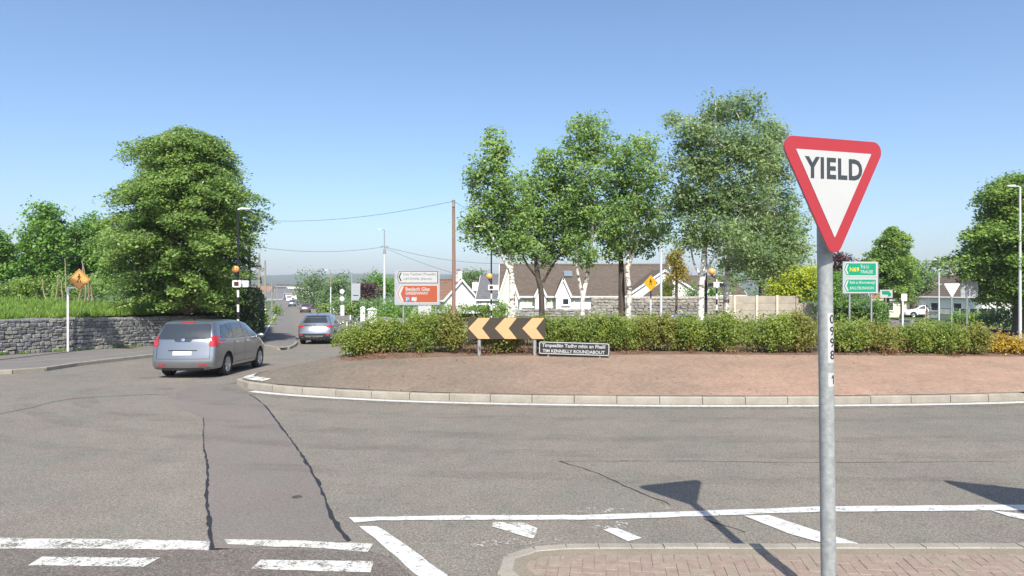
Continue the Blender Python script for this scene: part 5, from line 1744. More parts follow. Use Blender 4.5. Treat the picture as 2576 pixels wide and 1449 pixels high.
# number strips wrapped round the pole
def wrap_strip(parent, z0, z1, ang, half, m, name, rr):
    b = MB()
    n = 8
    vs = []
    for z in (z0, z1):
        for k in range(n + 1):
            a = ang + half * (-1 + 2 * k / n)
            vs.append((lean * z + rr * math.sin(a), -rr * math.cos(a), z))
    b.add(vs, [(k, k + 1, n + 2 + k, n + 1 + k) for k in range(n)])
    return b.build(name, m, parent)
def wrap_text(txt, zc, hgt, w, ang, rr, parent):
    V, Fc = glyphs(txt, w, hgt, 0, .012) if txt != '1' else ([(x_ * w, z_ * hgt) for x_, z_ in ((0, .74), (.5, 1), (1, 1), (1, 0), (.55, 0), (.55, .76), (.12, .58))], [tuple(range(7))])
    bm = bmesh.new()
    bv_ = [bm.verts.new((x, z, 0)) for x, z in V]
    for f in Fc:
        try: bm.faces.new([bv_[i] for i in f])
        except ValueError: pass
    for k in range(1, 12):
        bmesh.ops.bisect_plane(bm, geom=bm.verts[:] + bm.edges[:] + bm.faces[:], plane_co=(w * k / 12, 0, 0), plane_no=(1, 0, 0))
    bmesh.ops.triangulate(bm, faces=bm.faces[:])
    bm.verts.index_update()
    V = [(v.co.x, v.co.y) for v in bm.verts]
    Fc = [tuple(v.index for v in f.verts) for f in bm.faces]
    bm.free()
    vs = []
    for x, z in V:
        a = ang + (x - w / 2) / rr
        zz_ = zc - hgt / 2 + z
        vs.append((lean * zz_ + rr * math.sin(a), -rr * math.cos(a), zz_))
    me = bpy.data.meshes.new('digit')
    me.from_pydata(vs, [], Fc)
    me.materials.append(m_black)
    link('digit', me, parent)
zl = lambda py: CAM + (CY - py) / F * 4.95 - pb.z
tilt = R(29)
stilt = R(38)
st = wrap_strip(pole, zl(913), zl(787), stilt, R(50), m_white, 'number_strip', .0542)
for c_, py in zip('0998', (803, 833, 862, 893)):
    wrap_text(c_, zl(py), .068, .044, tilt, .0550, st)
st2 = wrap_strip(pole, zl(973), zl(938), stilt, R(50), m_white, 'number_strip', .0542)
wrap_text('1', zl(955), .066, .026, tilt, .0550, st2)

# the sign next to it, outside the frame, whose shadow falls across the lane line
ns = thing('direction_sign', 'grey backed direction sign on two posts beyond the edge of the frame', 'road sign', (5.88, 5.22, 0), R(-26))
plate('panel', rrect(0, 2.02, 2.0, 3.36, .1), -.01, .02, m_sgrey, ns)
for x in (.55, 1.6): post(ns, x, .06, 0, 3.3, .045, m_galv)

# ------------------------------------------------------------------ signs on the island
YC = 18.5
pc = at(1274.5, 826, YC)
gz = bed_z(pc.x, YC)
ch = thing('chevron_board', 'black board with three pale yellow arrowheads pointing along the roundabout', 'road sign', (pc.x, YC, gz), R(-2))
s_ = YC / F
Wc, Hc = 195 * s_, 54 * s_
zc = pc.z - gz
plate('board', rrect(-Wc / 2, zc - Hc / 2, Wc / 2, zc + Hc / 2, .01), -.012, .012, m_chev_k, ch)
for k, tp in enumerate((.004, .348, .702)):
    X = lambda u: -Wc / 2 + u * Wc
    zt_, zb2 = zc + Hc / 2 - .008, zc - Hc / 2 + .008
    plate('chevron', [(X(tp), zc), (X(tp + .128), zb2), (X(min(tp + .283, .995)), zb2), (X(tp + .178), zc), (X(min(tp + .283, .995)), zt_), (X(tp + .128), zt_)], -.0165, -.0125, m_chev_y, ch)
for px in (1205, 1345): post(ch, (px - 1274.5) * s_, .06, -.3, zc + Hc / 2 - .06, .05, m_galv)
YN = 18.15
pn_ = at(1443.5, 877, YN)
gz = bed_z(pn_.x, YN)
nm = thing('name_sign', 'low charcoal nameplate of the roundabout with white border and lettering', 'sign', (pn_.x, YN, gz), R(-9))
s_ = YN / F
Wn, Hn = 178 * s_, 33 * s_
zc = pn_.z - gz
nm.rotation_euler = (0, R(1.0), R(-9))
plate('board', rrect(-Wn / 2, zc - Hn / 2, Wn / 2, zc + Hn / 2, .04), -.012, .012, m_name, nm)
bo = MB()
o1, o2 = rrect(-Wn / 2 + .012, zc - Hn / 2 + .012, Wn / 2 - .012, zc + Hn / 2 - .012, .05, 5), rrect(-Wn / 2 + .034, zc - Hn / 2 + .034, Wn / 2 - .034, zc + Hn / 2 - .034, .035, 5)
n = len(o1)
bo.add([(x, -.014, z) for x, z in o1] + [(x, -.014, z) for x, z in o2], [(i, (i + 1) % n, (i + 1) % n + n, i + n) for i in range(n)])
bo.build('border', m_white, nm)
write('Timpeallán Tadhg mhic an Fhailí', -Wn / 2 + .09, zc - .005, Wn - .20, .125, -.0145, m_white, nm, .02)
write('TIM KENNELLY ROUNDABOUT', -Wn / 2 + .11, zc - .125, Wn - .24, .09, -.0145, m_white, nm, .02)
for x in (-.7, .7): post(nm, x, .04, -.3, zc + .1, .03, m_galv_d)

# ------------------------------------------------------------------ direction signs
def sign_at(name, lab, pxl, pxr, pyt, pyb, Y, rz, cat='road sign', group=None):
    q = at((pxl + pxr) / 2, (pyt + pyb) / 2, Y)
    t = thing(name, lab, cat, (q.x, Y, h(Y)), rz, group)
    k = Y / F
    return t, (pxr - pxl) * k, (pyb - pyt) * k, q.z - h(Y)
t, w, hh_, zc = sign_at('direction_sign', 'white LISTOWEL panel above brown GREENWAY panel on grey backing board', 993, 1106, 679, 767, 33, R(3))
U = lambda x: (x - 665) / 1090 * w
V_ = lambda y: zc + (550 - y) / 840 * hh_
plate('backing', rrect(-w / 2, zc - hh_ / 2, w / 2, zc + hh_ / 2, .06), -.008, .02, m_sgrey, t)
P_ = lambda pts: [(U(x), V_(y)) for x, y in pts]
wp = plate('white_panel', P_([(178, 295), (235, 450), (1165, 450), (1165, 160), (235, 160)]), -.012, -.0085, m_black, t)
plate('panel_face', P_([(190, 295), (242, 436), (1150, 436), (1150, 173), (242, 173)]), -.016, -.0125, m_white, wp)
plate('arrow', P_([(212, 298), (268, 405), (294, 395), (246, 298), (294, 200), (268, 190)]), -.0185, -.0165, m_black, wp)
write('Lios Tuathail (Thuaidh)', U(335), V_(278), U(1115) - U(335), (V_(212) - V_(278)) * 1.15, -.019, m_letter, wp, .0)
write('LISTOWEL (North)', U(340), V_(385), U(1020) - U(340), V_(318) - V_(385), -.019, m_letter, wp, .0)
bp_ = plate('brown_panel', P_([(155, 700), (262, 925), (1172, 925), (1172, 485), (262, 485)]), -.012, -.0085, m_white, t)
plate('panel_edge', P_([(186, 700), (278, 905), (1150, 905), (1150, 508), (278, 508)]), -.016, -.0125, m_brown, bp_)
plate('arrow', P_([(205, 705), (285, 895), (345, 895), (268, 705), (345, 522), (285, 522)]), -.0195, -.0165, m_white, bp_)
write('Bealach Glas', U(385), V_(630), U(968) - U(385), V_(545) - V_(630), -.02, m_white, bp_, .02)
write('GREENWAY', U(385), V_(725), U(938) - U(385), V_(652) - V_(725), -.02, m_white, bp_, .02)
sq = plate('parking_square', rrect(U(378), V_(896), U(488), V_(775), .02), -.0195, -.0165, m_blue, bp_)
sq['label'] = 'blue parking symbol square'
write('P', U(402), V_(882), U(470) - U(402), V_(790) - V_(882), -.0205, m_white, bp_, .02)
ic = plate('pictogram', P_([(530, 880), (530, 800), (560, 775), (600, 790), (650, 775), (655, 860), (620, 892), (575, 870)]), -.0195, -.0165, m_white, bp_)
for x in (-w * .31, w * .41): post(t, x, .08, -.1, zc + hh_ / 2 - .15, .045, m_galv if x < 0 else m_galv_d)
t, w, hh_, zc = sign_at('notice_board', 'plain white roadside notice on a short post below the tourist sign', 1052, 1085, 769, 811, 32.4, R(4))
plate('panel', rrect(-w / 2, zc - hh_ / 2, w / 2, zc + hh_ / 2, .01), -.008, .01, m_white, t)
for i, (x0, x1, dz) in enumerate(((-.25, .25, .10), (-.16, .18, -.03), (-.25, .05, -.22))):
    lb_ = MB()
    for k in range(5):
        x = x0 + (x1 - x0) * (k + .3) / 5
        lb_.box((x, -.0095, zc + dz), ((x1 - x0) / 5 * .5, .002, .055))
    lb_.build('faded_lettering', m_sgrey, t)
post(t, 0, .04, -.1, zc, .04, m_galv_d)
# green signs
t, w, hh_, zc = sign_at('direction_sign', 'green TRALEE and BALLYBUNNION direction panels on grey board behind the yield sign', 2118, 2211, 658, 738, 38, R(4))
U = lambda x: (x - 900) / 1180 * w
V_ = lambda y: zc + (785 - y) / 1010 * hh_
plate('backing', rrect(-w / 2, zc - hh_ / 2, w / 2, zc + hh_ / 2, .06), -.008, .02, m_sgrey, t)
for (yt, yb, lines) in ((305, 745, (('N69', 540, 850, 600, 460, m_yellow), ('Trá Lí', 890, 1180, 495, 385, m_white), ('TRALEE', 890, 1310, 655, 555, m_white))),
                        (820, 1275, (('Baile an Bhuinneánaigh', 545, 1385, 1010, 895, m_white), ('BALLYBUNNION', 545, 1335, 1165, 1072, m_white)))):
    ym = (yt + yb) / 2
    gpn = plate('green_panel', P_([(322, ym), (420, yb), (1450, yb), (1450, yt), (420, yt)]), -.012, -.0085, m_white, t)
    plate('panel_face', P_([(352, ym), (432, yb - 30), (1412, yb - 30), (1412, yt + 30), (432, yt + 30)]), -.016, -.0125, m_green, gpn)
    plate('arrow', P_([(385, ym), (455, yb - 60), (505, yb - 60), (440, ym), (505, yt + 60), (455, yt + 60)]), -.019, -.0165, m_white, gpn)
    for txt, x0, x1, y0, y1, m in lines:
        write(txt, U(x0), V_(y0), U(x1) - U(x0), V_(y1) - V_(y0), -.0195, m, gpn, .012)
for x in (-w * .285, w * .33): post(t, x, .08, -.1, zc + hh_ / 2 - .15, .05, m_galv)
t, w, hh_, zc = sign_at('lane_sign', 'small white sign with a bent green arrow beside the green direction sign', 2213, 2246, 729, 749, 52, R(4))
plate('panel', rrect(-w / 2, zc - hh_ / 2, w / 2, zc + hh_ / 2, .02), -.008, .01, m_white, t)
plate('arrow', [(-w * .36, zc + hh_ * .05), (-w * .28, zc - hh_ * .12), (w * .12, zc - hh_ * .12), (w * .12, zc - hh_ * .34), (w * .3, zc - hh_ * .34), (w * .42, zc - hh_ * .05), (w * .30, zc + hh_ * .14), (w * .22, zc + hh_ * .36), (-w * .36, zc + hh_ * .36)], -.012, -.0085, m_green, t)
post(t, 0, .05, -.1, zc, .04, m_galv)
# backs of signs across the roundabout
t, w, hh_, zc = sign_at('yield_sign', 'pale back of a triangular yield sign on a steel post across the roundabout', 2377, 2413, 708, 742, 44, R(172))
plate('face', [(x, z + zc) for x, z in tri(w * 1.08, .05)], -.006, .006, m_polew, t)
post(t, 0, -.06, -.1, zc + .3, .045, m_galv)
t, w, hh_, zc = sign_at('direction_sign', 'grey back of a direction sign half hidden by the maple', 2418, 2459, 708, 747, 46, R(175))
plate('face', rrect(-w / 2, zc - hh_ / 2, w / 2, zc + hh_ / 2, .05), -.006, .006, m_sgrey, t)
b = MB()
for dz in (-.3, .05, .35): b.box((0, .02, zc + dz), (w * .96, .02, .05))
b.build('stiffener', m_galv, t)
post(t, .2, .05, -.1, zc + hh_ / 2, .05, m_galv_d)
t, w, hh_, zc = sign_at('bollard_sign', 'small white plate on a white post beside the grey cabinet', 2267, 2282, 739, 757, 36, R(5))
plate('face', rrect(-w / 2, zc - hh_ / 2, w / 2, zc + hh_ / 2, .02), -.008, .01, m_polew, t)
post(t, -.06, .04, -.1, zc, .045, m_polew)
q = at(2281, 786, 37)
t = thing('cabinet', 'grey roadside utility cabinet behind the white post', 'utility cabinet', (q.x, 37, h(37)), R(24))
b = MB(); b.box((0, 0, .62), (.34, .62, 1.36)); b.build('body', m_galv_d, t)
b = MB(); b.box((0, 0, 1.33), (.4, .68, .06)); b.build('lid', m_galv_d, t)
b = MB(); b.box((0, -.315, .66), (.28, .012, 1.1)); b.build('door', m_galv, t)
# grey information sign and two round signs on the town road
t, w, hh_, zc = sign_at('lane_sign', 'grey lane direction sign seen from behind on two posts by the town road', 884, 906, 713, 756, 74, R(8))
plate('face', [(-w / 2, zc - hh_ / 2), (w * .3, zc - hh_ / 2), (w / 2, zc - hh_ * .28), (w / 2, zc + hh_ / 2), (-w / 2, zc + hh_ / 2)], -.008, .012, m_sgrey, t)
b = MB()
b.box((0, -.012, zc - hh_ * .2), (w * .6, .006, .09)); b.build('dark_bar', m_black, t)
b = MB()
for dz in (.1, .3): b.box((0, -.012, zc + hh_ * dz), (w * .7, .006, .03))
b.build('rib', m_galv, t)
post(t, -w * .47, .06, -.1, zc + hh_ * .5 + 1.2, .06, m_galv)
t, w, hh_, zc = sign_at('round_signs', 'two small round white signs one above the other on a post', 853, 868, 725, 760, 92, R(5))
for dz in (hh_ * .27, -hh_ * .25):
    b = MB(); b.lathe([(0, -.01), (w * .40, -.01), (w * .40, .01), (0, .01)], 18, (0, 0, zc + dz), 'Y'); b.build('disc', m_lampgrey, t)
post(t, 0, .05, -.1, zc + hh_ * .5, .04, m_galv)
# pedestrian warning diamonds
def walker(t, cx, cz, s, y, m):
    """walking figure pictogram"""
    b = MB()
    b.lathe([(0, y), (s * .10, y), (s * .10, y - .002), (0, y - .002)], 12, (cx + s * .02, 0, cz + s * .42), 'Y')
    for poly in ([(-.10, .30), (.10, .30), (.09, -.02), (-.08, -.02)], [(-.08, .0), (.03, .0), (-.16, -.5), (-.27, -.5)], [(.0, .0), (.09, .0), (.27, -.46), (.17, -.5)],
                 [(-.10, .30), (-.05, .22), (-.22, .0), (-.28, .04)], [(.10, .30), (.06, .20), (.22, .02), (.27, .07)]):
        b.prism([(cx + x * s, cz + z * s) for x, z in poly], y - .0025, y)
        y -= .0004
    b.build('pictogram', m, t)
q = gp(171, 884, .115)
Yd = q.y
k = Yd / F
t = thing('warning_sign', 'orange diamond pedestrian sign on a cranked white pole by the dark wall', 'road sign', (q.x, Yd, q.z))
zp = CAM + (CY - 722) * k - q.z
b = MB(); b.tube([(0, 0, -.1), (0, 0, zp - .03), (0, 0, zp)], .045, 14); b.build('pole', m_polew, t, smooth=True)
b = MB(); b.tube([(0, 0, zp - .03), (33 * k, 0, zp - .03)], .04, 12); b.build('bracket', m_polew, t, smooth=True)
dz = CAM + (CY - 703.5) * k - q.z
dx = 30.5 * k
hw = 27.5 * k
plate('diamond', [(dx - hw, dz), (dx, dz - hw), (dx + hw, dz), (dx, dz + hw)], -.065, -.05, m_orange, t)
bo = MB()
sq1, sq2 = hw * .93, hw * .87
c4 = [(-1, 0), (0, -1), (1, 0), (0, 1)]
bo.add([(dx + x * sq1, -.0665, dz + z * sq1) for x, z in c4] + [(dx + x * sq2, -.0665, dz + z * sq2) for x, z in c4], [(i, (i + 1) % 4, (i + 1) % 4 + 4, i + 4) for i in range(4)])
bo.build('border', m_black, t)
walker(t, dx, dz + hw * .12, hw * .78, -.0668, m_black)
post(t, dx, -.02, zp - .03, dz + hw * .6, .03, m_galv, 'stub')
Yd = 42
q = at(1638, 712, Yd)
t = thing('warning_sign', 'amber diamond pedestrian sign seen before the white gable of the bungalow', 'road sign', (q.x, Yd, h(Yd)), R(-38))
hw = 20 * Yd / F
dz = q.z - h(Yd)
plate('diamond', [(-hw, dz), (0, dz - hw), (hw, dz), (0, dz + hw)], -.06, -.045, m_orange2, t)
walker(t, 0, dz + hw * .12, hw * .78, -.0615, m_black)
post(t, -.02, 0, dz - .4 - .6, dz + hw * .6, .04, m_black, 'upper_post')
post(t, -.02, 0, -.1, dz - .4 - .6, .041, m_polew)

# ------------------------------------------------------------------ beacons and lamps
GBn = 'amber globe beacons at the crossings'
def beacon(lab, px_col, Y, py_globe, px_globe, py_box, py_top=None, arm=0, back=False, rg=9):
    x = (px_col - CX) / F * Y
    k = Y / F
    zg = h(Y)
    t = thing('crossing_beacon', lab, 'beacon', (x, Y, zg), 0, GBn)
    zbx = CAM + (CY - py_box) * k - zg
    z0, i = 0.0, 0
    seg = .36
    while z0 < zbx - .2:
        z1 = min(z0 + seg, zbx - .18)
        b = MB(); b.tube([(0, 0, z0), (0, 0, z1)], .055, 14)
        b.build('pole_band', m_black if i % 2 == 0 else m_polew, t, smooth=True)
        z0 = z1; i += 1
    ztop = (CAM + (CY - py_top) * k - zg) if py_top else zbx + .35
    b = MB(); b.tube([(0, 0, z0), (0, 0, ztop)], .05 if py_top else .04, 12); b.build('column', m_iron if py_top else m_polew, t, smooth=True)
    gx, gzz = (px_globe - px_col) * k, CAM + (CY - py_globe) * k - zg
    b = MB()
    r_ = rg * k
    b.lathe([(max(1e-4, r_ * math.sin(math.pi * a / 14)), -r_ * math.cos(math.pi * a / 14)) for a in range(15)], 22, (gx, -.06, gzz))
    g = b.build('globe', m_globe, t, smooth=True)
    b = MB(); b.tube([(gx * .3, -.02, gzz - r_ - .2), (gx, -.06, gzz - r_ - .05), (gx, -.06, gzz - r_ + .03)], .035, 10); b.lathe([(.07, -.05), (.07, .03)], 14, (gx, -.06, gzz - r_)); b.build('globe_bracket', m_iron, t)
    sgn = 1 if back else -1
    b = MB(); bx_ = .40
    b.prism(rrect(-bx_ / 2, zbx - .17, bx_ / 2, zbx + .17, .05), sgn * .20, sgn * .07)
    b.build('light_box', m_polew, t)
    b = MB(); b.box((0, sgn * .205, zbx), (.22, .014, .2)); b.build('lens', mat('lens_%s' % len(bpy.data.materials), (.09, .03, .02), .25, .1, 5), t)
    b = MB(); b.prism(rrect(.10, zbx - .16, .46, zbx + .16, .05), .10, .22); b.build('side_box', m_polew, t)
    if back:
        b = MB()
        for sx_ in (-1, 1): b.add([(sx_ * .2, 0, zbx - .12), (sx_ * .2, 0, zbx + .12), (sx_ * .5, .05, zbx + .09), (sx_ * .5, .05, zbx - .14), (sx_ * .2, .2, zbx - .12), (sx_ * .2, .2, zbx + .12), (sx_ * .5, .2, zbx + .09), (sx_ * .5, .2, zbx - .14)],
                                  [(0, 1, 2, 3), (4, 5, 6, 7), (0, 3, 7, 4), (1, 2, 6, 5), (2, 3, 7, 6)])
        b.build('visor', m_iron, t)
    if py_top and arm:
        b = MB(); b.tube([(0, 0, ztop), (arm * .12, 0, ztop + .06), (arm * .3, 0, ztop + .05)], .05, 10); b.build('arm', m_polew, t, smooth=True)
        b = MB(); b.add([(arm * .2, -.1, ztop + .02), (arm * .62, -.08, ztop + .03), (arm * .62, .08, ztop + .03), (arm * .2, .1, ztop + .02), (arm * .2, -.1, ztop + .12), (arm * .62, -.06, ztop + .08), (arm * .62, .06, ztop + .08), (arm * .2, .1, ztop + .12)],
                        [(3, 2, 1, 0), (4, 5, 6, 7), (0, 1, 5, 4), (1, 2, 6, 5), (2, 3, 7, 6), (3, 0, 4, 7)]); b.build('lamp_head', m_lampgrey, t)
    return t
beacon('amber globe beacon with striped pole and black lamp column against the dark tree', 599, 32.5, 677, 594, 714, 528, 1, rg=9)
beacon('amber globe beacon on a black lamp column between the houses and the birches', 1236, 43, 695, 1231, 723, 575, 1, rg=8)
beacon('amber globe beacon seen from behind beside the tall white birch', 1803, 43, 683, 1790, 716, None, 0, True, rg=8.5)
def lamp_column(lab, px, Y, py_top, m, r0, r1, arm=0, arm_len=.9, m_low=None, split=None, name='street_lamp', cat='street lamp', group=None, rz=0):
    x = (px - CX) / F * Y
    t = thing(name, lab, cat, (x, Y, h(Y)), rz, group)
    zt_ = CAM + (CY - py_top) / F * Y - h(Y)
    zs_ = CAM + (CY - split) / F * Y - h(Y) if split else None
    if zs_:
        b = MB(); b.tube([(0, 0, -.2), (0, 0, zs_)], [r0, (r0 + r1) / 2], 12); b.build('lower_column', m_low, t, smooth=True)
        b = MB(); b.tube([(0, 0, zs_ - .02), (0, 0, zt_)], [r1, r1 * .9], 12); b.build('upper_column', m, t, smooth=True)
    else:
        b = MB(); b.tube([(0, 0, -.2), (0, 0, zt_)], [r0, r1], 12); b.build('column', m, t, smooth=True)
    if arm:
        b = MB(); b.tube([(0, 0, zt_ - .05), (arm * .1, 0, zt_ + .03), (arm * arm_len * .6, 0, zt_ + .06)], .04, 8); b.build('arm', m, t, smooth=True)
        b = MB()
        x0, x1 = arm * arm_len * .5, arm * arm_len * 1.15
        b.add([(x0, -.12, zt_ + .0), (x1, -.09, zt_ + .03), (x1, .09, zt_ + .03), (x0, .12, zt_), (x0, -.11, zt_ + .13), (x1, -.06, zt_ + .10), (x1, .06, zt_ + .10), (x0, .11, zt_ + .13)],
              [(3, 2, 1, 0), (4, 5, 6, 7), (0, 1, 5, 4), (1, 2, 6, 5), (2, 3, 7, 6), (3, 0, 4, 7)])
        b.build('lamp_head', m_lampgrey, t)
    return t
lamp_column('slim grey lamp column rising between the fourth birch and the tallest birch', 1663, 41, 560, m_lampgrey, .085, .06, -1)
lamp_column('tall pale grey street lamp in front of the maple at the picture edge', 2566, 43, 470, m_lampgrey, .10, .06, -1, .75)
lamp_column('black lamp column close beside the tallest birch trunk', 1776, 44, 560, m_iron, .10, .07)
lamp_column('thin dark column standing at the corner of the clipped hedge', 627, 39, 600, m_iron, .10, .08, name='pole', cat='pole')
lp = lamp_column('concrete pole carrying a lamp and overhead cables down the town road', 967, 78, 578, m_galv_d, .17, .06, -1, .6, m_lampgrey, 636)
zx = CAM + (CY - 620) / F * 78 - h(78)
b = MB(); b.box((0, 0, zx), (.9, .12, .12)); b.box((.0, 0, zx - .6), (.3, .3, .5)); b.build('cable_bracket', m_galv_d, lp)
lamp_column('grey lamp post beyond the round signs on the town road', 832, 112, 680, m_wood_g, .13, .07, -1, .9, m_lampgrey, 722)
lamp_column('thin lamp post before the pale roof of the far cream house', 2362, 76, 655, m_lampgrey, .09, .06, -1, .6)
lamp_column('thin pale post beside the small green arrow sign', 2272, 82, 690, m_lampgrey, .07, .05)
GT = 'overhead line poles'
def timber_pole(lab, px, Y, py_top, m=m_wood_g, r=.13, cross=False):
    x = (px - CX) / F * Y
    t = thing('timber_pole', lab, 'pole', (x, Y, h(Y)), 0, GT)
    zt_ = CAM + (CY - py_top) / F * Y - h(Y)
    b = MB(); b.tube([(0, 0, -.3), (.02, 0, zt_ * .5), (0, 0, zt_)], [r, r * .9, r * .75], 12); b.build('shaft', m, t, smooth=True)
    b = MB(); b.box((.0, -.12, zt_ - .35), (.12, .12, .22)); b.lathe([(.04, 0), (.05, .08), (.02, .12)], 8, (0, -.12, zt_ - .24)); b.build('insulator', m_galv_d, t)
    return t
timber_pole('tall brown timber pole standing alone against the sky by the tourist sign', 1141, 44, 503, m_wood, .135)
for px, Y, pt, lab in ((652, 78, 640, 'pale timber pole along the path, first past the hedge'), (667, 98, 655, 'pale timber pole along the path, second past the hedge'), (684, 150, 705, 'pale timber pole along the path, third past the hedge'), (697, 215, 718, 'thin distant pole at the far end of the path')):
    timber_pole(lab, px, Y, pt, m_wood_g, .15)
def cable(lab, a, c, sag, r=.012):
    pts = []
    for i in range(15):
        t_ = i / 14
        p = a + (c - a) * t_
        p.z -= sag * 4 * t_ * (1 - t_)
        pts.append(p)
    b = MB(); b.tube(pts, r, 5)
    tag(b.build('overhead_cable', m_wire), lab, 'cable', 'overhead cables')
cable('cable from the top of the brown timber pole to the dark tree', at(1141, 506, 44), at(640, 553, 60), .55, .014)
cable('cable from the concrete pole to the tree over the path', at(966, 621, 78), at(655, 622, 80), .55, .02)
cable('upper cable from the concrete pole towards the birches', at(968, 621, 78), at(1255, 663, 96), .5, .02)
cable('lower cable from the concrete pole down to the white gabled house', at(968, 623, 78), at(1152, 690, 74), .2, .018)
cable('short cable from the brown timber pole into the birch crowns', at(1141, 506, 44), at(1260, 560, 52), .15, .012)
# unseen mast, added outside the frame to cast shadows on the dark wall
qw = wall_a + wl_dir * wall_s(212)
mast = thing('shadow_mast', 'unseen mast added outside the frame to cast shadows on the dark wall', 'shadow caster')
ms = at(-200, 724, 17)
TR = SUN_TRAVEL / -SUN_TRAVEL.z
def sun_up(P, t_): return Vector(P) - TR * t_
wp_ = gp(188, 840, .6)
# caster line lies 10 m up the sun ray from the wall
pA = sun_up((qw.x, qw.y, 1.45), 10.0)
outw = Vector((nw_face.x, nw_face.y, 0))
post_top = sun_up(((wall_a + wl_dir * wall_s(226)).x, (wall_a + wl_dir * wall_s(226)).y, 1.1), 10.4)
mast.location = (post_top.x, post_top.y, 0)
b = MB(); b.tube([(0, 0, -.2), (0, 0, post_top.z + .3)], [.13, .13], 14); b.build('column', m_galv, mast, smooth=True)
b = MB()
a0 = pA - Vector(mast.location)
for k in range(1):
    q0, q1 = a0 - outw * .25, a0 + outw * 1.75
    b.add([q0 + Vector((0, 0, -.36)), q1 + Vector((0, 0, -.36)), q1 + Vector((0, 0, .36)), q0 + Vector((0, 0, .36)),
           q0 + Vector((.03, .03, -.36)), q1 + Vector((.03, .03, -.36)), q1 + Vector((.03, .03, .36)), q0 + Vector((.03, .03, .36))],
          [(0, 1, 2, 3), (7, 6, 5, 4), (0, 1, 5, 4), (1, 2, 6, 5), (2, 3, 7, 6), (3, 0, 4, 7)])
b.build('caster_plate', m_sgrey, mast)  # added plate that throws the diagonal shadow band
b = MB(); b.tube([(0, 0, a0.z + .36), a0 + Vector((0, 0, .36)), a0 + outw * 1.75 + Vector((0, 0, .36))], .05, 8); b.build('arm', m_galv, mast)
# ------------------------------------------------------------------ cars
def car_paint(name, col, metal=.65, rough=.34):
    m = mat(name, col, rough, .02, 2, metal=metal, spec=.5, coat=.7, local=True)
    return m
m_silver = car_paint('silver_paint', (.30, .31, .33), .8, .30)
m_bluegrey = car_paint('blue_grey_paint', (.34, .37, .42), .75, .30)
m_darkcar = car_paint('dark_plum_paint', (.16, .12, .15), .4)
m_white_car = car_paint('white_paint', (.75, .75, .74), .0)
m_blue_car = car_paint('deep_blue_paint', (.02, .04, .17), .2)
m_glass = mat('car_glass', (.035, .042, .046), .06, .05, 2, spec=.8, coat=.5)
m_tyre = mat('tyre', (.028, .028, .029), .85, .1, 9)
m_rim = mat('alloy', (.55, .55, .56), .35, .05, 5, metal=.8)
m_plast = mat('black_plastic', (.030, .031, .033), .6, .08, 7)
m_lred = mat('lamp_red', (.46, .018, .024), .15, .05, 9, spec=.6, coat=.6)
m_lclear = mat('lamp_clear', (.70, .66, .62), .15, .05, 9, spec=.6)
m_plate = mat('number_plate', (.74, .74, .74), .5, .04, 6)
m_chrome = mat('chrome', (.75, .75, .76), .15, .02, 4, metal=1)

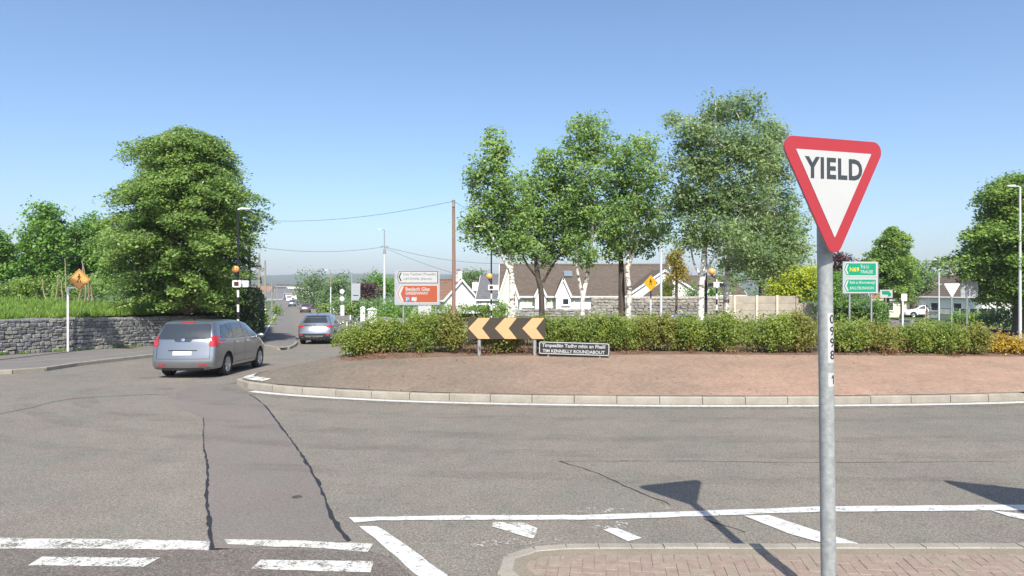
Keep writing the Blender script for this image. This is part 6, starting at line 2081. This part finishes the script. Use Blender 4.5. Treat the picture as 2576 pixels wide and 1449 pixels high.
def car(lab, spec, paint, loc, rz, cat='car', group=None, name='parked_car'):
    t = thing(name, lab, cat, loc, rz, group)
    L, HW = spec['L'], spec['W'] / 2
    topx, topz = zip(*spec['top'])
    wx, ww = zip(*spec['width'])
    rzz, rdy = zip(*spec['rear'])
    ztop = lambda s: float(np.interp(s, topx, topz))
    hw = lambda s: float(np.interp(s, wx, ww)) * HW
    shear = lambda z: float(np.interp(z, rzz, rdy))
    fzz, fdy = zip(*spec['front'])
    shf = lambda z: float(np.interp(z, fzz, fdy))
    zb, belt = spec['zb'], spec['belt']
    def section(s):
        w, zt_ = hw(s), ztop(s)
        g = max(0., min(1., (zt_ - belt) / .42))
        bl = min(belt, zt_ - .10)
        tw = (.92 * (1 - g) + spec['tumble'] * g) * w
        mid = zb + (bl - zb) * .5
        pts = [(0, zb), (.80 * w, zb), (.94 * w, zb + .03), (.985 * w, zb + .12), (w * .995, zb + .26), (w, mid + .03), (w * .998, bl - .14), (w * .985, bl - .05), (w * .965, bl)]
        sh = w * .965
        for q in (.33, .66): pts.append((sh + (tw - sh) * q - .0, bl + (zt_ - .085 * (g + .3) - bl) * q + .012 * math.sin(q * 3.14)))
        pts += [(tw, zt_ - .085 * (g + .3)), (tw * .955, zt_ - .035), (tw * .86, zt_ - .012), (tw * .45, zt_), (0, zt_ + .005)]
        return pts
    ss = [0, .03, .08, .16, .28, .45, .65] + list(np.linspace(.9, L - .9, 14)) + [L - .6, L - .38, L - .2, L - .09, L - .03, L]
    rings = []
    for s in ss:
        ring_ = []
        for x, z in section(s):
            y = s + shear(z) * max(0, 1 - s / 1.4) - shf(z) * max(0, 1 - (L - s) / .9)
            ring_.append((x, y - L / 2, z))
        rings.append(ring_)
    n = len(rings[0])
    b = MB()
    vs = []
    for r_ in rings:
        vs += r_ + [(-x, y, z) for x, y, z in r_[1:-1]][::-1]
    m_ = 2 * n - 2
    fs = []
    for i in range(len(rings) - 1):
        for k in range(m_):
            k2 = (k + 1) % m_
            fs.append((i * m_ + k, i * m_ + k2, (i + 1) * m_ + k2, (i + 1) * m_ + k))
    # caps: rows across the car, bulging outwards
    for end, sg in ((0, -1), (len(rings) - 1, 1)):
        base = end * m_
        rows = []
        for k in range(n):
            li, ri = base + k, base + (m_ - k) % m_
            if k in (0, n - 1): rows.append([li]); continue
            x, y, z = rings[end][k]
            row = [li]
            for q in range(1, 8):
                tt = 1 - 2 * q / 8
                vs.append((x * tt, y + sg * spec['bulge'] * (1 - tt * tt), z))
                row.append(len(vs) - 1)
            row.append(ri)
            rows.append(row)
        for k in range(n - 1):
            a, c = rows[k], rows[k + 1]
            if len(a) == 1: fs += [(a[0], c[q], c[q + 1]) for q in range(8)]
            elif len(c) == 1: fs += [(c[0], a[q + 1], a[q]) for q in range(8)]
            else: fs += [(a[q], c[q], c[q + 1], a[q + 1]) for q in range(8)]
    b.add(vs, fs)
    me = b.mesh('body', [paint, m_plast], True)
    body = link('body', me, t)
    # open the wheel arches
    cut = MB()
    wr = spec['wheel_r']
    axles = [spec['rear_axle'] - L / 2, spec['rear_axle'] + spec['wheelbase'] - L / 2]
    for ay in axles:
        for sx_ in (-1, 1):
            cut.lathe([(0, -.26), (wr + .055, -.26), (wr + .055, .26), (0, .26)], 28, (sx_ * (HW - .06), ay, wr), 'X')
    cme = cut.mesh('cutter', [paint, m_plast])
    cme.polygons.foreach_set('material_index', [1] * len(cme.polygons))
    bm = bmesh.new(); bm.from_mesh(cme); bmesh.ops.remove_doubles(bm, verts=bm.verts, dist=1e-4); bmesh.ops.recalc_face_normals(bm, faces=bm.faces); bm.to_mesh(cme); bm.free()
    bm = bmesh.new(); bm.from_mesh(me); bmesh.ops.remove_doubles(bm, verts=bm.verts, dist=1e-5); bmesh.ops.recalc_face_normals(bm, faces=bm.faces)
    bvh = BVHTree.FromBMesh(bm)
    bm.to_mesh(me); bm.free()
    co = bpy.data.objects.new('cutter', cme); COL.objects.link(co)
    t_loc, t_rot = t.location.copy(), t.rotation_euler.copy()
    t.location = (0, 0, 0); t.rotation_euler = (0, 0, 0)
    md = body.modifiers.new('arches', 'BOOLEAN'); md.operation = 'DIFFERENCE'; md.object = co; md.solver = 'EXACT'
    bpy.context.view_layer.update()
    dg = bpy.context.evaluated_depsgraph_get()
    me2 = bpy.data.meshes.new_from_object(body.evaluated_get(dg))
    body.modifiers.clear()
    body.data = me2
    me2.name = 'body'
    bpy.data.objects.remove(co)
    t.location, t.rotation_euler = t_loc, t_rot
    bpy.context.view_layer.update()
    def decal(name_, polys, side, m, off=.006, parent=t, cuts=3, label=None):
        """a fitted panel: outline in (x, z) seen from the rear or front, (s, z) from a flank, (x, s) from above"""
        out = MB()
        for poly in polys:
            bm = bmesh.new()
            bm.faces.new([bm.verts.new((p[0], p[1], 0)) for p in poly])
            bmesh.ops.triangulate(bm, faces=bm.faces[:])
            for _ in range(cuts):
                lng = [e for e in bm.edges if e.calc_length() > .07]
                if lng: bmesh.ops.subdivide_edges(bm, edges=lng, cuts=1, use_grid_fill=False)
                bmesh.ops.triangulate(bm, faces=bm.faces[:])
            vs = []
            for v in bm.verts:
                u, w = v.co.x, v.co.y
                if side == 'rear': o, d = Vector((u, -6, w)), Vector((0, 1, 0))
                elif side == 'front': o, d = Vector((u, 6, w)), Vector((0, -1, 0))
                elif side == 'right': o, d = Vector((4, u - L / 2, w)), Vector((-1, 0, 0))
                elif side == 'left': o, d = Vector((-4, u - L / 2, w)), Vector((1, 0, 0))
                else: o, d = Vector((u, w - L / 2, 5)), Vector((0, 0, -1))
                hit = bvh.ray_cast(o, d)
                if hit[0] is None:
                    near = bvh.find_nearest({'rear': Vector((u, -L / 2 + .1, w)), 'front': Vector((u, L / 2 - .1, w)), 'right': Vector((HW * .92, u - L / 2, w)), 'left': Vector((-HW * .92, u - L / 2, w))}.get(side, Vector((u, w - L / 2, 1.5))))
                    p = near[0] if near[0] is not None else o
                    vs.append(p - d * off)
                else:
                    vs.append(hit[0] + hit[1] * off)
            bm.verts.index_update()
            out.add(vs, [tuple(v.index for v in f.verts) for f in bm.faces])
            bm.free()
        o = out.build(name_, m, parent, True, label=label)
        return o
    mir = lambda poly: [(-x, z) for x, z in poly]
    for nm_, polys, mm, off in spec['rear_parts']:
        decal(nm_, polys, 'rear', {'paint': paint}.get(mm, mm), off)
    for nm_, poly, mm, off in spec['side_parts']:
        for sd in ('right', 'left'): decal(nm_, [poly] if not isinstance(poly[0], list) else poly, sd, {'paint': paint}.get(mm, mm), off)
    for nm_, rp_, sp_, mm in spec['corner_lamps']:
        for sx_ in (1, -1):
            o = decal(nm_, [[(x * sx_, z) for x, z in rp_]], 'rear', mm, .014)
            if sp_: decal('lamp_side', [sp_], 'right' if sx_ > 0 else 'left', mm, .014, o)
    for nm_, poly, mm in spec['top_parts']: decal(nm_, [poly], 'top', mm, .006)
    for nm_, polys, mm in spec.get('front_parts', ()): decal(nm_, polys, 'front', mm, .006)
    # wheels
    tyre, rim, hub = MB(), MB(), MB()
    wd = .108
    tyre.lathe([(wr - .115, -wd), (wr - .03, -wd - .006), (wr - .008, -wd + .02), (wr, -wd + .045), (wr, wd - .045), (wr - .008, wd - .02), (wr - .03, wd + .006), (wr - .115, wd)], 32, axis='X')
    rim.lathe([(wr - .115, wd - .005), (wr - .13, wd - .012), (wr - .145, wd - .06), (0, wd - .075)], 32, axis='X')
    rim.lathe([(wr - .115, -wd), (0, -wd)], 32, axis='X')
    rim.lathe([(.065, wd - .07), (.06, wd - .01), (0, wd)], 14, axis='X')
    for k in range(5):
        a = 2 * math.pi * k / 5 + .3
        M = Matrix.Rotation(a, 3, 'X')
        sp = [(wd - .05, -.035, .05), (wd - .012, -.026, .05), (wd - .012, .026, .05), (wd - .05, .035, .05), (wd - .05, -.05, wr - .125), (wd - .012, -.04, wr - .125), (wd - .012, .04, wr - .125), (wd - .05, .05, wr - .125)]
        rim.add([M @ Vector(p) for p in sp], [(3, 2, 1, 0), (4, 5, 6, 7), (0, 1, 5, 4), (1, 2, 6, 5), (2, 3, 7, 6), (3, 0, 4, 7)])
    tm, rm = tyre.mesh('tyre', m_tyre, True), rim.mesh('rim', m_rim, False)
    dsk = MB(); dsk.lathe([(wr - .13, wd - .062), (0, wd - .062)], 24, axis='X')
    dm = dsk.mesh('wheel_well', m_plast)
    for ay in axles:
        for sx_ in (-1, 1):
            w = bpy.data.objects.new('wheel', None); COL.objects.link(w); w.parent = t
            w.location = (sx_ * (HW - .125), ay, wr)
            if sx_ < 0: w.rotation_euler = (0, 0, math.pi)
            link('tyre', tm, w); link('rim', rm, w); link('brake_disc', dm, w)
    # mirrors, underside, aerial
    for sx_ in (-1, 1):
        b = MB()
        my = spec['mirror'] - L / 2
        b.lathe([(.0, -.11), (.05, -.10), (.075, -.03), (.075, .03), (.05, .10), (0, .11)], 12, (sx_ * (HW + .09), my, belt + .03), 'X')
        b.tube([(sx_ * (HW - .07), my, belt - .02), (sx_ * (HW + .04), my, belt + .0)], .03, 8)
        b.build('mirror', paint, t, True)
    b = MB(); b.box((0, 0, zb - .015), (spec['W'] * .82, L - 1.0, .09)); b.box((0, -L / 2 + .35, zb + .0), (spec['W'] * .7, .3, .06)); b.build('underbody', m_plast, t)
    b = MB(); b.tube([(0, spec['aerial'] - L / 2, ztop(spec['aerial']) - .01), (0, spec['aerial'] - L / 2 - .12, ztop(spec['aerial']) + .10)], [.022, .005], 6); b.build('aerial', m_plast, t)
    return t

MPV = dict(L=4.5, W=1.84, zb=.235, belt=1.06, tumble=.80, bulge=.085, wheel_r=.335, rear_axle=.93, wheelbase=2.70, mirror=3.35, aerial=.75,
           top=[(0, 1.555), (.06, 1.585), (.2, 1.61), (.6, 1.635), (1.4, 1.645), (2.2, 1.62), (2.75, 1.54), (3.05, 1.42), (3.68, 1.055), (3.95, .99), (4.25, .88), (4.45, .76), (4.5, .70)],
           width=[(0, .885), (.03, .935), (.08, .96), (.16, .975), (.3, .985), (.7, 1), (3.5, 1), (4.1, .95), (4.35, .87), (4.5, .74)],
           rear=[(.2, .10), (.34, .03), (.46, 0), (.60, .045), (.9, .075), (1.06, .10), (1.3, .20), (1.55, .36), (1.66, .42)],
           front=[(.2, .06), (.35, 0), (.6, .02), (.9, .12)],
           rear_parts=[('rear_window', [[(-.70, 1.10), (-.26, 1.095), (-.20, 1.025), (.20, 1.025), (.26, 1.095), (.70, 1.10), (.735, 1.14), (.655, 1.50), (.60, 1.525), (-.60, 1.525), (-.655, 1.50), (-.735, 1.14)]], m_glass, .007),
                       ('brake_light', [[(-.2, 1.548), (.2, 1.548), (.2, 1.575), (-.2, 1.575)]], m_lred, .012),
                       ('number_plate', [[(-.26, .655), (.26, .655), (.26, .765), (-.26, .765)]], m_plate, .012),
                       ('plate_recess_shade', [[(-.40, .775), (.40, .775), (.40, .80), (-.40, .80)]], m_plast, .006),  # flat dark strip paints the shade of the plate recess
                       ('tailgate_seam', [[(-.74, .545), (.74, .545), (.74, .555), (-.74, .555)], [(-.745, .545), (-.735, .545), (-.735, .90), (-.745, .90)], [(.735, .545), (.745, .545), (.745, .90), (.735, .90)]], m_plast, .004),
                       ('bumper_valance', [[(-.74, .245), (.74, .245), (.76, .30), (-.76, .30)]], m_plast, .006),
                       ('reflector', [[(-.68, .355), (-.46, .355), (-.46, .40), (-.68, .40)]], m_lred, .012),
                       ('reflector', [[(.46, .355), (.68, .355), (.68, .40), (.46, .40)]], m_lred, .012),
                       ('badge', [[(-.04, 1.045), (.04, 1.045), (.05, 1.09), (.03, 1.125), (-.03, 1.125), (-.05, 1.09)]], m_chrome, .013),
                       ('wiper', [[(-.05, 1.115), (.42, 1.15), (.42, 1.165), (-.05, 1.14)]], m_plast, .016)],
           side_parts=[('side_window', [(.60, 1.10), (.50, 1.16), (.70, 1.485), (1.32, 1.545), (1.34, 1.085)], m_glass, .006),
                       ('side_window', [(1.40, 1.085), (1.38, 1.545), (2.12, 1.545), (2.18, 1.08)], m_glass, .006),
                       ('side_window', [(2.25, 1.08), (2.19, 1.545), (2.42, 1.53), (2.74, 1.445), (3.30, 1.115), (3.34, 1.075)], m_glass, .006),
                       ('door_seam', [[(1.345, .42), (1.355, .42), (1.38, 1.07), (1.37, 1.07)], [(2.215, .38), (2.225, .38), (2.235, 1.07), (2.225, 1.07)], [(3.24, .40), (3.25, .40), (3.30, 1.05), (3.29, 1.05)], [(1.45, .36), (3.2, .36), (3.2, .37), (1.45, .37)]], m_plast, .004),
                       ('rubbing_strip', [(1.5, .56), (3.2, .56), (3.2, .60), (1.5, .60)], 'paint', .022),
                       ('door_handle', [[(1.45, .955), (1.65, .955), (1.65, .985), (1.45, .985)], [(2.32, .95), (2.52, .95), (2.52, .98), (2.32, .98)]], m_chrome, .022)],
           corner_lamps=[('tail_lamp', [(.735, 1.17), (.95, 1.20), (.95, .885), (.72, .90), (.70, .94)], [(.12, .90), (.24, .92), (.32, 1.08), (.50, 1.19), (.30, 1.20), (.14, 1.17)], m_lred)],
           top_parts=[('windscreen', [(-.60, 3.55), (.60, 3.55), (.52, 2.98), (-.52, 2.98)], m_glass), ('glass_roof', [(-.5, 1.2), (.5, 1.2), (.5, 2.6), (-.5, 2.6)], m_glass)],
           front_parts=[('headlight', [[(.45, .66), (.62, .66), (.64, .78), (.5, .74)], [(-.45, .66), (-.62, .66), (-.64, .78), (-.5, .74)]], m_lclear)])
q = at(466, 0, 18.9)
yc = 18.75 + 2.25
mp = car('silver people carrier with red tail lamps turning onto the town road', MPV, m_silver, (-9.33, yc, h(yc) - .0), R(1.5), name='people_carrier')
mp.rotation_euler = (math.atan((h(yc + 1.3) - h(yc - 1.3)) / 2.6), 0, R(1.5))
mp.location.z = .5 * (h(yc + 1.3) + h(yc - 1.3)) + .005

SUV = dict(L=4.48, W=1.85, zb=.26, belt=1.08, tumble=.76, bulge=.12, wheel_r=.35, rear_axle=.92, wheelbase=2.67, mirror=3.15, aerial=.9,
           top=[(0, 1.50), (.06, 1.56), (.2, 1.60), (.7, 1.645), (1.5, 1.66), (2.2, 1.61), (2.65, 1.50), (3.25, 1.12), (3.5, 1.06), (4.1, .97), (4.4, .84), (4.48, .74)],
           width=[(0, .86), (.03, .915), (.08, .945), (.16, .97), (.3, .985), (.7, 1), (3.5, 1), (4.1, .95), (4.35, .87), (4.48, .74)],
           rear=[(.2, .12), (.36, .02), (.5, 0), (.7, .02), (.95, .09), (1.12, .22), (1.3, .36), (1.5, .54), (1.66, .62)],
           front=[(.2, .06), (.35, 0), (.6, .02), (.9, .12)],
           rear_parts=[('rear_window', [[(-.64, 1.17), (.64, 1.17), (.66, 1.21), (.55, 1.44), (.48, 1.46), (-.48, 1.46), (-.55, 1.44), (-.66, 1.21)]], m_glass, .007),
                       ('number_plate', [[(-.26, .74), (.26, .74), (.26, .85), (-.26, .85)]], m_plate, .012),
                       ('lower_bumper', [[(-.80, .27), (.80, .27), (.84, .56), (.58, .60), (-.58, .60), (-.84, .56)]], m_plast, .008),
                       ('skid_plate', [[(-.46, .42), (.46, .42), (.50, .49), (-.50, .49)]], m_chrome, .016),
                       ('reflector', [[(-.78, .48), (-.62, .48), (-.62, .55), (-.78, .55)]], m_lred, .016),
                       ('reflector', [[(.62, .48), (.78, .48), (.78, .55), (.62, .55)]], m_lred, .016),
                       ('light_bar', [[(-.58, 1.02), (.58, 1.02), (.58, 1.045), (-.58, 1.045)]], m_chrome, .012),
                       ('badge', [[(-.05, 1.07), (.05, 1.07), (.05, 1.12), (-.05, 1.12)]], m_chrome, .014),
                       ('spoiler', [[(-.52, 1.49), (.52, 1.49), (.54, 1.535), (-.54, 1.535)]], m_plast, .03)],
           side_parts=[('side_window', [(.72, 1.16), (1.02, 1.46), (1.34, 1.53), (1.36, 1.12)], m_glass, .006),
                       ('side_window', [(1.42, 1.11), (1.40, 1.535), (2.02, 1.535), (2.10, 1.10)], m_glass, .006),
                       ('side_window', [(2.17, 1.10), (2.09, 1.53), (2.4, 1.49), (2.95, 1.17), (3.0, 1.10)], m_glass, .006),
                       ('sill_trim', [(1.4, .28), (3.1, .28), (3.1, .40), (1.4, .40)], m_plast, .010)],
           corner_lamps=[('tail_lamp', [(.48, 1.02), (.95, 1.04), (.95, .93), (.74, .92), (.62, .96)], [(.16, .94), (.34, .96), (.44, 1.04), (.18, 1.05)], m_lred)],
           top_parts=[('windscreen', [(-.60, 3.15), (.60, 3.15), (.52, 2.66), (-.52, 2.66)], m_glass)])
q = gp(798, 865)
Ys = q.y + 1.6
uv = car('blue grey SUV driving away down the town road ahead of the silver people carrier', SUV, m_bluegrey, ((795 - CX) / F * q.y - .10, Ys, h(Ys)), R(5), name='sport_utility_car')
uv.rotation_euler = (math.atan(-.03), 0, R(5))
q = gp(768, 786)
car('dark car in the distance further down the town road', SUV, m_darkcar, (q.x, q.y, h(q.y)), R(18.8), name='distant_car')
q = gp(736, 775)
car('blue car parked beside the distant path', SUV, car_paint('blue_paint', (.10, .22, .36), .3), ((735 - CX) / F * 170, 170, h(170)), R(18.8), name='distant_car')
car('white car parked behind the field, only its roof showing over the grass', SUV, m_white_car, (at(45, 0, 47).x, 47, at(0, 746, 47).z - 1.66), R(-70), name='parked_car')
car('white car parked before the gabled house, roof showing over the bright hedge', SUV, m_white_car, (at(1200, 0, 54).x, 54, at(0, 762, 54).z - 1.66), R(80), name='parked_car')
car('blue car passing behind the roundabout below the pale stone wall', SUV, m_blue_car, (at(1730, 0, 46.5).x, 46.5, h(46.5)), R(-86), name='parked_car').scale = (.92, .92, .90)
# white van cresting the road end, and a white van by the far cream houses
def van(lab, loc, rz):
    t = thing('white_van', lab, 'van', loc, rz)
    b = MB()
    prof = [(-2.4, .3), (2.3, .3), (2.4, .5), (2.35, .95), (1.6, 1.2), (1.0, 1.95), (.6, 2.1), (-2.3, 2.15), (-2.4, 2.0)]
    vs = [(-.95, y, z) for y, z in prof] + [(.95, y, z) for y, z in prof]
    n = len(prof)
    b.add(vs, [tuple(range(n)), tuple(range(2 * n - 1, n - 1, -1))] + [(i, i + n, (i + 1) % n + n, (i + 1) % n) for i in range(n)])
    b.build('body', m_render, t)
    for sx_ in (-1, 1):
        b = MB(); b.box((sx_ * .952, .95, 1.5), (.012, .8, .5)); b.build('side_window', m_glass, t)
        for y in (-1.5, 1.5):
            b = MB(); b.lathe([(0, -.1), (.3, -.1), (.33, -.05), (.33, .05), (.3, .1), (0, .1)], 16, (sx_ * .88, y, .33), 'X'); b.build('wheel', m_tyre, t)
    b = MB(); b.box((0, -2.41, 1.6), (1.5, .012, .5)); b.build('rear_window', m_glass, t)
    for sx_ in (-1, 1):
        b = MB(); b.box((sx_ * .86, -2.41, 1.0), (.12, .014, .35)); b.build('tail_lamp', m_lred, t)
van('small white van at the far end of the town road', ((727 - CX) / F * 240, 240, h(240)), R(18.8))
car('white car standing in front of the far cream gable', SUV, m_white_car, (at(2318, 0, 88).x, 88, h(88) + .1), R(82), name='parked_car')

# ------------------------------------------------------------------ the walker by the far houses
def person(lab, loc, rz):
    t = thing('person', lab, 'person', loc, rz)
    J = {'pelvis': (0, 0, .95, .13), 'waist': (0, .01, 1.1, .12), 'chest': (0, .02, 1.30, .145), 'neck': (0, .03, 1.47, .055), 'chin': (0, .05, 1.54, .07), 'head': (0, .05, 1.64, .095), 'crown': (0, .04, 1.72, .06),
         'hipL': (-.09, 0, .90, .095), 'kneeL': (-.10, .16, .50, .058), 'ankL': (-.10, .20, .09, .038), 'toeL': (-.10, .36, .04, .035),
         'hipR': (.09, 0, .90, .095), 'kneeR': (.10, -.02, .50, .058), 'ankR': (.10, -.28, .14, .038), 'toeR': (.10, -.16, .04, .035),
         'shL': (-.19, .01, 1.40, .06), 'elL': (-.25, -.10, 1.13, .042), 'wrL': (-.24, -.02, .88, .03), 'haL': (-.24, .02, .79, .032),
         'shR': (.19, .01, 1.40, .06), 'elR': (.25, .02, 1.12, .042), 'wrR': (.22, .16, .92, .03), 'haR': (.21, .21, .85, .032)}
    E = [('pelvis', 'waist'), ('waist', 'chest'), ('chest', 'neck'), ('neck', 'chin'), ('chin', 'head'), ('head', 'crown'), ('pelvis', 'hipL'), ('hipL', 'kneeL'), ('kneeL', 'ankL'), ('ankL', 'toeL'),
         ('pelvis', 'hipR'), ('hipR', 'kneeR'), ('kneeR', 'ankR'), ('ankR', 'toeR'), ('chest', 'shL'), ('shL', 'elL'), ('elL', 'wrL'), ('wrL', 'haL'), ('chest', 'shR'), ('shR', 'elR'), ('elR', 'wrR'), ('wrR', 'haR')]
    def skin(keys, grow, name, m, parent):
        ks = [k for k in J if k in keys]
        ix = {k: i for i, k in enumerate(ks)}
        me = bpy.data.meshes.new(name)
        me.from_pydata([J[k][:3] for k in ks], [(ix[a], ix[c]) for a, c in E if a in ix and c in ix], [])
        o = bpy.data.objects.new(name, me); COL.objects.link(o)
        sm = o.modifiers.new('skin', 'SKIN')
        for i, k in enumerate(ks):
            r_ = J[k][3] + grow
            me.skin_vertices[0].data[i].radius = (r_, r_ * .82)
        me.skin_vertices[0].data[0].use_root = True
        ss_ = o.modifiers.new('sub', 'SUBSURF'); ss_.levels = 2; ss_.render_levels = 2
        dg = bpy.context.evaluated_depsgraph_get()
        m2 = bpy.data.meshes.new_from_object(o.evaluated_get(dg))
        bpy.data.objects.remove(o)
        m2.materials.clear(); m2.materials.append(m)
        for p_ in m2.polygons: p_.use_smooth = True; p_.material_index = 0
        m2.name = name
        return link(name, m2, parent)
    skin(set(J), 0, 'body', mat('skin', (.52, .32, .23), .6, .05, 6), t)
    skin({'pelvis', 'waist', 'chest', 'shL', 'elL', 'shR', 'elR'}, .022, 'top', mat('pink_cloth', (.78, .45, .45), .85, .06, 8), t)
    skin({'pelvis', 'hipL', 'kneeL', 'hipR', 'kneeR'}, .020, 'shorts', mat('tan_cloth', (.34, .24, .13), .85, .06, 8), t)
    skin({'ankL', 'toeL'}, .016, 'shoe', m_polew, t); skin({'ankR', 'toeR'}, .016, 'shoe', m_polew, t)
    b = MB(); b.lathe([(1e-3, .12), (.06, .105), (.098, .05), (.104, -.01), (.095, -.07), (.06, -.1)], 14, (0, .03, 1.655)); b.build('hair', mat('hair', (.05, .03, .02), .7, .1, 8), t, True)
Yp = 82
person('person in pink top and tan shorts walking with white shoes by the far houses', ((2332 - CX) / F * Yp, Yp, h(Yp)), R(60))

# ------------------------------------------------------------------ summer haze over the valley
hz = MB()
hz.box((0, 1150, 38.5), (9000, 3400, 89))
mh = bpy.data.materials.new('haze_air'); mh.use_nodes = True
hn = mh.node_tree.nodes
hn.remove(hn['Principled BSDF'])
pv = hn.new('ShaderNodeVolumePrincipled')
pv.inputs['Color'].default_value = (.86, .88, .98, 1)
pv.inputs['Density'].default_value = HAZE
mh.node_tree.links.new(pv.outputs[0], hn['Material Output'].inputs['Volume'])
tag(hz.build('haze', mh), 'thin blue summer haze over the valley', None, kind='stuff')
